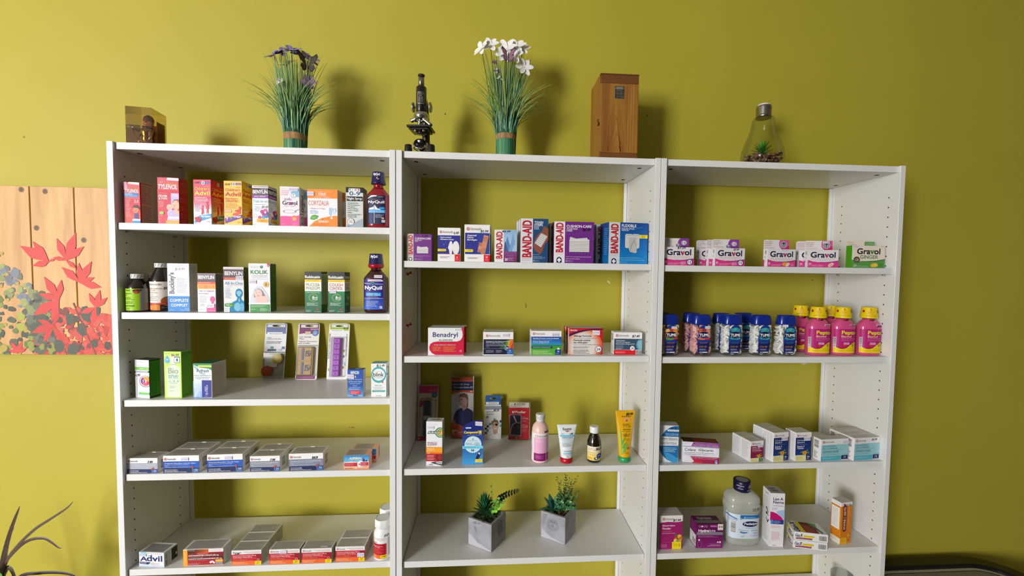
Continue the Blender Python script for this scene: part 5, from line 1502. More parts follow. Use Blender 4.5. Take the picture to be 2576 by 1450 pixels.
c = Carton('ginger', 'tablet_carton', 'cream and green ginger tablet carton at the end of its shelf', 'medicine box', 'efe3d6', GN)
F = c.F.fr(1640, 395, 2205, 782)
F.P([(1640, 640), (1760, 668), (1900, 670), (2060, 660), (2205, 632), (2205, 782), (1640, 782)], '5c9c4c').P([(1760, 664), (1900, 664), (2060, 652), (2205, 624), (2205, 640), (2060, 668), (1900, 676)], '2f7a34')
F.T('Gravol', 1722, 442, 2122, 545, '1c1a18', 3).T('v', 1952, 470, 2012, 543, '4a9a3c', 3).T('GINGER', 1780, 560, 2085, 622, '3f7a38', 1).E(1722, 640, 56, 54, '26221e').O(1722, 640, 48, 46, 'a8a08c', .1).E(1722, 642, 32, 26, 'c8a48c').E(1715, 640, 14, 12, '6a4a34')
F.T('20', 1665, 725, 1720, 762, 'e4ecd8', 1).G(1730, 742, 1940, 772, 2, 'b0d49c').E(2005, 735, 42, 36, 'e8c03c').E(2045, 730, 40, 34, 'f0cc54').G(2100, 700, 2195, 765, 5, '2f6a34').R(2130, 405, 2200, 412, 'c8b8ac')
c.L.R(0, 0, 100, 100, '4a9c14').G(45, 25, 58, 80, 1, 'a8d87c')


def gtab(A):
    A.fr(1555, 285, 2115, 395)
    A.G(1568, 296, 1700, 330, 2, '7a8a6c').G(1568, 345, 1770, 380, 2, '7a8a6c').RR(1912, 290, 2116, 392, '6aa05c', .2).G(1980, 318, 2092, 332, 1, 'd8ecc8').G(1935, 345, 2092, 360, 1, 'd8ecc8')


c.tab(-.0, .85, .0155, gtab, round_=.002, mat='ecdfd0')
c.price(1648, 398, 1738, 430, '$ 10.49', col='d8d8ec')
c.end()

# ------------------------------------------------------------------ bay 3, third shelf
c = Carton('colace_b', 'medicine_carton', 'white suppository carton with blue arcs, half hidden by the upright', 'medicine box', 'e0e2e8', side='cdd4dc', top='cfcfcc')
F = c.F.fr(160, 325, 548, 1062)
F.P([(215, 545), (240, 500), (290, 430), (370, 368), (455, 336), (548, 328), (548, 545)], '1a66a4').P([(370, 380), (410, 355), (450, 372), (430, 390)], '10487c').E(480, 378, 20, 24, '10487c').RR(325, 405, 600, 440, 'eef0f4').T('SUPPOSITORIES', 345, 414, 540, 430, '3a4a5c', 1)
F.T('Works in 15-20 minutes', 290, 482, 538, 500, 'e0ecf6', 1).T('Agit en 15-20 minutes', 305, 512, 538, 530, 'e0ecf6', 1).R(190, 545, 545, 552, '8ab4d4').T('Colace Glycerin', 190, 572, 524, 614, '1f2430', 1, 1).R(160, 622, 545, 626, '3a4450').T('ADULTES / ADULTS', 195, 658, 510, 674, '4a5460', 1).T('SUPPOSITOIRES', 190, 684, 505, 700, '4a5460', 1)
F.P([(168, 738), (545, 722), (538, 1056), (440, 1062), (330, 1012), (240, 925), (190, 830)], '1d6ea8').P([(260, 860), (380, 880), (460, 930), (538, 975), (538, 1056), (440, 1062), (330, 1000)], '3a94cc').G(260, 755, 530, 860, 4, 'b8dcf0').G(172, 370, 285, 380, 1, '8a9098').G(165, 1030, 340, 1048, 1, '9aa0a8')
c.end()
c = Carton('colace_p', 'medicine_carton', 'long white and plum suppository carton lying on its side', 'medicine box', 'e3e1ee', side='f0eef6', top='6c1622')
F = c.F.fr(628, 658, 1370, 1074)
F.P([(838, 662), (1370, 658), (1370, 762), (796, 742)], '8c3a90').G(880, 678, 1350, 698, 1, 'e4c4e8').T('Works in 15-20 minutes - Agit en 15-20 minutes', 828, 708, 1348, 730, 'f0dcf4', 2).GR(628, 742, 1370, 752, 'b4b0c8', 'e3e1ee', 2)
F.RR(600, 752, 1295, 888, 'ecebf3', .1).R(632, 752, 1282, 760, '4a64a4').R(655, 868, 1270, 876, '4a64a4').T('Colace', 664, 782, 892, 842, '24242f', 1, 1).T('Glycerin', 948, 782, 1250, 850, '24242f', 1, 1).G(895, 786, 940, 796, 1, '5a5a6a').G(655, 894, 1140, 910, 1, '5a5868').G(680, 916, 905, 930, 1, '5a5868').G(655, 682, 735, 692, 1, '8a8898')
F.P([(776, 944), (1370, 944), (1370, 1074), (815, 1074), (840, 1020)], 'a2204c').P([(815, 1074), (880, 1010), (1000, 1010), (1040, 1074)], 'c0243c').T('Gentle, fast acting relief of occasional constipation', 790, 952, 1332, 972, 'f4dce4', 1).G(790, 982, 1290, 998, 1, 'e4a8bc').RR(640, 1020, 855, 1062, 'eceaf2').G(650, 1032, 840, 1048, 1, '7a7888').P([(1280, 1060), (1295, 1000), (1325, 985), (1340, 1040), (1320, 1068)], '7aa0d8').P([(1300, 1066), (1330, 1030), (1335, 1068)], 'dce4f0')
c.T.P([(0, 20), (32, 0), (32, 100), (0, 100)], '3a1018')
c.end()


def textside(S, cols=3):
    S.R(0, 0, 100, 100, 'eeeef1').R(5, 6, 95, 95, 'b0b0bc').R(6.2, 7, 93.8, 94, 'e6e6ea')
    for i in range(cols):
        a = 9 + i * 84 / cols
        S.G(a, 10, a + 84 / cols - 4, 90, 26, 'a6a6ae', .2, .5)


def flower(F, x, y, r):
    F.P([(x - r * 2.2, y - r * .2), (x - r, y - r * .9), (x + r * .2, y - r * .3), (x - r * .6, y + r * .2)], '6a8c3a').P([(x, y - r * .5), (x + r * 1.2, y - r * 2), (x + r * 1.6, y - r * .6)], '5a7c34').P([(x + r * .6, y), (x + r * 2, y - r * .4), (x + r * 1.8, y + r * .4)], '7a9a44')
    for a in range(5):
        F.E(x + r * .55 * math.cos(a * 1.257), y + r * .55 * math.sin(a * 1.257), r * .5, r * .5, 'e8a02c', 10)
    F.E(x, y, r * .3, r * .3, 'b8641c', 8)


c = Carton('senna_s', 'tablet_carton', 'small white and maroon carton printed with a yellow flower', 'medicine box', 'edebee', top='cfcec6')
F = c.F.fr(1988, 660, 2260, 1076)
logo(F, 2022, 688, 2200, 732)
F.R(1995, 755, 2258, 1002, '8a1c48').T('SENNA', 2024, 774, 2120, 796, 'f0dce4', 2).T('Comprimés', 2024, 806, 2182, 832, 'f0dce4', 2).T('de sennosides', 2024, 838, 2214, 860, 'f0dce4', 2).G(2022, 872, 2205, 884, 1, 'd09ab0')
flower(F, 2165, 965, 34)
F.R(1990, 1008, 2166, 1076, 'e9e2a2').G(2000, 1028, 2140, 1056, 2, 'a8a064').R(2166, 1008, 2246, 1076, '3f7a3e').E(2205, 1030, 12, 12, '8ac07c').G(2178, 1048, 2236, 1062, 1, 'c0e0b0')
textside(c.L, 1)
c.price(2130, 738, 2242, 792, '$ 10.49', tilt=-.04)
o = c.end()
dup(o, 'small white carton behind the maroon flower one, showing its printed side', (0, .0432, 0))
for k, lab, st in (('senna1', 'white and navy flower carton standing in front of its look-alike', '$ 6.49'), ('senna2', 'white and navy flower carton standing alone beside the pale blue cartons', '$ 7.49')):
    c = Carton(k, 'tablet_carton', lab, 'medicine box', 'edebee', 'navy flower cartons', top='cfcec6')
    F = c.F.fr(308, 408, 556, 902)
    logo(F, 330, 444, 486, 478)
    F.GR(308, 495, 556, 800, '14265f', '1a3c8c', 6).G(332, 512, 430, 528, 1, '8a9ac8').T('Comprimés', 332, 536, 508, 560, 'f0f0f6', 2).T('Senna S', 332, 566, 446, 592, 'f0f0f6', 2).G(332, 608, 498, 622, 1, '8a9ac8').T('Senna S', 332, 632, 446, 660, 'f0f0f6', 2).T('Tablets', 332, 666, 436, 692, 'f0f0f6', 2)
    flower(F, 455, 762, 36)
    F.R(300, 804, 476, 902, 'e9e2a2').G(318, 822, 460, 882, 4, 'a8a064').R(476, 800, 556, 892, '1a2a60').T('30' if k == 'senna1' else '60', 494, 818, 530, 842, 'e8ecf4', 2).G(484, 850, 540, 880, 2, 'a0acd0')
    textside(c.L, 3)
    c.F.fr(308, 408, 556, 902)
    c.price(430, 490, 536, 550, st)
    o = c.end()
    if k == 'senna1':
        dup(o, 'white and navy flower carton standing behind its look-alike', (0, .0452, 0))
for k, lab, num, st in (('dia1', 'pale blue relief carton with a sticker, standing by itself', 24, 1), ('dia2', 'pale blue relief carton with a handwritten price, front of the row of three', 12, 0)):
    c = Carton(k, 'tablet_carton', lab, 'medicine box', 'ebebee', 'pale blue relief cartons', top='cbcac8')
    F = c.F.fr(1118, 525, 1584, 907)
    logo(F, 1142, 550, 1336, 596)
    F.R(1122, 620, 1578, 824, '98ced9').T('SOULAGEMENT', 1150, 636, 1376, 661, '3c6272', 1).T('DE LA DIARRHÉE', 1148, 668, 1396, 697, '3c6272', 1).G(1146, 703, 1495, 716, 1, '5a8494').T('DIARRHEA RELIEF', 1146, 728, 1416, 756, '3c6272', 1).G(1146, 762, 1428, 775, 1, '5a8494').G(1146, 787, 1416, 800, 1, '4a7484').P([(1480, 806), (1578, 790), (1578, 824), (1480, 824)], '88bcc8')
    F.R(1114, 822, 1460, 900, '58b2c8').G(1138, 838, 1390, 870, 2, 'a8dce8').R(1464, 818, 1574, 888, '16225e').T(str(num), 1500, 834, 1540, 856, 'e4e8f2', 1).G(1490, 862, 1552, 876, 1, 'a8b0d0')
    if not st:
        F.T('$5.99', 1430, 545, 1530, 580, '17151c', 2, 1)
    c.L.R(0, 0, 100, 100, 'e8e8ea').BC(8, 8, 74, 46, False).T('DIARRHEA', 12, 58, 40, 92, '7a8a92', 1, 0, 90).G(46, 56, 70, 94, 2, '9a9aa0')
    c.T.G(8, 14, 90, 80, 7, 'aba9a6', .1, .5)
    if st:
        c.F.fr(1118, 525, 1584, 907)
        c.price(1478, 562, 1584, 612, '$ 6.79', tilt=-.05)
    o = c.end()
    if k == 'dia2':
        dup(o, 'pale blue relief carton in the middle of the row of three', (0, .0319, 0))
        dup(o, 'pale blue relief carton, hindmost of the row of three', (0, .0638, 0))

# ------------------------------------------------------------------ bay 3, fourth shelf
c = Carton('elec', 'medicine_carton', 'magenta and white powder sachet carton with fruit in one corner', 'medicine box', 'e7e5e4', top='d0cfcc')
F = c.F.fr(122, 738, 486, 1282)
logo(F, 162, 772, 352, 816)
F.R(122, 850, 486, 1282, '9c1e68').P([(122, 850), (250, 838), (340, 845), (420, 846), (486, 832), (486, 862), (122, 862)], '9c1e68').T('$7.99', 332, 796, 456, 842, '18141a', 2, 1)
F.T('Electrolyte', 166, 886, 362, 918, 'f6dcec', 2).T('Powder', 166, 930, 300, 962, 'f6dcec', 2).T('Fruity Punch Flavour', 162, 986, 324, 1002, 'e88a4a', 1).T('Oral Rehydration Salts', 160, 1016, 366, 1034, 'f0c8dc', 1).R(130, 1168, 322, 1171, 'c45a94')
for x, y, r, k in ((388, 1065, 26, '5c6a34'), (440, 1080, 34, 'f0b43c'), (380, 1110, 24, 'd8582c'), (462, 1110, 26, 'd8682c'), (375, 1145, 30, 'e8d46c'), (420, 1150, 32, '7aa83a'), (450, 1145, 24, 'e0a03c')):
    F.E(x, y, r, r, k)
F.R(322, 1165, 468, 1282, 'f3da1a').T('10 x 5 g', 340, 1200, 408, 1218, '6a5c10', 1).E(440, 1210, 9, 14, 'b0a020').G(345, 1226, 400, 1236, 1, '8a7c20').E(440, 1232, 9, 14, 'b0a020').G(150, 1195, 250, 1255, 3, 'd898bc')
c.R.R(0, 0, 100, 100, 'dcd8d6')
c.end()
c = Carton('hydral', 'medicine_carton', 'dark purple rehydration carton with a grey stripe around it', 'medicine box', '741262', side='741262', top='560c46')
F = c.F.fr(710, 870, 1128, 1258)
F.GR(710, 870, 1128, 1258, '5c0c4c', '86186e', 8).R(716, 1000, 1128, 1046, '857c8c').T('Hydra', 740, 955, 908, 1012, 'f4f0f4', 3).T('lyte', 914, 955, 1008, 1008, 'f0e8f0')
for i in range(4):
    F.O(760 + i * 36, 908, 15, 15, 'd8b4d0', .25)
F.E(796, 908, 12, 12, 'f0e4ee').R(925, 885, 1034, 920, '9c3a88').G(930, 890, 1030, 918, 2, 'e4b4dc').R(1044, 868, 1132, 966, 'eee8e4').R(1060, 902, 1074, 930, '2c1a18').R(1104, 902, 1118, 930, '2c1a18').E(1089, 916, 9, 9, 'a83a24').G(1055, 876, 1122, 894, 2, 'a8988c').G(1058, 940, 1120, 960, 2, 'a8988c')
F.G(735, 1056, 980, 1068, 1, 'd8a0cc').G(735, 1072, 1050, 1084, 1, 'c890bc').P([(730, 1155), (796, 1155), (784, 1245), (742, 1245)], 'a86a9c').P([(735, 1160), (791, 1160), (780, 1240), (746, 1240)], '6c1058').P([(735, 1120), (755, 1106), (770, 1125), (750, 1145)], 'f0e8ee').E(1050, 1160, 14, 11, 'f0e8ee').RR(1072, 1146, 1100, 1172, 'f0e8ee', .3).G(915, 1182, 1098, 1192, 1, 'c890bc').G(930, 1198, 1098, 1208, 1, 'f0e4ee').G(890, 1214, 1098, 1226, 1, 'f0e4ee')
c.T.fr(0, 0, 100, 100).R(0, 55, 100, 88, '77707e').T('Hydralyte', 18, 14, 72, 56, 'b8a8b4', 2)
c.L.fr(0, 0, 100, 100).R(0, 50, 92, 97, 'e6e2e6').BC(38, 66, 88, 94).T('Hydralyte', 24, 56, 62, 62, '6a5a68').G(15, 8, 80, 44, 7, '9c4a8c').R(92, 42, 100, 58, '857c8c')
c.end()
c = Carton('laxa', 'medicine_carton', 'tall white carton with a crimson quarter disc and navy lettering', 'medicine box', 'e8e8ef', top='b9b8b6')
F = c.F.fr(196, 330, 402, 1054)
F.G(238, 366, 288, 374, 1, '9a9aaa').T('Lax-A', 232, 386, 376, 426, '17205c', 2).T('Nema', 232, 432, 388, 470, '17205c', 2).G(240, 484, 372, 494, 1, '8a8a9a').R(225, 500, 392, 504, '7a7a8a').P([(402, 545), (370, 552), (330, 562), (280, 582), (402, 690)], 'a6c0ea').P([(196, 580), (230, 582), (290, 604), (350, 645), (395, 692), (395, 716), (196, 700)], 'c2106e').R(205, 690, 392, 746, '1f3c8c').R(205, 690, 240, 746, '4a8ad0').G(250, 698, 378, 738, 3, 'b0c4e8').G(212, 762, 372, 798, 3, 'e494b4')
F.G(222, 848, 348, 965, 8, 'e08ab0', .2).T('130 mL', 244, 1026, 298, 1040, 'c43a74', 1).O(192, 1000, 10, 30, 'd88aa8', .3)
c.L.R(0, 0, 100, 100, 'eeeef3').T('Lax-A', 28, 4, 70, 8, '3a3f6c', 1).G(12, 12, 85, 94, 40, 'b4b4c0', .16, .55)
c.L.fr(0, 0, 100, 100).P([(40, 34), (55, 32), (78, 39), (76, 42), (60, 37)], '16141a').P([(45, 42), (62, 41), (80, 45), (78, 47), (62, 44), (52, 47)], '16141a').P([(50, 50), (60, 52), (70, 56), (84, 51), (86, 53), (72, 60), (60, 56)], '16141a')
c.T.T('Lax-A', 20, 20, 62, 45, '4a4a58', 2).T('Nema', 24, 50, 70, 74, '4a4a58', 2).G(20, 80, 80, 92, 2, '8a8a92')
c.price(212, 524, 292, 556, '$ 6.79')
c.end()
c = Carton('gasx', 'tablet_carton', 'flat white anti-gas carton at the bottom of the pile of two', 'medicine box', 'eaeaf0')
F = c.F.fr(520, 860, 985, 966)
F.T('Gas', 538, 884, 604, 924, '16184a', 2, 1).T('X', 604, 880, 642, 920, '0f0f1c', 3, 1).R(648, 895, 800, 922, 'e6d022').G(655, 902, 790, 915, 2, '8a7c1c').P([(545, 938), (600, 930), (772, 930), (772, 952), (545, 952)], '8c1c30').G(580, 936, 765, 946, 1, 'e8c0c4').BC(858, 878, 972, 952)
c.L.fr(0, 0, 100, 100).P([(10, 15), (50, 10), (60, 40), (20, 45)], 'e6d022').P([(40, 40), (75, 45), (70, 60), (38, 55)], '8c1c30').T('GasX', 35, 58, 95, 92, '16184a', 2, 1)
A = c.T.fr(0, 0, 100, 100)
A.P([(24, 3), (36, 3), (36, 97), (24, 97)], 'e6d022').GR(36, 4, 76, 96, '5c1a18', '9c2420', 8).G(40, 30, 72, 92, 6, 'd8a080', .1, .3).P([(60, 2), (86, 10), (84, 36), (72, 30)], '6aa04c').P([(70, 40), (80, 34), (90, 90), (84, 94)], '3f8048').T('Gas-X', 5, 8, 22, 95, '121428', 3, 1, 90).G(88, 12, 94, 80, 1, 'b4b4bc')
o = c.end()
dup(o, 'flat white anti-gas carton on top of the pile of two', (.0015, .001, c.h + .0006))
c = Carton('vitc', 'tablet_carton', 'slim orange vitamin carton with upright lettering in a maroon capsule', 'medicine box', 'dd8518', top='cfcdc8')
F = c.F.fr(1142, 465, 1298, 1030)
F.R(1142, 465, 1298, 516, 'eceaec').E(1186, 493, 13, 13, 'b8322c').T('biomedic', 1202, 484, 1275, 504, '6a4a44').T('5.49', 1215, 500, 1292, 522, '4a2420', 1, 1).RR(1170, 500, 1222, 862, '6c1b36').R(1170, 516, 1222, 560, '6c1b36').T('VITAMINE C 1000 MG', 1180, 528, 1211, 838, 'f4d0a8', 2, 0, 90).T('Vitamin C Tablets', 1240, 530, 1256, 780, 'f0c078', 1, 0, 90).G(1260, 530, 1275, 690, 1, 'f0c078').R(1146, 940, 1232, 1030, 'f1b61c').G(1158, 955, 1220, 1000, 3, 'c88a10').E(1255, 920, 16, 20, 'f0a83c').E(1258, 985, 18, 14, 'c8701c').G(1240, 1005, 1285, 1020, 1, 'f4c888')
c.L.R(0, 0, 100, 10, 'eceaec').R(8, 14, 88, 66, 'eeeae6').G(16, 18, 80, 62, 13, 'b8b4b4').R(0, 93, 100, 100, 'ece8e0').R(0, 86, 100, 100, 'ece6d8').G(20, 88, 90, 96, 3, 'b0a898')
c.end()
# ------------------------------------------------------------------ bottles and tubes
def cyl(r0, r1, a0, a1, z0, z1, cx=0, cy=0, e=0.0):
    """map onto an upright cone; angles in degrees from the front, clockwise to the viewer's right"""
    def fn(u, v, h):
        a = R_(-90 + a0 + (a1 - a0) * u)
        r = r0 + (r1 - r0) * v + h + e
        return cx + r * math.cos(a), cy + r * math.sin(a), z0 + (z1 - z0) * v
    return fn


def oval(a, b, pw, x0, x1, z0, z1, tap=None):
    """map onto the front of an oval bottle body, x0..x1 across"""
    def fn(u, v, h):
        z = z0 + (z1 - z0) * v
        k = tap(z) if tap else 1
        x = (x0 + (x1 - x0) * u) * k
        A_, B_ = a * k, b * k
        t = max(0.0, 1 - abs(x / A_) ** pw) ** (1 / pw)
        n = Vector((x / A_ ** 2, -B_ * t / B_ ** 2 - 1e-6)).normalized()
        return x + n.x * (h + .0003), -B_ * t + n.y * (h + .0003), z
    return fn


def part(mb, name, root):
    return mb.build(name, root)


def arched(A, txt, x0, y0, x1, y1, c, b=0):
    A.T(txt, x0, y0, x1, y1, c, b)


def cold_bottle(label, loc, s, liquid, cap_ring, version, rz=0):
    t = thing('syrup_bottle', label, 'bottle', loc, rz, 'bedtime cold liquid bottles')
    liq = M(liquid, .12, 0, .6, coat=.6)
    b = MB()
    b.lathe([(k * s, z * s) for k, z in ((.030, 0), (.0335, .002), (.0358, .008), (.0362, .012), (.0362, .103), (.0352, .108), (.019, .127), (.0165, .131))], liq, sy=.62, n=32, pw=2.8)
    part(b, 'bottle', t)
    b = MB()
    b.lathe([(k * s, z * s) for k, z in ((.015, .128), (.015, .146))], liq, n=24)
    part(b, 'neck', t)
    b = MB()
    NAVY = M('1c1658', .25, 0, .5, coat=.4)
    b.lathe([(k * s, z * s) for k, z in ((.0232, .1425), (.0240, .1445), (.0224, .1475), (.0192, .179), (.0182, .181))], NAVY, n=32)
    if cap_ring:
        b.lathe([(k * s, z * s) for k, z in ((.0165, .136), (.0212, .1385), (.0243, .1435), (.0228, .149))], M('a5142c', .25, coat=.3), n=32)
    cp = part(b, 'dosing_cap', t)
    pm = MB()
    A = Art(pm, cyl(.0224 * s, .0192 * s, -60, 60, .148 * s, .179 * s), .045 * s, .031 * s, 16, .0002).fr(0, 0, 100, 100)
    A.T('NyQuil', 20, 8, 72, 42, 'e8e8f2', 3)
    if not cap_ring:
        A.E(58, 62, 12, 14, 'd0a878').E(63, 58, 9, 11, '1c1658')
    part(pm, 'cap_lettering', cp)
    pm = MB()
    A = Art(pm, oval(.0362 * s, .0362 * .62 * s, 2.8, -.0318 * s, .026 * s, .011 * s, .104 * s), .058 * s, .093 * s, 14, .0002)
    if version == 1:
        A.fr(1985, 540, 2215, 1070)
        A.R(1985, 540, 2215, 1070, '181640').P([(1990, 600), (2040, 545), (2110, 530), (2110, 560), (2050, 570), (2000, 600)], 'e8e8f0').T('VICKS', 2120, 560, 2190, 575, 'b8bcd4', 1).G(2010, 612, 2200, 625, 1, 'b0708a').T('NyQuil', 2002, 636, 2204, 700, 'f4f4f8', 3)
        A.P([(2005, 800), (2020, 770), (2060, 760), (2090, 720), (2120, 780), (2160, 790), (2160, 805)], 'e8f0f8').P([(2140, 760), (2200, 750), (2210, 790), (2150, 800)], '2a9ade').R(2008, 805, 2212, 862, '3aa4e0').G(2012, 815, 2205, 855, 2, 'c8e8fa').R(2075, 720, 2085, 1050, '9ab4e8').G(2095, 885, 2205, 955, 3, 'c0c8e4').E(2185, 960, 17, 18, 'c89a84').G(2010, 885, 2070, 1050, 8, '5a6ab0').R(2170, 990, 2210, 1035, 'd8dce8').G(2175, 996, 2205, 1028, 3, '3a3f6a')
    else:
        A.fr(1910, 470, 2215, 1045)
        A.R(1910, 470, 2215, 1045, '241f86').GR(1910, 840, 2215, 1045, '1f3fa8', '2a66d0', 6).P([(1980, 480), (2180, 478), (2212, 500), (2205, 515), (1978, 515)], 'f0dce4').T('NOUVEAU', 1995, 488, 2085, 506, 'd8586a', 1).T('IMPROVED', 2092, 488, 2180, 506, '8a5a9a', 1).P([(1918, 548), (2020, 560), (2020, 566), (1918, 556)], 'e8e8f4').P([(2085, 560), (2210, 566), (2210, 572), (2085, 566)], 'e8e8f4').P([(2018, 538), (2050, 525), (2085, 538), (2078, 568), (2052, 585), (2026, 568)], '3aa08a').R(2028, 545, 2076, 562, '14103c').T('NyQuil', 1928, 598, 2196, 690, 'f6f6fb', 3)
        A.R(1945, 728, 2180, 788, '2aa0e4').T('COLD + FLU', 1985, 734, 2125, 754, 'e0f2fc', 1).T('RHUME / GRIPPE', 1965, 762, 2170, 782, 'e0f2fc', 1).G(1985, 796, 2130, 806, 1, 'c0c4e8').G(1968, 814, 2150, 826, 1, 'c0c4e8').R(1918, 832, 2208, 837, 'e4e6f4').T('Sinus relief', 1955, 852, 2012, 868, 'b8ccf4').G(1950, 880, 2145, 990, 5, 'c4d4f4').R(2158, 980, 2196, 1026, 'd8dcec').G(2164, 986, 2190, 1018, 3, '2a3f8a').G(1948, 1010, 2010, 1022, 1, 'c4d4f4').E(2170, 948, 14, 10, 'a02c54')
    part(pm, 'label', t)
    return t


t = cold_bottle('red cold liquid bottle with a dark cap, partly hidden by the upright on the top shelf row', (.7425, -.2432, 1.7733), .925, '8c1020', False, 1)
t['label'] = 'bright red cold liquid bottle with an all navy cap, on the children’s remedy shelf'
t = cold_bottle('dark maroon cold liquid bottle whose navy cap has a red base', (.7315, -.2305, 1.5154), 1.0, '37090d', True, 2)
st = sticker(t, oval(.03, .0226, 2.8, 0.0, .022, .107, .116), (0, 0, 100, 100), 0, 0, 100, 100, '$ 12.99', .02, .009, base=.0012, col='e8e4e6', tilt=.0)


def brown_bottle(label, loc, r, hs, hc, ht, lab, group=None):
    """amber medicine bottle with ribbed cap; hs shoulder, hc cap bottom, ht top"""
    t = thing('syrup_bottle', label, 'bottle', loc, 0, group)
    b = MB()
    AM = M('150c0c', .1, 0, .6, coat=.7)
    b.lathe([(r * .9, 0), (r * .98, .002), (r, .006), (r, hs - .004), (r * .97, hs), (r * .8, hs + (hc - hs) * .42), (r * .52, hc - .006), (r * .5, hc)], AM, n=32)
    part(b, 'bottle', t)
    b = MB()
    CW = M('dfe0e2', .35)
    n = 40
    rc = r * .585
    b.lathe([(rc * .98, hc - .001), (rc, hc), (rc, ht - .002), (rc * .95, ht)], CW, n=32)
    for k in range(12):
        a = 2 * PI * k / 12
        q = [(a + d, zz) for d, zz in ((0, hc + .001), (.10, hc + .001), (.32, ht - .0025), (.22, ht - .0025))]
        b.add([((rc + .0002) * math.cos(x), (rc + .0002) * math.sin(x), z) for x, z in q], [(0, 1, 2, 3)], M('55565a', .4))
    part(b, 'cap', t)
    pm = MB()
    lab(pm, r)
    part(pm, 'label', t)
    return t


def lab_green(pm, r):
    A = Art(pm, cyl(r, r, -95, 95, .005, .0685), 3.3 * r, .0635, 30, .0002).fr(100, 612, 500, 955)
    A.R(100, 612, 395, 955, '9ed018').R(395, 612, 500, 955, '9a9a92').G(405, 630, 480, 930, 16, '6e6e68', .3)
    A.T('DOCTOR’S CHOICE', 230, 628, 300, 650, '3a4a10', 1).T('Dextromethorphan', 165, 680, 315, 700, '1f2a08', 2).T('Syrup USP', 165, 708, 250, 724, '1f2a08', 2).G(165, 742, 355, 790, 3, '3a4a10').G(165, 808, 330, 850, 2, '3a4a10').T('COUGH SYRUP', 175, 872, 342, 892, '1f2a08', 2).G(165, 908, 320, 940, 2, '3a4a10').E(362, 655, 30, 38, '9c3a2c').E(362, 670, 18, 20, 'c05a3a').T('6.49', 325, 622, 415, 652, '141210', 2, 1)


def lab_orange(pm, r):
    A = Art(pm, cyl(r, r, -85, 85, .004, .089), 2.97 * r, .085, 28, .0002).fr(470, 500, 905, 965)
    A.R(470, 500, 905, 965, 'ece6de').R(470, 845, 905, 875, 'b8242c').R(470, 875, 752, 965, 'e0801c').R(752, 875, 905, 965, '231a18').E(850, 820, 90, 80, 'a85a1c').R(470, 845, 905, 875, 'b8242c')
    A.O(572, 545, 17, 20, 'b8322c', .3).T('biomedic', 600, 528, 778, 560, '4a4a50').T('$10', 800, 585, 842, 632, '151216', 2, 1).T('BRONCHOPHAN', 565, 605, 785, 624, 'c8824a', 1).T('FORTE DM', 565, 634, 698, 650, 'c8824a', 1).G(565, 665, 790, 692, 2, '5a5450').G(565, 705, 665, 720, 1, '5a5450').G(565, 732, 775, 780, 3, '8a5a4a').G(565, 790, 770, 815, 2, '5a5450').G(570, 852, 830, 866, 1, 'f0b8a8').G(575, 895, 670, 945, 2, 'f8dcb0').T('250 mL', 768, 908, 845, 930, '8a8480')


GB = 'amber syrup bottles in the bookcase corner'
b1 = brown_bottle('lime green labelled amber bottle at the front, against the side panel', (.0453, -.2435, 1.5154), .0272, .0735, .0985, .111, lab_green, GB)
dup(b1, 'lime green labelled amber bottle mostly hidden behind its look-alike', loc=(.0462, -.181, 1.5154))
brown_bottle('taller amber bottle with a white and orange label', (.0952, -.219, 1.5154), .0285, .0935, .1315, .1437, lab_orange, GB)

# white tablet bottles
t = thing('tablet_bottle', 'white tablet bottle with red and orange label at the front by the upright', 'bottle', (.7535, -.2435, .7481), 0, 'white tablet bottles')
b = MB()
WP = M('eceef0', .3, 0, .5)
b.lathe([(.0255, 0), (.027, .002), (.0272, .006), (.0272, .075), (.0262, .083), (.021, .092), (.0195, .095), (.0195, .102)], WP, n=32)
part(b, 'bottle', t)
b = MB()
prof = []
n = 56
for z, k in ((.0985, .0232), (.1, .024), (.1215, .0235), (.1235, .0222)):
    prof.append((k, z))
vs, fs = [], []
for r, z in prof:
    for k in range(n):
        a = 2 * PI * k / n
        rr = r * (1 + .025 * math.cos(a * 7))
        vs.append((rr * math.cos(a), rr * math.sin(a), z))
for i in range(3):
    for k in range(n):
        fs.append((i * n + k, i * n + (k + 1) % n, (i + 1) * n + (k + 1) % n, (i + 1) * n + k))
b.add(vs, fs, WP, True)
b.add([(v[0] * .97, v[1] * .97, .1228) for v in vs[-n:]], [tuple(range(n))], M('dcdcda', .5))
part(b, 'screw_cap', t)
pm = MB()
A = Art(pm, cyl(.0272, .0272, -90, 110, .006, .074), .095, .068, 30, .0002).fr(2070, 670, 2420, 1075)
A.R(2070, 790, 2290, 1000, 'b8142a').R(2070, 1000, 2290, 1070, 'ec6a26').R(2222, 1000, 2292, 1065, 'f0d80c').R(2290, 670, 2300, 1070, 'e4e4e8').R(2300, 680, 2420, 1030, 'c8c8cc').G(2310, 690, 2410, 1020, 16, '8a8a92', .3)
A.T("Contient de l'acétaminophène", 2080, 688, 2285, 706, 'c23a4a').T('Contains Acetaminophen', 2085, 716, 2275, 730, 'c23a4a').O(2085, 755, 16, 18, 'b8322c', .3).T('biomedic', 2105, 752, 2182, 778, '4a4a54').T('Acétaminophène 500 mg', 2085, 826, 2246, 844, 'f8e0e0', 1).T('Acetaminophen Tablets', 2085, 850, 2220, 866, 'f8e0e0', 1).G(2085, 880, 2260, 970, 5, 'f06a5a').G(2085, 1012, 2200, 1050, 2, 'f8d0a8').T('100', 2235, 1016, 2280, 1034, '4a4410', 1).T('10.49', 2262, 612, 2400, 662, '26242a', 1, 1)
A2 = Art(pm, cyl(.0272, .0272, -90, 110, .0745, .0755), .095, .01, 30, .0002)
part(pm, 'label', t)
dup(t, 'white tablet bottle standing behind the front one by the upright', loc=(.7525, -.1805, .7481))

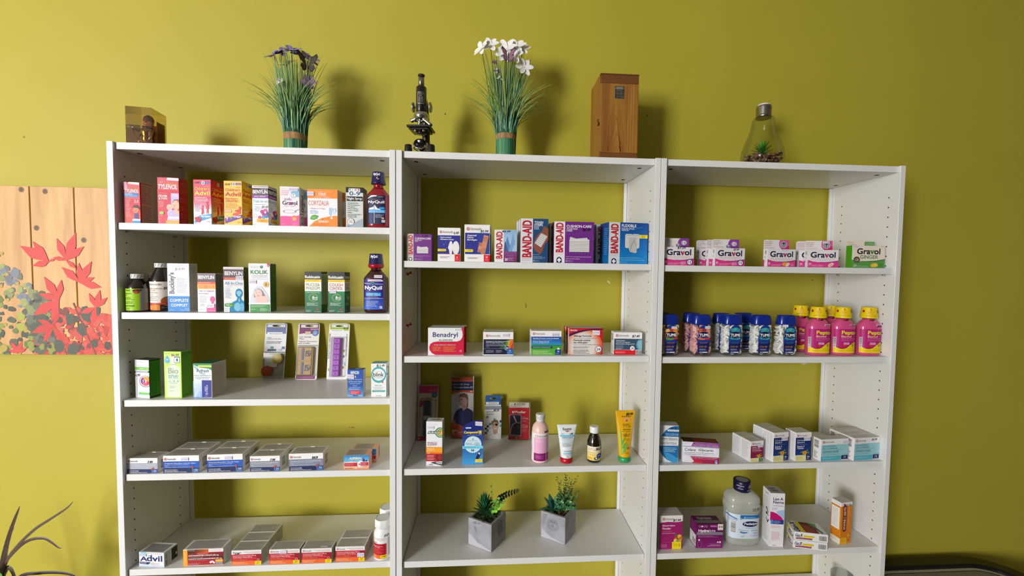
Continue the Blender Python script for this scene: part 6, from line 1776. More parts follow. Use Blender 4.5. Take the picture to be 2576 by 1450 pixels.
# lotion bottle
t = thing('lotion_bottle', 'pale pink lotion bottle with a striped wrapped cap', 'bottle', (1.248, -.2255, 1.0374), 0)
PK = M('ecc4bc', .3, 0, .5)
b = MB()
b.lathe([(.0245, 0), (.0262, .003), (.0268, .008), (.0268, .098), (.0262, .106), (.0228, .117), (.0165, .1245), (.0125, .128), (.0125, .134)], PK, n=36)
part(b, 'bottle', t)
b = MB()
b.lathe([(.0135, .1265), (.0138, .133), (.0132, .134), (.0146, .137), (.0152, .151), (.014, .1535)], M('dcdcdc', .25, coat=.3), n=36)
for zz, r0, r1, z0, z1 in ((0, .0137, .0138, .127, .1335), (1, .0147, .0152, .138, .151)):
    for k in range(9):
        a = 2 * PI * k / 9
        for j in range(6):
            f0, f1 = j / 6, (j + 1) / 6
            pts = []
            for f, d in ((f0, 0), (f0, .13), (f1, .13), (f1, 0)):
                x = a + d + f * 1.5
                r = r0 + (r1 - r0) * f + .0003
                pts.append((r * math.cos(x), r * math.sin(x), z0 + (z1 - z0) * f))
            b.add(pts, [(0, 1, 2, 3)], M('3c3a48' if zz else '8c4a64', .35))
part(b, 'wrapped_cap', t)
pm = MB()
A = Art(pm, cyl(.0268, .0268, -100, 100, .006, .0985), .094, .0925, 30, .0002).fr(190, 720, 495, 1160)
A.R(190, 725, 495, 1160, 'efe8ea').R(262, 795, 445, 1035, 'eab0d2').R(262, 1030, 398, 1150, '8c1470').R(402, 1030, 448, 1150, 'a44a8c').R(398, 1030, 402, 1150, 'e8d0e0')
A.O(296, 766, 16, 20, 'b8322c', .3).T('biomedic', 320, 752, 432, 782, '3c3a44').G(285, 820, 430, 835, 1, 'f6dcec').T('Calamine', 290, 840, 392, 858, 'faeaf4', 1).G(285, 1062, 388, 1110, 3, 'd890c0').G(410, 1050, 440, 1085, 2, 'd8a0c8').R(190, 930, 232, 1050, 'c4bcc8')
A.T('4.59', 376, 690, 440, 724, '1a1618', 2, 1)
part(pm, 'label', t)
mb = MB()
A = Art(mb, cyl(.0266, .0245, 20, 55, .1, .1085), .02, .0085, 10, .0006)
A.T('4.59', 5, 10, 95, 90, '1a1618', 2, 1)
part(mb, 'handwritten_price', t)


def tube(label, name, loc, w, h, capr, caph, body, capc, art, wob=0.0):
    """squeeze tube standing on its cap: round at the cap, pressed flat at the top seam"""
    t = thing(name, label, 'tube', loc, 0)
    b = MB()
    b.lathe([(capr * .94, 0), (capr, .002), (capr * 1.0, caph)], M(capc, .3, 0, .5), n=32)
    cp = part(b, 'flip_cap', t)
    b = MB()
    n, L = 36, 14
    m = M(body, .3, 0, .5, coat=.2)

    def ring(f):
        a = capr * .97 + (w / 2 - capr * .97) * f ** 1.15
        bb = capr * .97 * (1 - f ** 1.3) + .0011 * f
        return a, max(bb, .0009)
    vs, fs = [], []
    for i in range(L + 1):
        f = i / L
        a, bb = ring(f)
        z = caph + .0003 + (h - caph) * f
        for k in range(n):
            q = 2 * PI * k / n
            vs.append((a * math.cos(q), bb * math.sin(q), z))
    for i in range(L):
        for k in range(n):
            fs.append((i * n + k, i * n + (k + 1) % n, (i + 1) * n + (k + 1) % n, (i + 1) * n + k))
    fs.append(tuple(range(L * n, L * n + n)))
    b.add(vs, fs, m, True)
    body_o = part(b, 'tube', t)

    def fn(u, v, hh):
        a, bb = ring(max(0, min(1, v)))
        x = a * (-.93 + 1.86 * u)
        y = -bb * math.sqrt(max(0, 1 - (x / a) ** 2))
        return x, y - hh - .0004, caph + .0003 + (h - caph) * v
    pm = MB()

    class TA(Art):
        def _emit(s, poly, mm, hh):
            for j in range(12):
                c = clip(clip(poly, 1, j / 12, False), 1, (j + 1) / 12, True)
                if len(c) >= 3:
                    Art._emit(s, c, mm, hh)
    art(TA(pm, fn, w, h - caph, 12, .0002))
    part(pm, 'label', t)
    return t


def art_cream(A):
    A.fr(600, 640, 870, 1100)
    A.T('Eucerin', 668, 682, 802, 716, '23252c', 2).P([(690, 724), (785, 724), (738, 740)], 'a82434').G(632, 758, 690, 776, 2, '6a7a8c').T('1149', 778, 754, 830, 780, '17161a', 2, 1).R(610, 782, 862, 806, '6ec4e4').T('COMPLETE REPAIR', 636, 812, 830, 826, '3c4450', 1).T('Moisturizing Cream', 640, 834, 812, 846, '5a6470').G(638, 852, 828, 862, 1, '5ab0cc').R(632, 870, 836, 874, '8acce0').G(636, 882, 826, 944, 6, '5a626c').R(650, 996, 822, 1000, '4a5460').G(655, 1004, 822, 1012, 1, '6a747c').P([(645, 1026), (822, 1020), (822, 1034), (648, 1040)], '6ec4e4').G(650, 1042, 815, 1056, 1, '8a949c').T('75 mL', 712, 1068, 770, 1084, '2a2c34', 1)


tube('white and pale blue cream tube standing on a red cap', 'cream_tube', (1.333, -.2355, 1.0374), .064, .1205, .0198, .0165, 'e6ecf0', 'b80e22', art_cream)


def art_aloe(A):
    A.fr(1450, 440, 1720, 1080)
    A.P([(1450, 700), (1500, 720), (1500, 900), (1470, 1060), (1450, 1040)], 'c8c03c')
    A.P([(1486, 1035), (1484, 720), (1496, 720), (1504, 860), (1560, 800), (1600, 725), (1604, 735), (1545, 860), (1500, 930)], '58a83c').P([(1486, 1040), (1530, 950), (1622, 872), (1626, 884), (1570, 990), (1500, 1045)], '6ab446').P([(1490, 960), (1540, 900), (1604, 855), (1598, 870), (1530, 950)], '4c9c38')
    A.P([(1530, 572), (1545, 540), (1600, 522), (1655, 545), (1672, 572), (1650, 590), (1555, 590)], 'e8a04a').E(1600, 575, 16, 14, '5a7a2c').T('lily of the desert', 1525, 512, 1670, 534, '4a3414', 1).T('$8.99', 1590, 470, 1698, 514, '171410', 2, 1)
    A.T('99%', 1532, 618, 1664, 668, '8a7a14').T('aloe vera', 1532, 682, 1668, 708, '7a6a10', 1).G(1520, 716, 1670, 732, 1, '7a6a10').T('GELLY', 1532, 754, 1664, 792, '9a6414', 2).G(1565, 815, 1675, 850, 3, '8a7414').G(1615, 908, 1672, 920, 1, '8a7414').T('99', 1600, 935, 1660, 970, 'c8442c', 2, 1).G(1560, 1000, 1665, 1012, 1, 'b8642c').T('228 g', 1545, 1018, 1652, 1030, '6a5a14', 1)


t = tube('golden yellow aloe gel tube standing on a green cap', 'gel_tube', (1.5235, -.2355, 1.0374), .0655, .1645, .0198, .0165, 'e6ae10', '33a05a', art_aloe)
mb = MB()
A = Art(mb, cyl(.0198, .0198, 2, 58, .003, .0145), .02, .012, 8, .0003)
A.E(50, 50, 42, 44, M('2c9050', .35))
part(mb, 'flip_dimple', t)

# castor oil
t = thing('oil_bottle', 'small dark brown oil bottle with a white cap and cream label', 'bottle', (1.4238, -.2315, 1.0374), 0)
b = MB()
b.lathe([(.0205, 0), (.0222, .002), (.0228, .006), (.0228, .061), (.022, .066), (.0165, .083), (.0135, .088), (.0132, .094)], M('120a08', .08, 0, .6, coat=.8), n=36)
part(b, 'bottle', t)
b = MB()
b.lathe([(.0143, .0925), (.0147, .094), (.0147, .111), (.0137, .113)], M('e8eaec', .35), n=32)
part(b, 'screw_cap', t)
pm = MB()
A = Art(pm, cyl(.0228, .0228, -80, 85, .008, .053), .066, .045, 24, .0002).fr(1030, 905, 1235, 1120)
A.R(1030, 905, 1235, 1120, 'efe8cc').GR(1030, 960, 1180, 1115, 'f2ead0', 'eec83c', 6).P([(1195, 1010), (1215, 960), (1235, 940), (1235, 1060), (1205, 1040)], '8ab06a').R(1180, 905, 1235, 960, 'e4e8ec').T('ATLAS', 1050, 930, 1105, 942, '5a5a4a', 1).T('RICIN / CASTOR OIL', 1050, 952, 1180, 964, '5a4a3a', 1).T('$6.49', 1130, 918, 1212, 960, '15141a', 2, 1).G(1048, 985, 1130, 1010, 2, 'b09a4a').G(1048, 1025, 1120, 1040, 1, 'b09a4a').E(1172, 1046, 33, 38, '1f3c8c').G(1150, 1030, 1196, 1058, 2, 'c0d0f0').E(1136, 1088, 22, 20, '16204c').E(1136, 1086, 11, 11, 'e8ecf0').T('100 mL', 1168, 1092, 1205, 1106, '2a2c34', 1).G(1048, 1070, 1105, 1100, 3, 'b08c2c')
part(pm, 'label', t)

# pink stomach liquid, five bottles
t = thing('stomach_liquid_bottle', '', 'bottle', (2.1712, -.2295, 1.3834), 0, 'pink stomach liquid bottles')
b = MB()
PKL = M('d8508a', .14, 0, .6, coat=.6)
b.lathe([(.0325, 0), (.0350, .003), (.0362, .009), (.0362, .094), (.0345, .100), (.0265, .112), (.0185, .1185), (.017, .121)], PKL, sy=.64, n=36, pw=2.6)
part(b, 'bottle', t)
b = MB()
b.lathe([(.015, .114), (.0165, .118), (.0165, .127)], clear_plastic('clear_neck', 'f4e8ec'), n=24)
part(b, 'neck', t)
b = MB()
YC = M('ecd010', .3, 0, .5)
b.lathe([(.0240, .1235), (.0256, .125), (.0246, .128), (.0212, .158), (.0205, .160)], YC, n=36)
cp = part(b, 'measuring_cap', t)
pm = MB()
A = Art(pm, cyl(.0246, .0212, -85, 85, .1285, .158), .068, .0295, 24, .0002).fr(-30, 0, 130, 100)
A.T('5', 22, 6, 34, 30, 'b8541c', 2).T('SYMPTOM', 8, 36, 46, 46, 'd8702c', 1).T('RELIEF', 12, 49, 44, 60, 'd8702c', 1).G(8, 66, 50, 76, 1, 'd8702c').T('SYMPTÔMES', -5, 82, 60, 94, 'b8541c', 1).E(86, 40, 10, 15, 'b01c1c').E(91, 36, 7, 10, 'b01c1c').P([(84, 26), (88, 10), (91, 10), (88, 27)], '5a7a1c').G(110, 20, 128, 60, 3, 'c8a81c').E(-20, 38, 9, 14, 'b01c1c')
part(pm, 'cap_print', cp)
pm = MB()
A = Art(pm, oval(.0362, .0362 * .64, 2.6, -.0345, .0345, .009, .088), .069, .079, 22, .0002).fr(850, 570, 1225, 1000)
A.R(850, 570, 1225, 1000, 'b81878')
A.P([(850, 880), (890, 905), (940, 925), (990, 925), (1040, 905), (1090, 860), (1150, 815), (1225, 790), (1225, 1000), (850, 1000)], 'f0d414').P([(850, 870), (890, 895), (940, 915), (990, 915), (1040, 895), (1090, 850), (1150, 805), (1225, 780), (1225, 792), (1150, 817), (1090, 862), (1040, 907), (990, 927), (940, 927), (890, 907), (850, 882)], '8c1458')
A.T('Pepto', 944, 600, 1195, 690, '6a1048', 5).T('Pepto', 946, 598, 1193, 688, 'f4d83a', 3).R(1198, 640, 1216, 654, 'f4d83a').T('Bismol', 944, 682, 1112, 722, 'f2c8a0', 2).G(945, 735, 1205, 748, 1, 'f0b8d8').G(945, 760, 1205, 772, 1, 'e8a0cc').G(945, 782, 1080, 792, 1, 'e8a0cc')
A.RR(985, 812, 1080, 848, 'e8b0d4', .2).G(992, 818, 1072, 844, 2, 'b81878').E(985, 872, 34, 26, 'c01c2c').E(1000, 868, 18, 18, 'd83a3c').P([(955, 850), (975, 845), (985, 858)], '6a8a2c').T('5', 1128, 840, 1152, 886, '5a2a1c', 2).G(1158, 838, 1215, 870, 3, '7a4a14').G(1050, 915, 1200, 930, 1, 'a8841c').G(1045, 945, 1200, 965, 1, 'a8841c').G(915, 950, 990, 970, 1, 'd8602c')
A.BC(850, 720, 878, 905, False, '3a2a34')
part(pm, 'label', t)
proto = t
spots = [(2.1712, -.2295, 'pink stomach liquid bottle next to the antacid tubs, at the front'), (2.2585, -.2295, 'pink stomach liquid bottle in the middle of the front three'), (2.3485, -.2315, 'pink stomach liquid bottle against the bookcase end panel'),
         (2.1640, -.158, 'pink stomach liquid bottle half hidden behind the end antacid tub'), (2.2690, -.160, 'pink stomach liquid bottle in the rear, between the two front ones')]
for i, (x, y, lab) in enumerate(spots):
    o = proto if i == 0 else dup(proto, lab, loc=(x, y, 1.3834))
    o.location = (x, y, 1.3834)
    o.rotation_euler.z = R_(-6)
    o['label'] = lab
    if i == 2:
        mb = MB()
        A = Art(mb, oval(.0355, .0225, 2.6, .012, .031, .0935, .101), .02, .008, 8, .0004)
        A.T('$6.99', 0, 5, 100, 95, '3a1f5c', 3, 1)
        mb.build('handwritten_price', o)
    else:
        sticker(o, oval(.034, .0215, 2.6, .008, .030, .094, .1035), (0, 0, 100, 100), 0, 0, 100, 100, '$ 8.99', .022, .0095, base=.001, col='e6e6ea')

# antacid tubs: clear oval bottles filled with tablets
TB_CLEAR = clear_plastic('clear_tub', 'f8f9f9', .35, .08)


def tablets(seed, cols):
    r = random.Random(seed)
    b = MB()
    for L in range(13):
        for k in range(6):
            z = .0118 + L * .0068
            x = -.0215 + (k % 3) * .0205 + r.uniform(-.002, .002)
            y = -.0098 + (k // 3) * .0195 + r.uniform(-.001, .001)
            m = Matrix.Translation((x, y, z)) @ Matrix.Rotation(r.uniform(-.9, .9), 4, 'X') @ Matrix.Rotation(r.uniform(-.9, .9), 4, 'Y')
            if r.random() < .35:
                m = Matrix.Translation((x, y, z)) @ Matrix.Rotation(R_(90) + r.uniform(-.4, .4), 4, 'X') @ Matrix.Rotation(r.uniform(-.6, .6), 4, 'Y')
            b.lathe([(.0084, -.0028), (.0094, -.002), (.0094, .002), (.0084, .0028)], M(r.choice(cols), .7), n=14, mtx=m)
    return b


def tub_label(accent, fruit):
    pm = MB()
    A = Art(pm, oval(.0333, .0215, 3.4, -.0205, .0205, .008, .1005), .041, .0925, 10, .0004).fr(1603, 538, 1838, 1122)
    out = [(1612, 1122), (1603, 820), (1622, 640), (1650, 575), (1690, 545), (1725, 538), (1765, 545), (1800, 575), (1826, 640), (1838, 820), (1800, 1110), (1780, 1122), (1640, 1122)]
    A.P(out, '16388c').P([(1610, 900), (1832, 900), (1800, 1110), (1780, 1122), (1640, 1122), (1618, 1110)], '131c5c')
    for x, y, rx, ry, k in fruit:
        A.E(x, y, rx, ry, k, 14)
    A.E(1722, 742, 108, 74, '10143c', 24).O(1722, 742, 108, 74, accent, .07, 24).T('TUMS', 1634, 714, 1812, 772, 'f6f6fa', 4).R(1640, 784, 1765, 789, '8a98c4')
    A.T('COOL RELIEF', 1648, 890, 1788, 902, accent, 1).G(1648, 910, 1775, 920, 1, accent).T('ULTRA 1000', 1638, 965, 1772, 996, 'c08a3c', 1).G(1640, 1018, 1775, 1056, 2, 'b8c0dc').G(1645, 1045, 1770, 1056, 1, 'c8d0e4').R(1640, 1084, 1690, 1104, 'a8b0cc').R(1695, 1084, 1788, 1104, 'e8ecf2')
    return pm


MINT = [(1722, 640, 92, 50, '2c8a9c'), (1680, 640, 40, 34, '3aa0ac'), (1730, 625, 38, 34, '4ab0b8'), (1775, 645, 40, 34, '3494a4'), (1690, 812, 70, 26, '3494a4'), (1760, 812, 66, 26, '3aa0ac')]
FRUIT = [(1660, 660, 50, 40, 'e8c04a'), (1790, 650, 46, 60, 'e8902c'), (1722, 640, 40, 30, 'c83a34'), (1640, 740, 40, 60, 'c82c34'), (1700, 820, 80, 30, '4a9c3a'), (1800, 800, 40, 36, 'c82c34'), (1822, 720, 24, 50, 'e88a3c')]
BERRY = [(1665, 655, 50, 44, 'd8602c'), (1790, 660, 52, 50, 'e08a7a'), (1722, 650, 46, 36, '9a3a2c'), (1690, 815, 80, 30, 'd8704a'), (1790, 812, 50, 32, 'c82c3c'), (1825, 740, 24, 60, 'e49a84')]


def tub(label, loc, cols, accent, fruit, seed, price=None):
    t = thing('antacid_tub', label, 'antacid tub', loc, 0, 'antacid tablet tubs')
    b = MB()
    b.lathe([(.029, 0), (.0315, .002), (.0322, .006), (.0335, .06), (.0325, .09), (.029, .102), (.027, .106)], TB_CLEAR, sy=.64, n=40, pw=3.4)
    part(b, 'tub', t)
    tag(tablets(seed, cols).build('tablets', t), kind='stuff')
    b = MB()
    b.lathe([(.0285, .100), (.0305, .1015), (.0308, .104), (.0275, .128), (.0255, .1315), (.016, .1335)], M('0c2a8c', .25, 0, .5, coat=.3), sy=.66, n=40, pw=3.2)
    part(b, 'flip_lid', t)
    part(tub_label(accent, fruit), 'label', t)
    if price:
        sticker(t, oval(.0333, .0215, 3.4, *price), (0, 0, 100, 100), 0, 0, 100, 100, '$ 10.49', .018, .008, base=.0016, col='e6e5ea', tilt=-.0)
    return t


ZT = 1.3834
t1 = tub('antacid tub with mixed coloured tablets and a fruit label, next to the upright', (1.660, -.2345, ZT), ['e0c8a0', 'd8a8a0', 'b8c8a0', 'e8d8a8', 'e0b8b0'], 'd88a6a', FRUIT, 1, (0.0, .018, .0875, .0955))
dup(t1, 'antacid tub in the shade behind the fruit labelled one by the upright', loc=(1.655, -.177, ZT))
t2 = tub('antacid tub full of pink tablets', (1.768, -.2345, ZT), ['e0a4a4', 'e4b0b0', 'd89898', 'e8bcb8'], 'c88ab8', BERRY, 2, (.002, .020, .0885, .0965))
dup(t2, 'second antacid tub of pink tablets, tucked behind the first', loc=(1.765, -.178, ZT))
t3 = tub('antacid tub of white tablets standing closest to the pink filled ones', (1.872, -.2345, ZT), ['e8e8e6', 'dededc', 'f0f0ee'], '4a9ab8', MINT, 3)
dup(t3, 'antacid tub of white tablets behind the one closest to the pink filled tubs', loc=(1.869, -.178, ZT))
dup(t3, 'antacid tub in the middle of the front row, between two of white tablets', loc=(1.971, -.2345, ZT))
dup(t3, 'antacid tub showing only its blue lid and shaded label behind the front row gap', loc=(1.9515, -.165, ZT))
t5 = tub('antacid tub of white tablets beside the pink liquid, with a sticker on its shoulder', (2.0555, -.2365, ZT), ['ececea', 'e2e2e0', 'f2f2f0'], '4a9ab8', MINT, 5, (-.024, -.008, .0945, .1025))

# big clear electrolyte bottle
t = thing('electrolyte_bottle', 'large clear electrolyte bottle with a dark navy cap', 'bottle', (1.940, -.212, .7437), R_(-4))
b = MB()
LIQ = bpy.data.materials.new('cloudy_liquid')
LIQ.use_nodes = True
pb = LIQ.node_tree.nodes['Principled BSDF']
pb.inputs['Base Color'].default_value = rgb('d3d8d2')
pb.inputs['Roughness'].default_value = .12
pb.inputs['Alpha'].default_value = .52
pb.inputs['Specular IOR Level'].default_value = .7
b.lathe([(.048, 0), (.053, .003), (.0555, .012), (.0555, .022), (.0535, .026), (.0535, .108), (.0555, .112), (.0565, .118), (.0555, .134), (.053, .138), (.055, .142), (.0535, .156), (.045, .166), (.03, .172), (.024, .174), (.024, .178)], LIQ, sy=.70, n=48, pw=3.2)
part(b, 'bottle', t)
b = MB()
b.lathe([(.0255, .1745), (.0265, .176), (.0272, .207), (.026, .2095), (.0195, .2098)], M('17143c', .3, 0, .5), n=36, cap1=False)
b.lathe([(.0195, .2085), (.0195, .2095)], M('9aa0a4', .4), n=28)
cp = part(b, 'screw_cap', t)
pm = MB()
A = Art(pm, cyl(.0268, .0272, -70, 70, .18, .205), .06, .025, 20, .0003)
A.T('unflavoured', 4, 22, 40, 40, 'c8c8dc', 1).T('for', 18, 46, 26, 56, 'c8c8dc', 1).T('stomach', 10, 60, 38, 76, 'c8c8dc', 1).T('sans', 66, 18, 86, 32, 'c8c8dc', 1).T('saveur', 62, 36, 90, 50, 'c8c8dc', 1).T('non aromatisé', 56, 78, 95, 92, 'c8c8dc', 1)
part(pm, 'cap_lettering', cp)
pm = MB()
A = Art(pm, oval(.0535, .0535 * .7, 3.2, -.0534, .050, .026, .108), .103, .082, 26, .0003)
A.fr(1170, 610, 1690, 1065)
A.R(1170, 610, 1690, 1065, 'd3e2f0').R(1335, 618, 1690, 690, '1c72b8').T('#1', 1395, 650, 1425, 680, 'f0f4fa', 2).G(1435, 650, 1650, 690, 2, 'c0dcf4').E(1350, 690, 18, 18, '7ab0d8').E(1508, 785, 145, 62, 'e8eef4', 28).E(1508, 785, 136, 54, '23285c', 28).T('Pedialyte', 1402, 758, 1638, 815, 'f2f4f8', 2).T('High Purity Electrolytes', 1425, 856, 1588, 870, '4a5a7c', 1)
A.P([(1335, 920), (1400, 940), (1460, 935), (1462, 950), (1400, 966), (1340, 950)], '4a7ab8').P([(1310, 890), (1400, 905), (1480, 900), (1480, 905), (1400, 912), (1310, 898)], '7a9ac8').E(1535, 905, 15, 18, '9cc4e0').G(1555, 895, 1620, 920, 2, '4a6a94').G(1555, 945, 1640, 970, 2, '4a6a94').O(1525, 1005, 18, 20, 'e0a0b8', .2).G(1555, 992, 1645, 1020, 2, 'c07a9a').G(1350, 1005, 1440, 1030, 2, '5a7aa4').BC(1200, 740, 1275, 960, False, '3c4654').P([(1170, 640), (1290, 690), (1290, 705), (1170, 665)], '3a78b4').G(1180, 690, 1300, 735, 3, '8aa4c0')
part(pm, 'label', t)
mb = MB()
A = Art(mb, oval(.0555, .0555 * .7, 3.2, .018, .044, .117, .132), .026, .015, 10, .0006)
A.T('10.99', 0, 10, 100, 90, '3c3a3c', 1, 1)
part(mb, 'handwritten_price', t)
# ------------------------------------------------------------------ hanging cards leaning on the wall
def rounded(w, h, r, n=5):
    pts = []
    for cx, cy, a in ((w - r, h - r, 0), (r, h - r, 90), (r, r, 180), (w - r, r, 270)):
        for k in range(n + 1):
            t = R_(a + 90 * k / n)
            pts.append((cx + r * math.cos(t), cy + r * math.sin(t)))
    return pts


def card_mesh(w, h, r, th, m, hole=None):
    """card standing in the xz plane, front at y=0; hole = (cx, cz, half width, half height)"""
    b = MB()
    if not hole:
        p = rounded(w, h, r)
        n = len(p)
        vs = [(x, 0, z) for x, z in p] + [(x, th, z) for x, z in p]
        b.add(vs, [tuple(range(n)), tuple(range(2 * n - 1, n - 1, -1))] + [(k, (k + 1) % n, n + (k + 1) % n, n + k) for k in range(n)], m)
        return b
    cx, cz, hw, hh = hole
    zs = cz - hh - .0015
    p = [q for q in rounded(w, h, r) if q[1] < zs] + []
    low = [(w, zs), (0, zs)]
    lo = sorted([q for q in rounded(w, h, r) if q[1] < h / 2], key=lambda q: 0)
    lower = [(0, zs)] + [q for q in rounded(w, h, r)[12:]] + [(w, zs)]
    n = len(lower)
    b.add([(x, 0, z) for x, z in lower] + [(x, th, z) for x, z in lower], [tuple(range(n)), tuple(range(2 * n - 1, n - 1, -1))] + [(k, (k + 1) % n, n + (k + 1) % n, n + k) for k in range(n)], m)
    # upper strip as a ring of quads between the slot and the outline
    N = 40
    outer, inner = [], []
    for k in range(N):
        a = 2 * PI * (k + .5) / N
        c, s_ = math.cos(a), math.sin(a)
        inner.append((cx + hw * math.copysign(abs(c) ** .6, c), cz + hh * s_))
        # ray to rounded box
        tx = ((w - cx) if c > 0 else cx) / max(abs(c), 1e-6)
        tz = ((h - cz) if s_ > 0 else (cz - zs)) / max(abs(s_), 1e-6)
        q = min(tx, tz)
        x, z = cx + c * q, cz + s_ * q
        if z > h - r and (x < r or x > w - r):
            ccx = r if x < r else w - r
            d = Vector((x - ccx, z - (h - r)))
            if d.length > r:
                d = d.normalized() * r
            x, z = ccx + d.x, h - r + d.y
        outer.append((x, z))
    # corner points of the strip
    vs = [(x, 0, z) for x, z in outer] + [(x, 0, z) for x, z in inner] + [(x, th, z) for x, z in outer] + [(x, th, z) for x, z in inner]
    fs = []
    for k in range(N):
        j = (k + 1) % N
        fs += [(k, j, N + j, N + k), (2 * N + j, 2 * N + k, 3 * N + k, 3 * N + j), (k, 2 * N + k, 2 * N + j, j), (N + k, N + j, 3 * N + j, 3 * N + k)]
    b.add(vs, fs, m)
    # fill the two lower corners of the strip
    for x0, sg in ((0, 1), (w, -1)):
        near = [q for q in outer if abs(q[0] - x0) < 1e-6]
        zl = min(q[1] for q in near) if near else zs
        bot = [q for q in outer if abs(q[1] - zs) < 1e-6]
        xb = (min if sg > 0 else max)(q[0] for q in bot)
        b.add([(x0, 0, zs), (xb, 0, zs), (x0, 0, zl)], [(0, 1, 2)], m)
    return b


def card(label, name, loc, w, h, tilt, m, hole=None, r=.006, th=.0009, cat='hanging pack', group=None, rz=0):
    t = thing(name, label, cat, loc, 0, group)
    t.rotation_euler = (-R_(tilt), 0, R_(rz))
    card_mesh(w, h, r, th, m, hole).build('backing_card', t)
    return t


def dome(t, x0, z0, x1, z1, d, mat, name='blister', inset=.004):
    b = MB()
    a = [(x0, 0, z0), (x1, 0, z0), (x1, 0, z1), (x0, 0, z1)]
    i = inset
    c = [(x0 + i, -d, z0 + i), (x1 - i, -d, z0 + i), (x1 - i, -d, z1 - i), (x0 + i, -d, z1 - i)]
    b.add(a + c, [(4, 5, 6, 7), (0, 1, 5, 4), (1, 2, 6, 5), (2, 3, 7, 6), (3, 0, 4, 7)], mat)
    return b.build(name, t)


BL = clear_plastic('blister_plastic', 'f6f7f7', .8, .12)
CW_, CH_ = .0738, .199


def artcard(t, w, h):
    pm = MB()
    return pm, Art(pm, flat(0, 0, 0, w, 0, 0, 0, 0, h, 0, -1, 0), w, h, base=.0001)


# contact lens cases
t = card('grey blue hanging pack with yellow and orange lens case lids', 'lens_case_pack', (.288, -.0365, 1.2583), CW_, CH_, 9.9, M('d9dade', .4), (.037, .189, .0145, .0032), group='hanging packs leaning on the wall')
pm, A = artcard(t, CW_, CH_)
A.fr(300, 88, 640, 962)
A.GR(312, 165, 628, 255, '5c6c9c', '66749c', 4).P([(312, 150), (400, 158), (400, 170), (312, 170)], '5c6c9c').R(312, 102, 330, 165, '66779f').R(612, 102, 628, 165, '66779f').P([(330, 102), (612, 102), (612, 110), (330, 110)], '66779f').R(330, 152, 612, 168, '5c6c9c')
A.R(335, 232, 575, 278, 'e9eaee').T('PharmaSystems', 370, 246, 560, 266, '4a4e58', 1).T('DELUXE', 335, 308, 405, 322, '8a8e98').T('CONTACT LENS CASES', 335, 328, 560, 346, '8a8e98').T('ÉTUIS POUR VERRES', 335, 368, 572, 384, '5a5e68', 1).T('DE CONTACT DE LUXE', 335, 390, 550, 408, '5a5e68', 1).T('7.99', 500, 165, 600, 200, 'a888b8', 1, 1)
A.R(400, 452, 445, 490, '5a9a94').R(580, 454, 622, 492, '4a6ab0').R(355, 494, 490, 530, '23345c').R(535, 494, 580, 520, '9ac4d8').R(312, 540, 350, 575, '6aa49c').R(560, 700, 600, 745, '5a8c84').P([(300, 525), (640, 515), (640, 545), (300, 550)], 'f2f4f6').R(312, 560, 628, 950, 'a9a79c')
pm.build('card_print', t)
b = MB()
for cx, cz, k in ((.0515, .074, 'd8c020'), (.0185, .031, 'c8501c')):
    b = MB()
    m = Matrix.Translation((cx, -.009, cz)) @ Matrix.Rotation(R_(90), 4, 'X')
    b.lathe([(.0172, -.006), (.0176, -.004), (.0176, .003), (.0165, .0045), (.004, .0048)], M(k, .35), n=32, mtx=m)
    b.build('lens_lid', t)
b = MB()
b.box(.006, -.006, .044, .05, -.003, .088, M('dcdad2', .4), .001)
b.build('lens_tray', t)
dome(t, .003, .012, .071, .098, .0155, BL)
# lens wipes
t = card('purple topped hanging pack holding a tan wipes packet', 'lens_wipes_pack', (.4008, -.0365, 1.2583), CW_, CH_, 9.9, M('e2e0dc', .4), (.038, .189, .0145, .0032), group='hanging packs leaning on the wall')
pm, A = artcard(t, CW_, CH_)
A.fr(818, 85, 1150, 958).R(822, 160, 1146, 954, 'e2e0dc')
A.R(838, 100, 860, 170, '7c1c5e').R(1120, 100, 1140, 170, '7c1c5e').R(838, 98, 1140, 108, '7c1c5e').P([(838, 155), (1140, 155), (1140, 255), (1080, 258), (1000, 250), (900, 246), (838, 258)], '7c1c5e').T('Pharma', 890, 172, 1000, 192, '5a4a8c', 1).T('Systems', 1010, 165, 1130, 195, 'e8d8e4', 1, 1).O(1112, 128, 20, 20, 'c8a0bc', .12).R(930, 215, 1015, 262, 'c8b8a4').E(1088, 240, 46, 48, '2a5a9c').E(1086, 238, 36, 38, '6a9ad0').G(1060, 225, 1112, 255, 2, 'b0ccec')
A.T('Lens Cleaning', 842, 290, 1025, 318, '6a6a6c').T('Wipes', 842, 322, 920, 346, '6a6a6c').T('Lingettes Nettoyantes', 838, 360, 1122, 384, '6a6a6c').T('pour Lentilles', 836, 390, 1014, 410, '4a4a4e', 1).R(830, 424, 1140, 428, 'a8a6a4').R(830, 900, 1120, 948, '7c1c5e').G(850, 912, 1090, 936, 1, 'b878a0')
pm.build('card_print', t)
b = MB()
b.box(.0075, -.0125, .016, .058, -.0015, .115, M('c2a26e', .55), .003)
b.box(.056, -.010, .018, .061, -.002, .113, M('b08c58', .55), .001)
pk = b.build('wipes_packet', t)
pm = MB()
A = Art(pm, flat(.0075, -.0125, .016, .0505, 0, 0, 0, 0, .099, 0, -1, 0), .0505, .099, base=.0002).fr(0, 0, 100, 100)
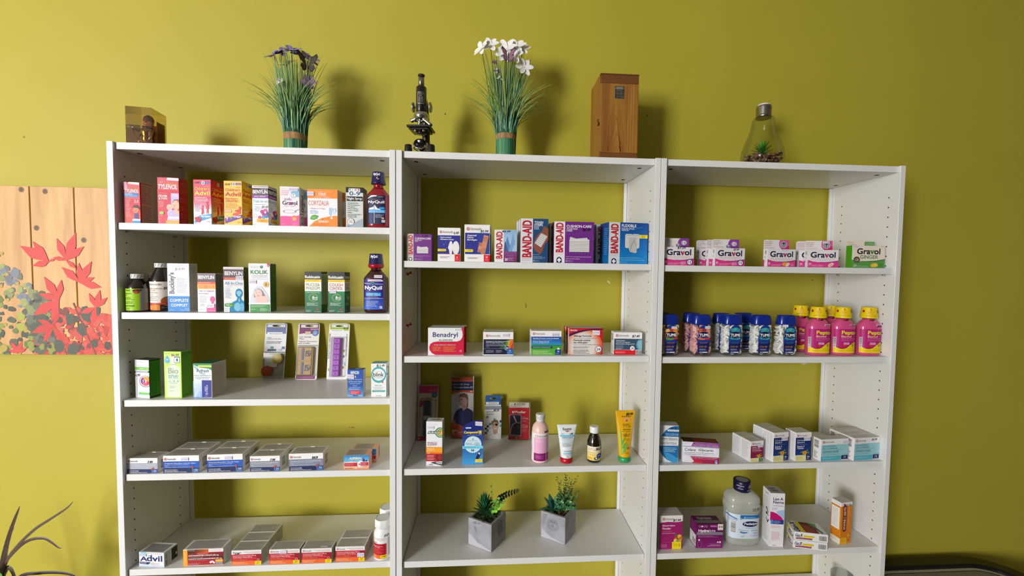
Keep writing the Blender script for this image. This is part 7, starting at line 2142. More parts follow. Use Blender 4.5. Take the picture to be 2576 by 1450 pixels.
for y0 in (4, 54):
    A.R(30, y0, 46, y0 + 42, '4a5484').G(33, y0 + 2, 43, y0 + 40, 14, 'a8a4a0', .3, .5)
    A.E(74, y0 + 20, 17, 10.5, '3c4068').E(74, y0 + 20, 14, 8.5, 'c2a26e').R(72, y0 + 10, 76, y0 + 30, '3c4068').R(60, y0 + 18.6, 88, y0 + 21.4, '3c4068').P([(56, y0 + 10), (60, y0 + 10), (60, y0 + 32), (56, y0 + 32)], '3c4068').E(67, y0 + 15, 4, 2.4, '3c4068').E(81, y0 + 25, 4, 2.4, '3c4068')
A.R(0, 49, 100, 50, 'a08458')
pm.build('packet_print', pk)
dome(t, .003, .013, .069, .121, .0155, BL)
# weekly pill organiser
t = card('white and lime hanging pack with a lilac weekly pill organiser', 'pill_organiser_pack', (.5078, -.0365, 1.2583), .0722, CH_, 9.9, M('ebebec', .4), (.036, .189, .0135, .003), group='hanging packs leaning on the wall')
pm, A = artcard(t, .0722, CH_)
A.fr(1300, 88, 1622, 962).R(1304, 160, 1618, 958, 'ebebec')
A.R(1316, 102, 1340, 168, 'a2c02c').R(1588, 102, 1606, 168, 'a2c02c').R(1316, 100, 1606, 108, 'a2c02c').R(1316, 152, 1606, 206, 'a2c02c').R(1316, 185, 1530, 225, 'f2f2f2').T('PharmaSystems', 1345, 194, 1510, 214, '3a3a40', 1).T('$4.49', 1520, 150, 1606, 184, '1a1a14', 2, 1)
A.T('PUSH BUTTON PILL ORGANISER', 1310, 250, 1328, 640, '2a2a30', 2, 0, 90).T('PILULIER HEBDOMADAIRE', 1575, 260, 1592, 600, '6a6a70', 1, 0, 90)
for y, k in ((500, 'a8842c'), (590, '4a5a7c'), (760, 'b8742c')):
    A.R(1540, y, 1560, y + 36, k)
A.R(1318, 790, 1332, 830, '9ab03c').R(1560, 700, 1580, 750, '9ac4d8')
pm.build('card_print', t)
b = MB()
LIL = M('b35ecb', .3, coat=.3)
LIC = M('a04fba', .3, coat=.3)
b.box(.0215, -.0105, .012, .0475, -.001, .146, LIL, .0015)
org = b.build('pill_organiser', t)
for k, ch_ in enumerate('SMTWTFS'):
    z0 = .0127 + (6 - k) * .0190
    lb = MB()
    lb.box(.0225, -.0150, z0, .0465, -.0105, z0 + .0180, LIL, .0022)
    A = Art(lb, flat(.0225, -.0150, z0, .024, 0, 0, 0, 0, .018, 0, -1, 0), .024, .018, base=.0001)
    A.fr(0, 0, 100, 100).T(ch_, 40, 30, 58, 68, '5a2a70', 2)
    lb.build('day_lid', org)
dome(t, .010, .008, .060, .151, .0175, BL)

# finger splint
t = card('beige hanging pack with a navy finger splint, behind the ointment carton', 'finger_splint_pack', (.8265, -.0465, 1.0375), .0712, .1965, 10.2, M('b9ae9e', .5), None)
pm, A = artcard(t, .0712, .1965)
A.fr(255, 240, 520, 938)
A.R(262, 250, 512, 345, 'b62a62').T('Systems', 400, 300, 500, 325, 'd87aa4', 1, 1).T('Pharma', 310, 300, 390, 325, '8c4a7c', 1).E(468, 368, 36, 36, '22507c').E(468, 366, 26, 26, '3a74a4').G(452, 355, 485, 378, 2, 'a0c0d8').P([(275, 440), (320, 400), (345, 430), (330, 480), (290, 520), (268, 520)], 'a24a6c').P([(300, 430), (350, 395), (360, 410), (320, 445)], 'd8c8b8')
A.T('GUTTER STYLE Finger Splint', 268, 540, 290, 790, 'b0484c', 1, 0, 90).T('ATTELLE STYLE GOUTTIÈRE', 476, 420, 496, 740, 'b0484c', 1, 0, 90).R(420, 400, 424, 640, 'a89a88').R(250, 885, 518, 936, 'b8243a').R(262, 908, 290, 914, 'e8dcd8').R(272, 898, 280, 925, 'e8dcd8')
pm.build('card_print', t)
b = MB()
p = rounded(.021, .128, .0102, 8)
n = len(p)
b.add([(.0225 + x, -.0095, .014 + z) for x, z in p] + [(.0225 + x, -.0005, .014 + z) for x, z in p], [tuple(range(n))] + [(k, (k + 1) % n, n + (k + 1) % n, n + k) for k in range(n)], M('2c435f', .6))
sp = b.build('finger_splint', t)
b = MB()
b.box(.0205, -.0108, .074, .0455, -.0006, .088, M('cbc2b2', .7), .001)
b.build('strap', sp)
dome(t, .017, .008, .049, .150, .0125, BL)

sticker(t, flat(0, 0, 0, .0712, 0, 0, 0, 0, .1965, 0, -1, 0), (255, 240, 520, 938), 285, 345, 366, 390, '$ 13.14', .0712, .1965, col='cbbfae', ink='6a5a50', base=.0006)


def clamshell(label, name, loc, w, h, d, tilt, rz=0, group=None):
    """clear clamshell box with a rim and hanging lip; card goes inside"""
    t = thing(name, label, 'clear pack', loc, 0, group)
    t.rotation_euler = (-R_(tilt), 0, R_(rz))
    b = MB()
    e = .0045
    b.box(e, .001, .004, w - e, d - .001, h * .93, BL, .003)
    p = rounded(w, h, .006)
    n = len(p)
    inner = rounded(w - 2 * e, h - 2 * e, .004)
    yy = d * .55
    vs = [(x, yy, z) for x, z in p] + [(x + e, yy, z + e) for x, z in inner]
    b.add(vs, [(k, (k + 1) % n, n + (k + 1) % n, n + k) for k in range(n)], BL)
    b.box(.004, yy - .0006, h * .93, w - .004, yy + .0006, h * .995, BL)
    b.build('clear_shell', t)
    return t


# shoulder strap pack
w, h, d = .092, .249, .027
t = clamshell('tall clear pack with a person in a navy shirt printed on orange card', 'shoulder_strap_pack', (.9395, -.0375, 1.0375), w, h, d, 1.2)
b = MB()
b.box(.0065, .003, .006, w - .0065, .0045, h * .905, M('c4502c', .5))
cd = b.build('insert_card', t)
pm = MB()
A = Art(pm, flat(.0065, .003, .006, w - .013, 0, 0, 0, 0, h * .905 - .006, 0, -1, 0), w - .013, h * .9, base=.0001).fr(655, 128, 950, 928)
A.R(655, 128, 950, 165, 'a04420').R(655, 165, 950, 185, 'c8583c').R(660, 185, 950, 302, '22285a').T('Active AC Strap', 676, 211, 892, 236, 'd4d8e8', 1).T('Courroie Active AC', 690, 248, 944, 273, 'd4d8e8', 1)
A.R(655, 302, 950, 928, 'c9532e').P([(655, 360), (720, 335), (800, 325), (950, 340), (950, 850), (800, 800), (655, 730)], 'c6c5c4').P([(905, 318), (920, 306), (936, 318), (925, 326)], 'e8dcd4')
A.P([(858, 345), (882, 400), (880, 520), (840, 560), (820, 400)], '6c3a38').E(818, 432, 58, 92, 'b8938a').P([(752, 400), (770, 350), (830, 335), (875, 370), (870, 440), (850, 400), (790, 385)], '6a4a44').R(800, 500, 862, 560, 'ac867c').P([(760, 425), (752, 460), (764, 468), (775, 440)], 'ac7f74').E(790, 425, 10, 4, '4a3a3a').E(765, 428, 6, 4, '4a3a3a').P([(778, 410), (805, 408), (804, 413), (778, 416)], '5c4038').E(780, 488, 16, 5, '9a5a56').E(862, 450, 10, 20, 'b48a80')
A.P([(672, 720), (700, 610), (735, 560), (790, 533), (818, 572), (868, 533), (930, 568), (950, 600), (950, 830), (760, 780), (670, 700)], '2c2a58').P([(760, 560), (830, 570), (830, 780), (760, 760)], '3a3a84').P([(655, 740), (680, 690), (712, 700), (700, 755)], 'b08a80').P([(655, 735), (740, 760), (850, 815), (950, 850), (950, 928), (655, 928)], 'c9532e').P([(655, 735), (740, 760), (850, 815), (950, 850), (950, 838), (850, 803), (740, 748), (655, 726)], 'd87a54')
A.P([(670, 830), (720, 822), (760, 835), (700, 850), (680, 872), (720, 888), (712, 892), (672, 875)], 'e0b8a8').T('Sportec', 735, 840, 825, 880, 'e0b8a8', 1, 1).R(700, 886, 800, 889, 'e0b8a8')
pm.build('card_print', cd)
# eye patch
w, h, d = .0605, .1115, .022
t = thing('eye_patch_pack', 'blue topped hanging pack picturing a person wearing a black eye patch', 'hanging pack', (1.0672, -.0385, 1.0375), 0)
b = MB()
b.box(0, 0, 0, w, d, h, M('dfdfdf', .5), .0006)
b.build('carton_body', t)
pm = MB()
A = Art(pm, flat(0, 0, 0, w, 0, 0, 0, 0, h, 0, -1, 0), w, h, base=.0001).fr(1093, 528, 1316, 925)
A.R(1093, 528, 1316, 536, '3a68a4').T('$5.29', 1210, 536, 1286, 568, '18161c', 3, 1).T('EYE PATCH', 1116, 562, 1206, 578, '3a3a42', 1).T('CACHE-OEIL', 1116, 594, 1210, 608, '3a3a42', 1).R(1116, 626, 1140, 648, '1f2a4a').T('1', 1125, 630, 1131, 644, 'd0d4dc', 1)
for x, y, k in ((1210, 652, '6aa8a4'), (1180, 690, '8ab8b4'), (1150, 715, '3a8a88'), (1095, 720, 'b8b8b4'), (1120, 745, '22304c'), (1095, 775, '1c2848'), (1118, 800, '4a9a98'), (1292, 680, '22305c'), (1292, 738, '5aa09c'), (1275, 708, 'a8c8c4'), (1095, 830, '3a4a74'), (1150, 770, 'c8c8c4')):
    A.R(x, y, x + 28, y + 28, k)
A.P([(1100, 925), (1140, 868), (1200, 848), (1260, 835), (1300, 880), (1316, 925)], 'd4d4d4').P([(1205, 800), (1262, 800), (1262, 850), (1230, 868), (1205, 850)], 'b8947e').E(1232, 752, 46, 66, 'c8a48e').P([(1180, 740), (1185, 695), (1225, 670), (1265, 680), (1282, 730), (1260, 710), (1215, 705)], '7a5a44').P([(1184, 728), (1280, 720), (1280, 724), (1184, 733)], '2a2626').E(1250, 737, 17, 18, '141214').E(1212, 742, 9, 4, '4a3a34').E(1235, 785, 16, 5, 'f0e8e4')
pm.build('carton_print', t)
b = card_mesh(w * .955, .046, .004, .0009, M('2a5690', .45), (w * .4775, .034, .0125, .0032))
o = b.build('header_card', t)
o.location = (.0014, d - .002, h - .002)
pm = MB()
A = Art(pm, flat(.0, 0, 0, w * .955, 0, 0, 0, 0, .046, 0, -1, 0), w * .955, .046, base=.0001).fr(1095, 384, 1308, 535)
A.R(1104, 462, 1278, 496, 'eceef0').R(1104, 462, 1278, 465, '1a2440').T('PharmaSystems', 1135, 470, 1265, 488, '2a2c38', 2).R(1095, 500, 1308, 522, 'd6d6d6')
pm.build('header_print', o)
# arm sling
w, h, d = .0885, .152, .024
t = clamshell('clear pack with a red card showing a black arm sling', 'arm_sling_pack', (1.1465, -.062, 1.0375), w, h, d, 1.0, -3)
b = MB()
b.box(.0065, .003, .005, w - .0065, .0045, h * .79, M('c41c2a', .5))
cd = b.build('insert_card', t)
pm = MB()
A = Art(pm, flat(.0065, .003, .005, w - .013, 0, 0, 0, 0, h * .79 - .005, 0, -1, 0), w - .013, h * .785, base=.0001).fr(1376, 512, 1652, 955)
A.P([(1422, 556), (1432, 556), (1448, 570), (1440, 586), (1422, 586)], 'f0e8e8').P([(1440, 556), (1455, 556), (1448, 570)], 'f0e8e8').T('Mueller', 1458, 552, 1600, 586, 'f4eeee', 3).RR(1388, 604, 1542, 908, 'd8ccd0', .08).RR(1393, 609, 1537, 903, '37304e', .08).P([(1432, 620), (1452, 622), (1492, 715), (1470, 715)], 'c8c8cc').P([(1400, 890), (1408, 800), (1425, 740), (1470, 715), (1537, 718), (1537, 895), (1400, 895)], 'b0acb4').P([(1408, 885), (1416, 800), (1432, 748), (1474, 722), (1537, 724), (1537, 890)], '141318').P([(1393, 790), (1410, 820), (1405, 870), (1393, 870)], 'd8704a')
A.T('Hands-free', 1550, 634, 1600, 643, 'f0c8c8', 1).T('Arm Sling', 1550, 650, 1632, 672, 'f0d0d0', 2).G(1550, 680, 1625, 708, 3, 'e8a0a0').T('Soutien', 1550, 738, 1592, 748, 'f0c8c8', 1).T('pour bras', 1550, 756, 1630, 772, 'f0d0d0', 2).T('ajustable', 1550, 778, 1622, 792, 'f0d0d0', 1).G(1550, 800, 1620, 850, 4, 'e8a0a0').E(1482, 932, 9, 11, 'f0d8a0').G(1395, 932, 1470, 942, 1, 'e8a0a0').G(1500, 932, 1580, 942, 1, 'e8a0a0')
pm.build('card_print', cd)
b = MB()
b.box(.008, .006, h * .785, w - .009, .0072, h * .915, M('c9c3b4', .6))
sl = b.build('paper_slip', t)
pm = MB()
A = Art(pm, flat(.008, .006, h * .785, w - .017, 0, 0, 0, 0, h * .13, 0, -1, 0), w - .017, h * .13, base=.0001).fr(1385, 418, 1655, 512)
A.T('$ 27.50', 1448, 428, 1600, 468, '2c2a26', 1, 1).G(1395, 470, 1520, 500, 2, 'a8a294').P([(1540, 490), (1640, 440), (1650, 500)], 'ded9cc')
pm.build('slip_writing', sl)

# ------------------------------------------------------------------ concrete planters
CONC = noise_mat('cast_concrete', '8b8c93', 'a9aab2', 22, .75, detail=8, bump=.25, lo=.3, hi=.75)
CONC2 = M('b6b7c0', .75)


def leaf(b, p0, d, L, W, m, droop=.2, n=5, up=(0, 0, 1)):
    """pointed leaf from p0 along d, bending down by droop"""
    d = Vector(d).normalized()
    pts, wd = [], []
    for i in range(n + 1):
        f = i / n
        pts.append(Vector(p0) + d * (L * f) - Vector((0, 0, 1)) * (droop * L * f * f))
        wd.append(max(W * math.sin(PI * min(.97, .12 + .88 * f)) ** .8, W * .03))
    b.ribbon(pts, wd, m, up)


def ovalleaf(b, p0, d, L, W, m, nrm=(0, -1, .4)):
    d = Vector(d).normalized()
    s_ = d.cross(Vector(nrm)).normalized()
    nn = s_.cross(d)
    vs = [Vector(p0)]
    for k in range(1, 10):
        a = PI * k / 10
        vs.append(Vector(p0) + d * (L * (1 - math.cos(a)) / 2) + s_ * (W / 2 * math.sin(a)) + nn * (.12 * W * math.sin(a)))
    tip = Vector(p0) + d * L
    vs.append(tip)
    for k in range(9, 0, -1):
        a = PI * k / 10
        vs.append(Vector(p0) + d * (L * (1 - math.cos(a)) / 2) - s_ * (W / 2 * math.sin(a)) + nn * (.12 * W * math.sin(a)))
    n = len(vs)
    mid = [Vector(p0) + d * (L * (1 - math.cos(PI * k / 10)) / 2) for k in range(1, 10)]
    b0 = vs + mid
    fs = [(0, 1, n), (0, n, n - 1)]
    for k in range(1, 9):
        fs += [(k, k + 1, n + k, n + k - 1), (n - k, n + k - 1, n + k, n - k - 1)]
    fs += [(9, 10, n + 8), (10, 11, n + 8)]
    b.add(b0, fs, m, True)


def pebbles(b, cx, cy, z, rx, ry, cnt, rnd, cols, r0=.0035, r1=.006, zs=.003):
    for _ in range(cnt):
        x, y = rnd.uniform(-rx, rx), rnd.uniform(-ry, ry)
        r = rnd.uniform(r0, r1)
        m = Matrix.Translation((cx + x, cy + y, z + rnd.uniform(-zs, zs))) @ Matrix.Rotation(rnd.uniform(0, 3), 4, 'Z') @ Matrix.Rotation(rnd.uniform(-.5, .5), 4, 'X')
        prof = [(r * math.sin(PI * k / 6) if 0 < k < 6 else 1e-5, -r * .65 * math.cos(PI * k / 6)) for k in range(7)]
        b.lathe(prof, M(rnd.choice(cols), .5), sx=1.25, sy=.9, n=9, mtx=m)


def planter(label, loc, rz, seal):
    t = thing('concrete_planter', label, 'planter', loc, rz, 'square concrete planters')
    s, h, tk = .0455, .0905, .008
    b = MB()
    o_ = [(-s, -s), (s, -s), (s, s), (-s, s)]
    ch = .0015

    def ring(q, z):
        out = []
        for x, y in ((-q, -q), (q, -q), (q, q), (-q, q)):
            sx, sy = (1 if x > 0 else -1), (1 if y > 0 else -1)
            a, c = (x - sx * ch, y), (x, y - sy * ch)
            out += [a, c] if sx * sy > 0 else [c, a]
        # order counter clockwise
        out.sort(key=lambda p: math.atan2(p[1], p[0]))
        return [(x, y, z) for x, y in out]
    rings = [ring(s * .985, 0), ring(s, .002), ring(s, h - .0015), ring(s - .001, h), ring(s - tk, h), ring(s - tk - .001, h - .02)]
    vs = sum(rings, [])
    fs = [tuple(reversed(range(8)))]
    for i in range(5):
        for k in range(8):
            fs.append((i * 8 + k, i * 8 + (k + 1) % 8, (i + 1) * 8 + (k + 1) % 8, (i + 1) * 8 + k))
    fs.append(tuple(range(40, 48)))
    b.add(vs, fs, CONC)
    pr = MB()
    rn = random.Random(int(loc[0] * 1000))
    A = Art(b, flat(-s, -s, 0, 2 * s, 0, 0, 0, 0, h, 0, -1, 0), 2 * s, h, base=.00005).fr(0, 0, 100, 100)
    B_ = Art(b, flat(s, -s, 0, 0, 2 * s, 0, 0, 0, h, 1, 0, 0), 2 * s, h, base=.00005).fr(0, 0, 100, 100)
    if seal:
        A.P([(3, 66), (20, 76), (45, 88), (80, 95), (97, 97), (97, 99), (3, 99)], CONC2).P([(8, 8), (30, 4), (24, 20), (14, 50), (8, 60)], M('8b8c94', .75))
        for rr in (24, 21, 11):
            A.O(50, 40, rr, rr * .98, M('7f8088', .8), .06, 28)
        for k in range(16):
            a = 2 * PI * k / 16
            A.E(50 + 16 * math.cos(a), 40 + 16 * math.sin(a), 2.2, 2.4, M('7f8088', .8), 7)
        A.T('VILLA', 40, 26, 60, 33, M('7c7d86', .8), 1).P([(44, 46), (50, 36), (56, 46), (52, 50), (48, 50)], M('83848c', .8))
    else:
        A.P([(2, 60), (16, 62), (30, 70), (42, 82), (56, 84), (74, 90), (98, 94), (98, 98), (2, 98)], CONC2).P([(22, 8), (36, 5), (40, 12), (30, 18), (20, 14)], M('83848a', .75)).P([(26, 26), (33, 24), (38, 40), (34, 44), (27, 34)], M('7e7f86', .75))
        for i in range(22):
            x = 20 + i * 3.4
            A.P([(x, 64 + (i % 5) * 1.2 + i * .9), (x + 3.6, 65 + ((i + 1) % 5) * 1.2 + i * .9), (x + 3.6, 65.8 + ((i + 1) % 5) * 1.2 + i * .9), (x, 64.8 + (i % 5) * 1.2 + i * .9)], M('74757d', .8))
            A.k -= 1
        B_.E(58, 38, 20, 26, M('74757c', .8), 26).E(58, 38, 18, 24, M('7c7d84', .8), 26).P([(52, 70), (64, 68), (62, 72), (54, 73)], M('6c6d74', .8))
    b.build('pot', t)
    so = MB()
    so.box(-s + tk, -s + tk, h - .022, s - tk, s - tk, h - .012, M('3a2c22', .9))
    so.build('soil', t)
    pb_ = MB()
    pebbles(pb_, 0, 0, h - .009, s - tk - .006, s - tk - .006, 70, rn, ['6a4a34', '8a6444', '4a3426', 'a07c5c', '5c4232'])
    tag(pb_.build('pebbles', t), kind='stuff')
    return t, rn, h


G1, G2, G3, G4 = M('1f6a44', .45), M('2c7d4c', .45), M('164f3a', .45), M('5a9a2c', .45)
t, rn, h = planter('square concrete planter with a spiky succulent and a dark eucalyptus sprig', (1.0800, -.1790, .7445), R_(-33), False)
b = MB()
for i in range(110):  # spiky rosette in a tall tuft
    f = i / 110
    a = i * 2.399
    el = R_(8 + 74 * f + rn.uniform(-6, 6))
    z0 = h - .004 + .042 * f
    L = rn.uniform(.040, .052) * (1 - .2 * f)
    leaf(b, (-.006 + .004 * math.cos(a), -.004 + .004 * math.sin(a), z0), (math.cos(a) * math.cos(el), math.sin(a) * math.cos(el), math.sin(el)), L, .0052, rn.choice([G1, G2, G3, G1]), droop=.18 * (1 - f), up=(-math.cos(a) * math.sin(el), -math.sin(a) * math.sin(el), math.cos(el)))
b.build('spiky_succulent', t)
rzm = Matrix.Rotation(R_(33), 3, 'Z')  # world directions into the planter's own axes


def L_(x, y, z):
    return rzm @ Vector((x, y, z))


b = MB()
base = Vector((.012, .010, h - .01))
st = [base, base + L_(.006, .0, .035), base + L_(.016, 0, .060), base + L_(.045, 0, .078), base + L_(.078, .0, .088), base + L_(.094, 0, .092)]
b.tube(st, .0012, M('2a2a1c', .6), .0005, n=5)
DK = M('1c2c22', .5)
for i in range(9):
    f = .42 + .058 * i
    k = f * 5
    j = int(k)
    p = st[j].lerp(st[min(j + 1, 5)], k - j)
    s_ = (1 - .55 * (i / 8))
    for sg in (1, -1):
        ovalleaf(b, p, L_(.3, -.2, sg * 1.0), .0165 * s_, .012 * s_, DK if i < 7 else M('4a6a2c', .5), L_(.5, -.8, .1))
b.build('eucalyptus_sprig', t)
b = MB()
for (bx, by), tip, mm, big in (((.004, .012), (.004, 0, .108), '6a9a34', .55), ((.008, .006), (.022, -.012, .064), '5a9a2c', 1.0), ((.012, .0), (.030, -.016, .048), '86c83c', 1.1), ((.010, .002), (.040, -.01, .058), '4a7a30', .9)):
    p0 = Vector((bx, by, h - .008))
    tp = p0 + L_(*tip)
    b.tube([p0, p0.lerp(tp, .5) + L_(.003, 0, .006), tp], .0009, M('5a7a2c', .6), .0004, n=5)
    for i in range(8):
        q = p0.lerp(tp, .34 + .092 * i) + L_(.003 * (1 - abs(i - 4) / 4), 0, .004)
        sg = 1 if i % 2 else -1
        ovalleaf(b, q, L_(sg * rn.uniform(.6, 1.2), rn.uniform(-.7, .1), rn.uniform(-.4, .6)), .0125 * big * rn.uniform(.7, 1.1), .0085 * big, M(mm, .45), L_(rn.uniform(-.4, .4), -1, .5))
b.build('light_sprig', t)
b = MB()
for i in range(16):
    a = i * 2.399
    el = R_(20 + 3 * i)
    leaf(b, (.021, .018, h - .004), (math.cos(a) * math.cos(el), math.sin(a) * math.cos(el), math.sin(el)), .018, .006, M('3c4a2c', .5), .1)
b.build('small_rosette', t)

t, rn, h = planter('square concrete planter stamped with a round seal, holding broad and bushy leaves', (1.3248, -.1510, .7445), R_(-34), True)
b = MB()
BG_ = [M('2f7a68', .4), M('3a8a74', .4), M('28695c', .4)]
for a, el, L in ((200, 25, .056), (150, 55, .058), (110, 62, .062), (60, 50, .05), (20, 30, .044), (250, 20, .046), (300, 28, .046), (340, 45, .05), (180, 75, .05)):
    a += 34
    ca, ce = R_(a), R_(el)
    leaf(b, (-.020, -.004, h - .008), (math.cos(ca) * math.cos(ce), math.sin(ca) * math.cos(ce), math.sin(ce)), L, .0185, rn.choice(BG_), .22, 7, (-math.cos(ca) * math.sin(ce), -math.sin(ca) * math.sin(ce), math.cos(ce)))
b.build('broad_leaf_succulent', t)
b = MB()
for i in range(46):
    tall = i < 17
    p0 = Vector((.012 + rn.uniform(-.010, .010), .006 + rn.uniform(-.012, .012), h - .008))
    hi_ = rn.uniform(.07, .118) if tall else rn.uniform(.022, .058)
    tp = p0 + (L_(rn.uniform(-.022, .050), rn.uniform(-.02, .02), hi_) if tall else L_(rn.uniform(-.026, .038), rn.uniform(-.045, .015), hi_))
    b.tube([p0, p0.lerp(tp, .5) + L_(0, 0, .008), tp], .0008, M('4a6a34', .6), .0004, n=4)
    for k in range(9):
        q = p0.lerp(tp, .34 + .083 * k) + L_(rn.uniform(-.003, .003), rn.uniform(-.002, .002), .006 * (1 - abs(k - 4) / 5))
        for j in range(2):
            a = rn.uniform(0, 6.28)
            z_ = rn.uniform(.75, 1.2)
            ovalleaf(b, q, L_(math.cos(a), math.sin(a) * .7, rn.uniform(.1, .9)), (.0072 if tall else .0088) * z_, (.0026 if tall else .0062) * z_, M(rn.choice(['4f6f2c', '62823a', '45602c'] if tall else ['3f7a4c', '4f9060', '5f9c68', '33683f', '82b472']), .5), L_(rn.uniform(-.5, .5), -.8, .6))
b.build('bushy_sprigs', t)

# ------------------------------------------------------------------ things on top of the bookcases
# display case with figurine
x, y, z, yaw, w, d, h = POS['acrylic']
t = thing('figurine_case', 'clear display case holding a gold and brown figurine', 'display case', (x, y, 2.0005), R_(yaw))
b = MB()
AC = clear_plastic('acrylic_sheet', 'e6d8bc', .8, .05)
b.box(0, 0, .003, w, d, h, AC)
b.build('clear_cover', t)
b = MB()
b.box(.001, .001, 0, w - .001, d - .001, .003, M('8c2230', .5))
b.build('base_card', t)
b = MB()
b.box(.003, d - .0035, .004, w - .003, d - .0025, h * .72, M('7c2c1c', .5))
b.box(w - .0035, .03, .004, w - .0025, d - .004, h * .74, M('7c2c1c', .5))
b.build('backing_card', t)
GOLD = M('b98a34', .18, 1)
GB_ = M('8a6a4a', .3, .4)
fig = MB()
cx, cy = w * .56, d * .45
fig.lathe([(.017, .003), (.0185, .006), (.0165, .012), (.0185, .018), (.015, .024), (.0175, .030), (.0155, .040), (.0175, .050), (.019, .056), (.015, .063), (.007, .067)], GOLD, cx, cy, 0, n=28)
fig.lathe([(.005, .064), (.009, .068), (.0128, .076), (.0135, .085), (.0115, .095), (.0065, .102), (.001, .104)], M('b8764e', .4), cx + .003, cy, 0, n=24, sy=.9)
fig.lathe([(.0105, .064), (.0125, .067), (.010, .072)], M('3c4648', .3, .6), cx + .002, cy, 0, n=24)
fig.tube([(cx - .014, cy - .004, .058), (cx - .027, cy - .010, .062), (cx - .034, cy - .014, .068)], .006, M('b8b4a8', .25, .8), .0052, n=10)
fig.tube([(cx - .032, cy - .013, .066), (cx - .026, cy - .018, .044), (cx - .014, cy - .020, .022), (cx - .008, cy - .022, .018)], .0022, GOLD, .002, n=8)
fig.tube([(cx + .015, cy - .006, .058), (cx + .021, cy - .016, .046), (cx + .014, cy - .022, .024)], .004, GOLD, .0026, n=8)
for k in range(3):
    fig.lathe([(.0095 - .002 * k, 0), (.0105 - .002 * k, .0022), (.0095 - .002 * k, .0045)], GOLD, cx - .002, cy - .020, .006 + .0048 * k, n=20)
fig.tube([(cx - .009, cy - .013, .046), (cx - .011, cy - .024, .03), (cx - .004, cy - .029, .012)], .0018, GOLD, .0016, n=8)
fo = fig.build('figurine', t)
hm = MB()
hm.lathe([(.0138, .086), (.0136, .094), (.010, .102), (.003, .1065)], M('5c3a30', .6), cx + .003, cy + .0012, 0, n=20, sy=.95)
hm.build('hair', fo)
fm = MB()
for sx in (-1, 1):
    fm.lathe([(.0001, -.001), (.0012, 0), (.0001, .001)], M('201814', .4), cx + .003 + sx * .0045, cy - .0118, .086, n=8)
fm.tube([(cx + .003, cy - .012, .085), (cx + .003, cy - .0145, .081)], .0012, M('9c5c40', .4), .0018, n=6)
fm.tube([(cx - .001, cy - .0118, .0762), (cx + .003, cy - .0125, .0756), (cx + .007, cy - .0118, .0762)], .0006, M('6a2c24', .5), n=5)
fm.build('face', fo)


def grass(label, loc, r, zb0, zb1, H, kind, seed):
    rn = random.Random(seed)
    t = thing('artificial_grass_bunch', label, 'artificial plant', loc, 0, 'artificial grass bunches')
    cols = [M(k, .45) for k in ('3a7c58', '448a64', '2f6a54', '5a9a68', '86b070', '3c8060', '2a5c48')]
    tip = [M(k, .5) for k in ('6a8a38', '7a9a40', '587a34', '94a450', '4c7040')]
    b = MB()
    for i in range(460):
        a = rn.uniform(0, 2 * PI)
        rr = r * math.sqrt(rn.uniform(.12, 1)) * .96
        bx, by = rr * math.cos(a), rr * math.sin(a)
        edge = rr / r
        L = H * rn.uniform(.50, .98)
        lean = abs(rn.gauss(.02, .07)) * (.4 + edge)
        arch = rn.random() < .20
        if arch:
            lean = rn.uniform(.22, .50)
            L = H * rn.uniform(.60, .84)
        aa = a + rn.gauss(0, .3)
        pts, wd = [], []
        n = 9
        for k in range(n + 1):
            f = k / n
            out = 0 if f < .3 else ((f - .3) / .7) ** 1.9
            z = L * f - (L * lean * .95 * max(0, f - .5) ** 1.6 * 1.7 if arch else 0)
            pts.append((bx * (1 + .32 * f) + math.cos(aa) * lean * L * out, by * (1 + .25 * f) * .9 + math.sin(aa) * lean * L * out * .75, max(z, 0)))
            wd.append(.0031 * (1 - f) ** .65 + .0005)
        up = (math.sin(aa) * .4, -1, .1)
        b.ribbon(pts[:6], wd[:6], rn.choice(cols), up)
        b.ribbon(pts[5:], wd[5:], rn.choice(tip if rn.random() < .75 else cols), up)
    tag(b.build('grass_blades', t), kind='stuff')
    b = MB()
    b.lathe([(r * .95, 0), (r * .99, .002), (r * .98, zb0), (r * .93, zb1 + .01), (r * .8, zb1 + .02)], M('22503c', .6), n=36, cap1=False)
    for k in range(60):
        a = 2 * PI * k / 60
        b.ribbon([(r * math.cos(a), r * math.sin(a), 0), (r * math.cos(a), r * math.sin(a), zb1)], [.0028, .0026], rn.choice(cols), (math.cos(a), math.sin(a), 0))
    b.build('stalk_core', t)
    b = MB()
    b.lathe([(r * 1.0, zb0), (r * 1.05, zb0 + .002), (r * 1.05, zb1 - .002), (r * 1.0, zb1)], noise_mat('jute_band', '8a6a44', 'b48f62', 160, .85, (1, 1, .15)), n=48)
    b.build('band', t)
    return t, rn


def bloom(t, name, c, R, petals, cols, centre, face=(0, -.4, 1), curl=.5):
    b = MB()
    c = Vector(c)
    n = Vector(face).normalized()
    u = n.cross(Vector((0, 0, 1)))
    u = u.normalized() if u.length > .1 else Vector((1, 0, 0))
    v = n.cross(u)
    for k in range(petals):
        a = 2 * PI * k / petals
        d = (u * math.cos(a) + v * math.sin(a)) + n * curl * (.5 if k % 2 else .1)
        ovalleaf(b, c, d, R, R * .55, M(cols[k % len(cols)], .6), n)
    b.lathe([(.0001, -.002), (.003, 0), (.0001, .003)], M(centre, .6), c.x, c.y, c.z, n=10)
    b.tube([c + Vector((0, 0, -.002)), Vector((c.x * .6, c.y * .6, c.z * .5)), Vector((c.x * .25, c.y * .25, .06))], .0012, M('3f6a3c', .6), n=5)
    return b.build(name, t)


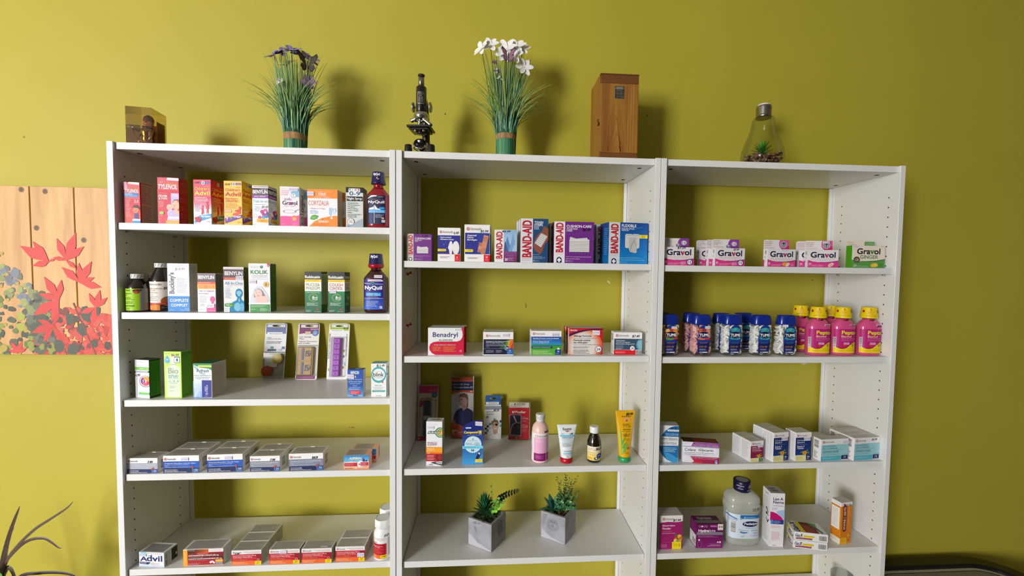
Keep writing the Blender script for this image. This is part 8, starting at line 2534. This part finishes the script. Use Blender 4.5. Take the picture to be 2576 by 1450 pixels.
def butterfly(t, c, s, col, edge, rz):
    b = MB()
    m = Matrix.Translation(c) @ Matrix.Rotation(rz, 4, 'Z')
    for sg in (1, -1):
        for pts in (((.1, 0), (.35, .75), (1.0, .95), (1.15, .6), (.85, .15), (.3, -.05)), ((.1, 0), (.7, -.05), (.8, -.45), (.45, -.75), (.15, -.4))):
            P3 = [m @ Vector((sg * p * s * .62, -.001 - p * s * .25, q * s * .75 + p * s * .28)) for p, q in pts]
            b.add(P3, [tuple(range(len(P3)))], M(col, .6))
            I3 = [m @ Vector((sg * (p * .8 + .08) * s * .62, -.0016 - (p * .8 + .08) * s * .25, q * .8 * s * .75 + (p * .8 + .08) * s * .28)) for p, q in pts]
            b.add(I3, [tuple(range(len(I3)))], M(edge, .6))
    b.tube([m @ Vector((0, -.002, -.4 * s)), m @ Vector((0, -.002, .4 * s))], .0016, M('1c1614', .6), n=6)
    b.tube([m @ Vector((0, 0, -.35 * s)), m @ Vector((0, .02, -2.0 * s)), m @ Vector((-.01, .03, -4.5 * s))], .0006, M('3a4a2c', .6), n=4)
    return b.build('butterfly', t)


t, rn = grass('grass bunch with purple flowers and a dark butterfly, on the first bookcase', (.4606, -.150, 2.0005), .0335, .0515, .0735, .352, 0, 11)
PUR = ['7466a0', '8878b4', '5a4a84', '9a8cc4']
for (px, py, pz), R, fc in (((-.052, -.02, .308), .032, (-.4, -.6, .7)), ((-.026, -.015, .318), .032, (-.1, -.7, .6)), ((0, -.02, .324), .034, (.1, -.6, .8)), ((.022, -.01, .316), .03, (.2, -.6, .7)), ((.05, -.015, .302), .034, (.5, -.5, .7)), ((-.03, .02, .30), .028, (-.3, -.5, .7))):
    bloom(t, 'purple_flower', (px, py, pz), R, 6, PUR, 'b8a84a', fc)
bloom(t, 'lilac_flower', (.055, -.03, .225), .026, 6, ['7a647c', '8a7488', '6a5a70'], 'a89a5a', (.2, -.8, .2))
bloom(t, 'white_flower', (-.03, -.034, .222), .013, 6, ['d8d8dc', 'e8e8ea', '9a90b0'], 'b8a84a', (-.1, -.9, .3))
butterfly(t, Vector((.062, -.055, .262)), .040, '2c2624', '463c36', R_(25))
t, rn = grass('grass bunch with white flowers, between the microscope and the wooden case', (1.1288, -.150, 2.0005), .0317, .0755, .0935, .375, 1, 23)
WHF = ['f4f4f2', 'ececec', 'f7f6f3', 'e2e2e6']
for (px, py, pz), R, fc in (((-.080, -.03, .352), .032, (-.7, -.7, .4)), ((-.052, -.03, .364), .03, (-.2, -.9, .4)), ((-.002, -.035, .352), .036, (-.3, -.9, .3)), ((-.004, -.03, .338), .034, (-.1, -.9, .2)), ((.030, -.03, .362), .036, (-.2, -.8, .5)), ((.020, -.04, .332), .034, (-.2, -.9, .2)), ((.056, -.03, .300), .030, (.2, -.9, .1)), ((.050, -.025, .358), .028, (-.1, -.8, .5))):
    bloom(t, 'white_flower', (px, py, pz), R, 6, WHF, 'c8b85a', fc)
bloom(t, 'bud_sprig', (-.030, -.03, .285), .012, 5, ['5a3a5c', 'd8d0d8', '4a3048'], '3a2a3a', (0, -1, .3))
bloom(t, 'bud_sprig', (-.038, -.03, .312), .010, 5, ['5a3a5c', '6a4a6a'], '3a2a3a', (0, -1, .3))
bloom(t, 'bud_sprig', (-.022, -.03, .262), .010, 5, ['d8d8d4', '4a3048'], '3a2a3a', (0, -1, .3))
butterfly(t, Vector((.004, -.062, .312)), .032, '3a2028', '8c5a78', 0)

# microscope
t = thing('microscope', 'vintage black and chrome microscope with three lenses on a turret', 'microscope', (.8600, -.180, 2.0005), R_(-6))
BK = M('131214', .28, 0, .5, coat=.4)
CHR = M('c9cacc', .12, 1)
b = MB()
for sx in (-1, 1):
    b.lathe([(.0125, 0), (.013, .004), (.0115, .036), (.010, .040), (.004, .041)], BK, sx * .036, -.018, 0, n=24)
    b.box(min(sx * .026, sx * .046), -.018, 0, max(sx * .026, sx * .046), .055, .016, BK, .004)
b.box(-.04, .045, 0, .04, .075, .018, BK, .005)
b.build('base', t)
b = MB()
b.tube([(0, .06, .015), (0, .062, .06), (0, .058, .11), (0, .052, .15), (0, .04, .185), (0, .022, .195), (0, .01, .19)], .013, BK, .012, n=14)
b.box(-.011, .012, .03, .011, .06, .055, BK, .003)
b.build('arm', t)
b = MB()
b.lathe([(.0155, .146), (.0165, .150), (.0165, .222), (.015, .2245)], BK, 0, 0, 0, n=32)
tb = b.build('body_tube', t)
pm = MB()
A = Art(pm, cyl(.0165, .0165, -28, 48, .168, .204), .022, .036, 10, .0004).fr(0, 0, 100, 100)
A.R(0, 0, 100, 100, M('b8b6ae', .3, .8)).R(6, 6, 94, 94, '1a1918').G(16, 12, 86, 20, 1, 'c8c6bc', .5).T('MODEL', 30, 26, 70, 34, 'b0aea6', 1)
for i in range(5):
    A.G(18, 40 + i * 10, 46, 47 + i * 10, 1, 'c8c6bc', .4).G(54, 40 + i * 10, 84, 47 + i * 10, 1, 'c8c6bc', .4)
pm.build('name_plate', tb)
b = MB()
b.lathe([(.0093, .222), (.0093, .259)], M('9a9690', .25, .9), n=28)
b.lathe([(.0105, .258), (.0108, .260), (.0108, .2625), (.009, .2632)], M('3c2a22', .35), n=28)
b.build('eyepiece', t)
b = MB()
for sx in (-1, 1):
    m = Matrix.Translation((sx * .0165, .008, .165)) @ Matrix.Rotation(R_(90) * sx, 4, 'Y')
    b.lathe([(.003, 0), (.003, .008)], CHR, n=12, mtx=m)
    b.lathe([(.0105, .0075), (.0152, .0085), (.0158, .011), (.0148, .0135), (.009, .0138), (.0085, .012), (.003, .0125)], M('a9a8a4', .3, .9), n=32, mtx=m)
    b.build('focus_knob', t)
    b = MB()
b = MB()
b.lathe([(.0001, .118), (.012, .119), (.0215, .126), (.0235, .134), (.0215, .142), (.0165, .148)], CHR, 0, .002, 0, n=36)
tr = b.build('lens_turret', t)
for ang, tl, L in ((250, 18, .030), (330, 52, .034), (190, 66, .016)):
    m = Matrix.Translation((0, 0, .132)) @ Matrix.Rotation(R_(ang), 4, 'Z') @ Matrix.Rotation(R_(180 - tl), 4, 'Y')
    b = MB()
    b.lathe([(.0088, .012), (.0088, .022), (.0075, .0235), (.0062, .025), (.0062, .018 + L), (.0045, .020 + L)], CHR, n=24, mtx=m)
    b.lathe([(.004, .0203 + L), (.0001, .0203 + L)], M('1a1a1c', .1), n=16, mtx=m, cap0=False, cap1=False)
    b.build('objective_lens', tr)
b = MB()
b.box(-.037, -.036, .0905, .037, .034, .0975, BK, .0015)
b.box(-.03, -.03, .084, .03, .028, .0905, BK, .002)
b.lathe([(.0001, .078), (.016, .078), (.016, .084)], BK, 0, 0, 0, n=24)
sg_ = b.build('stage', t)
for sx in (-1, 1):
    b = MB()
    b.lathe([(.0025, .080), (.0035, .081), (.0035, .085), (.002, .087)], CHR, sx * .013, -.022, 0, n=12)
    b.box(sx * .022 - .003, -.02, .0976, sx * .022 + .003, .022, .0984, CHR)
    b.build('stage_clip', sg_)
m = Matrix.Translation((-.003, -.004, .046)) @ Matrix.Rotation(R_(62), 4, 'X') @ Matrix.Rotation(R_(8), 4, 'Y')
b = MB()
b.lathe([(.0205, -.003), (.0215, 0), (.0205, .0032), (.0185, .0034)], CHR, n=40, mtx=m, cap1=False)
b.lathe([(.0185, .0030), (.0001, .0030)], M('dfe2e6', .03, 1), n=40, mtx=m, cap0=False, cap1=False)
mo = b.build('mirror', t)
b = MB()
b.tube([(-.026, -.002, .05), (-.024, .004, .034), (-.003, .01, .022), (.018, .004, .034), (.021, -.002, .05)], .002, CHR, n=8)
b.box(-.008, -.004, 0, .008, .05, .024, BK, .003)
b.build('mirror_fork', mo)

# wooden instrument case
OAK = wood_mat('oak_front', '82531c', '966424', 'a8752f', 1.2)
OAKS = wood_mat('oak_side', '865a1c', '946622', 'a0702a', .8)
OAKD = wood_mat('oak_rail', '623816', '70441c', '7c4e22', .9, 'X')
x, y, z, yaw, w, d, h = POS['woodbox']
t = thing('instrument_case', 'tall wooden instrument case with a small metal plate on its door', 'wooden case', (x, y, 2.0005), R_(yaw))
b = MB()
b.box(0, .013, 0, .009, d, h, OAKS, .001)
b.box(w - .009, .013, 0, w, d, h, OAKS, .001)
b.box(.009, .013, h - .009, w - .009, d, h, OAKS)
b.box(.009, .013, 0, w - .009, d, .009, OAKS)
b.box(.009, d - .006, .009, w - .009, d, h - .009, OAKS)
b.build('case_body', t)
b = MB()
b.box(.0015, 0, .030, w - .0015, .012, h - .031, OAK, .0008)
b.box(.0015, 0, .004, w - .0015, .012, .0295, OAKD, .0008)
b.box(.0015, 0, h - .0305, w - .0015, .012, h - .0045, OAKD, .0008)
b.box(0, .0008, h - .004, w, .013, h, OAKD, .0008)
dr = b.build('door', t)
pm = MB()  # arched grain of the door panel
A = Art(pm, flat(.0015, 0, .03, w - .003, 0, 0, 0, 0, h - .061, 0, -1, 0), w - .003, h - .061, base=.00008).fr(385, 275, 925, 1190)
GR_ = M('7c4416', .5)
for i, (cx_, ty, hw_) in enumerate(((608, 500, 130), (608, 560, 108), (608, 620, 90), (608, 700, 74), (612, 730, 60), (625, 905, 60), (630, 940, 46), (640, 1030, 44), (645, 1075, 32), (655, 1110, 20))):
    prev = None
    N = 16
    for k in range(N + 1):
        f = k / N
        yy = ty + (1180 - ty) * f
        ww = hw_ * (f ** .62) * (1 + .1 * math.sin(i + f * 5))
        if prev:
            for sg in (1, -1):
                A.P([(cx_ + sg * prev[0], prev[1]), (cx_ + sg * (prev[0] + 5), prev[1]), (cx_ + sg * (ww + 5), yy), (cx_ + sg * ww, yy)], GR_)
                A.k -= 1
        prev = (ww, yy)
for k in range(13):
    x0_ = 400 + k * 13 if k < 9 else 760 + (k - 9) * 38
    A.P([(x0_, 280), (x0_ + 4, 280), (x0_ + 14 - k, 1185), (x0_ + 10 - k, 1185)], GR_)
    A.k -= 1
pm.build('wood_grain', dr)
pl = MB()
pl.box(.0455, -.0012, h - .0785, .0765, 0, h - .039, M('8e8878', .35, .7), .0004)
po = pl.build('name_plate', dr)
pm = MB()
A = Art(pm, flat(.0455, -.0012, h - .0785, .031, 0, 0, 0, 0, .0395, 0, -1, 0), .031, .0395, base=.0001).fr(578, 328, 720, 508)
A.R(585, 335, 713, 500, '2c2620').RR(592, 342, 706, 378, 'b4ac98').RR(596, 346, 702, 374, '2c2620').T('PRECISION', 604, 352, 694, 368, 'c8c0ac', 1)
for i in range(5):
    A.G(600, 388 + i * 22, 645, 400 + i * 22, 1, 'b8b09c', .3).G(652, 388 + i * 22, 702, 400 + i * 22, 1, 'b8b09c', .3)
pm.build('plate_lettering', po)
b = MB()
b.box(-.0022, .010, .118, 0, .021, .127, M('3a2c1c', .3, .8), .0005)
b.tube([(-.002, .013, .127), (-.0055, .011, .132), (-.002, .010, .136)], .0012, M('3a2c1c', .3, .8), n=6)
b.build('latch', t)

# bulb terrarium
t = thing('bulb_terrarium', 'light bulb shaped glass terrarium with pebbles and a green air plant', 'terrarium', (1.9945, -.170, 2.0005), 0)
b = MB()
prof = [(.040, 0), (.052, .004), (.062, .018), (.0664, .040), (.0645, .062), (.056, .088), (.047, .110), (.040, .132), (.0355, .152), (.034, .166), (.031, .172), (.0245, .174)]
b.lathe(prof, clear_plastic('bulb_glass', 'eceee8', .3, .02), n=48, cap1=False)
b.build('glass_bulb', t)
b = MB()
sp_ = [(.0235, .172), (.0238, .178)]
for k in range(5):
    sp_ += [(.0240, .180 + k * .0062), (.0214, .1832 + k * .0062)]
sp_ += [(.0230, .2105), (.021, .2125)]
b.lathe(sp_, M('a8a6a6', .18, 1), n=36)
b.lathe([(.021, .2125), (.0185, .217), (.012, .220), (.001, .221)], M('e2e2dc', .4), n=28)
b.build('screw_cap', t)
rn = random.Random(5)
b = MB()
for lay, (zz, rr) in enumerate(((.007, .040), (.014, .047), (.022, .054), (.030, .058), (.038, .059), (.046, .058))):
    for k in range(46):
        a, q = rn.uniform(0, 6.28), rr * math.sqrt(rn.random())
        r = rn.uniform(.004, .0068)
        m = Matrix.Translation((q * math.cos(a), q * math.sin(a), zz + (.006 if q * math.cos(a) > .02 else 0))) @ Matrix.Rotation(rn.uniform(0, 3), 4, 'Z') @ Matrix.Rotation(rn.uniform(-1, 1), 4, 'X')
        b.lathe([(r * math.sin(PI * j / 6) if 0 < j < 6 else 1e-5, -r * .7 * math.cos(PI * j / 6)) for j in range(7)], M(rn.choice(['6c4c3c', '8a6a54', '543a30', 'a08468', '7a5648']), .45), sx=1.2, sy=.9, n=9, mtx=m)
tag(b.build('pebbles', t), kind='stuff')
b = MB()
for i in range(70):
    f = i / 70
    a = i * 2.399
    el = R_(2 + 80 * f)
    leaf(b, (-.002, -.004, .050 + .014 * f), (math.cos(a) * math.cos(el), math.sin(a) * math.cos(el), math.sin(el)), rn.uniform(.036, .046), .0044, M(rn.choice(['3f8a2c', '4c9a34', '33742a', '5aa83c']), .45), .12, 5, (-math.cos(a) * math.sin(el), -math.sin(a) * math.sin(el), math.cos(el)))
b.build('air_plant', t)

# ------------------------------------------------------------------ at the edges of the view
# strappy houseplant in a pot by the wall boards
t = thing('potted_plant', 'houseplant with dark strappy blades below the printed boards', 'potted plant', (-.46, -.215, 0), 0)
b = MB()
b.lathe([(.095, 0), (.10, .005), (.125, .36), (.135, .365), (.135, .40), (.122, .40), (.118, .36)], M('54504c', .5), n=40, cap1=False)
b.build('pot', t)
b = MB()
b.lathe([(.119, .37), (.0001, .375)], M('3a2c22', .9), n=30, cap0=False, cap1=False)
b.build('soil', t)
MAR = [M('3c2a22', .4), M('4a3530', .4), M('33241f', .4), M('54463c', .4)]
ox, oy = .46, .215


def W_(px, py, pz):
    return (px + ox, py + oy, pz)


def blade(name, pts, wmax, m):
    b = MB()
    # smooth the path
    P = [Vector(W_(*p)) for p in pts]
    Q = []
    for i in range(len(P) - 1):
        p0, p1, p2, p3 = P[max(i - 1, 0)], P[i], P[i + 1], P[min(i + 2, len(P) - 1)]
        for k in range(6):
            f = k / 6
            Q.append(.5 * ((2 * p1) + (p2 - p0) * f + (2 * p0 - 5 * p1 + 4 * p2 - p3) * f * f + (3 * p1 - p0 - 3 * p2 + p3) * f ** 3))
    Q.append(P[-1])
    n = len(Q)
    b.ribbon(Q, [max(wmax * math.sin(PI * (.12 + .88 * k / (n - 1))) ** .6 if k < n - 1 else .0008, .0008) for k in range(n)], m, (0, -1, .1))
    b.build(name, t)


blade('blade', [(-.46, -.2, .38), (-.435, -.2, .58), (-.405, -.2, .73), (-.378, -.2, .83), (-.347, -.2, .912)], .016, MAR[0])
blade('blade', [(-.455, -.2, .38), (-.43, -.2, .60), (-.396, -.2, .727), (-.362, -.2, .782), (-.31, -.2, .835), (-.262, -.2, .868), (-.215, -.2, .900), (-.194, -.2, .922)], .009, MAR[3])
blade('blade', [(-.452, -.21, .38), (-.43, -.21, .60), (-.397, -.205, .722), (-.362, -.2, .775), (-.325, -.2, .803), (-.285, -.2, .808), (-.262, -.2, .795), (-.243, -.2, .778), (-.232, -.2, .775)], .009, MAR[1])
blade('blade', [(-.44, -.2, .38), (-.42, -.2, .62), (-.395, -.2, .712), (-.375, -.2, .700), (-.355, -.2, .60)], .014, MAR[3])
blade('blade', [(-.44, -.2, .38), (-.41, -.2, .60), (-.36, -.2, .685), (-.30, -.2, .698), (-.24, -.2, .697), (-.205, -.2, .688), (-.185, -.2, .672)], .010, MAR[2])
blade('blade', [(-.44, -.22, .38), (-.40, -.22, .58), (-.34, -.215, .672), (-.28, -.21, .688), (-.22, -.21, .685), (-.18, -.21, .665)], .008, MAR[0])
blade('blade', [(-.47, -.2, .38), (-.48, -.2, .60), (-.50, -.2, .75), (-.53, -.2, .86)], .014, MAR[1])
blade('blade', [(-.47, -.22, .38), (-.52, -.22, .58), (-.58, -.22, .68), (-.64, -.22, .66)], .012, MAR[2])
blade('blade', [(-.41, -.2, .60), (-.385, -.2, .79), (-.366, -.2, .845)], .004, MAR[3])
b = MB()
rn = random.Random(9)
LG = [M('4c8a2c', .45), M('6aa834', .45), M('3a7030', .45), M('2f5a34', .45)]
for (px, pz, s_) in ((-.405, .712, .035), (-.415, .69, .03), (-.40, .675, .03), (-.33, .678, .034), (-.305, .672, .026), (-.192, .684, .024), (-.205, .672, .024), (-.20, .660, .03), (-.19, .655, .03), (-.35, .65, .03)):
    p = Vector(W_(px, -.215, pz))
    for k in range(3):
        a = rn.uniform(0, 6.28)
        ovalleaf(b, p, (math.cos(a), -.3, math.sin(a) * .7), s_, s_ * .55, rn.choice(LG), (0, -1, .5))
    b.tube([p, Vector((p.x * .6, p.y * .5, .52)), Vector((.01, 0, .38))], .0016, M('4a6a30', .6), n=5)
b.build('small_leaves', t)

# small green sprig by the bookcase foot
# low table with a black rim
def rrect(x0, x1, y0, y1, r, z, n=10):
    pts = []
    for cx, cy, a in ((x1 - r, y1 - r, 0), (x0 + r, y1 - r, 90), (x0 + r, y0 + r, 180), (x1 - r, y0 + r, 270)):
        for k in range(n + 1):
            t_ = R_(a + 90 * k / n)
            pts.append((cx + r * math.cos(t_), cy + r * math.sin(t_), z))
    return pts


t = thing('low_table', 'low table with a thick black rounded rim beside the end bookcase', 'table', (2.79, -.275, 0), 0)
RIM = M('0e0d10', .35, 0, .4)
b = MB()
X0, X1, Y0, Y1, RR_ = -.34, .34, -.26, .255, .17
lv = []
for e, z in ((0, .470), (0, .485), (.003, .487), (.003, .492), (0, .494), (0, .502), (.003, .504), (.003, .509), (0, .511), (0, .521), (-.006, .526), (-.05, .526), (-.056, .521), (-.056, .505)):
    lv.append(rrect(X0 - e, X1 + e, Y0 - e, Y1 + e, RR_ + e, z))
n = len(lv[0])
vs = sum(lv, [])
fs = []
for i in range(len(lv) - 1):
    for k in range(n):
        fs.append((i * n + k, i * n + (k + 1) % n, (i + 1) * n + (k + 1) % n, (i + 1) * n + k))
b.add(vs, fs, RIM)
b.build('rim', t)
b = MB()
p = rrect(X0 + .055, X1 - .055, Y0 + .055, Y1 - .055, RR_ - .055, .512)
q = rrect(X0 + .07, X1 - .07, Y0 + .07, Y1 - .07, RR_ - .07, .512)
b.add(p + q, [(k, (k + 1) % n, n + (k + 1) % n, n + k) for k in range(n)], M('b4b79c', .4))
b.add(rrect(X0 + .07, X1 - .07, Y0 + .07, Y1 - .07, RR_ - .07, .510), [tuple(range(n))], noise_mat('table_top_grey', '77796c', '8a8c7e', 120, .5))
b.add(rrect(X0 + .005, X1 - .005, Y0 + .005, Y1 - .005, RR_ - .005, .472), [tuple(reversed(range(n)))], RIM)
b.build('table_top', t)
for sx in (-1, 1):
    for sy in (-1, 1):
        b = MB()
        b.lathe([(.014, 0), (.016, .01), (.02, .471)], RIM, sx * .25, sy * .17, 0, n=18)
        b.build('leg', t)

# tumbler on the lowest shelf of the end bookcase
t = thing('glass_tumbler', 'clear glass tumbler just peeking over the lower edge of the view', 'glass', (2.352, -.17, .4605), 0)
b = MB()
b.lathe([(.026, 0), (.030, .003), (.034, .118), (.0335, .1195), (.032, .1185), (.028, .008), (.001, .007)], clear_plastic('tumbler_glass', 'f2f4f4', .6, .03), n=40)
b.build('glass', t)
t['label'] = 'clear glass tumbler on the shelf below the vitamin carton'

# loose strip of tape under a shelf edge
b = MB()
b.add([(2.088, -.2735, 1.3636), (2.108, -.2735, 1.3636), (2.106, -.268, 1.3595), (2.099, -.266, 1.357), (2.091, -.268, 1.3598)], [(0, 1, 2, 3, 4)], M('e8e8e4', .6))
b.add([(2.088, -.2732, 1.3638), (2.108, -.2732, 1.3638), (2.106, -.2677, 1.3597), (2.099, -.2657, 1.3572), (2.091, -.2677, 1.36)], [(4, 3, 2, 1, 0)], M('e8e8e4', .6))
tag(b.build('tape_scrap'), 'white scrap of tape curling under the antacid shelf edge', 'tape')

# small marks on the wall
b = MB()
A = Art(b, flat(-.6, RY1, 1.0, 3.6, 0, 0, 0, 0, 1.6, 0, -1, 0), 3.6, 1.6, base=.0004).fr(-.6, 2.6, 3.0, 1.0)
for x, z, r, k in ((.915, 2.213, .0022, '3c3812'), (1.66, 2.236, .002, '3c3812'), (1.526, 1.615, .003, 'e4e0d0'), (1.531, 1.610, .0024, 'e4e0d0'), (.580, 1.068, .002, '5a5220'), (.587, 1.067, .0016, '5a5220'), (.572, 1.068, .0014, '5a5220'), (3.092, 1.94, .003, 'c8c49a'), (-.503, 2.084, .003, '8a7c34'), (2.333, 1.63, .0018, '3c3812'), (1.029, 1.319, .0016, '6a5f22'), (1.011, 2.113, .0016, '6a5f22')):
    A.E(x, z, r, r * 1.3, k, 8)
A.P([(1.213, 1.531), (1.217, 1.526), (1.217, 1.516), (1.213, 1.511), (1.2155, 1.517), (1.2155, 1.525)], '4a4416').P([(.459, .850), (.466, .834), (.4673, .834), (.4607, .850)], '6a5f22')
o = b.build('trim_1')
tag(o, kind='structure')
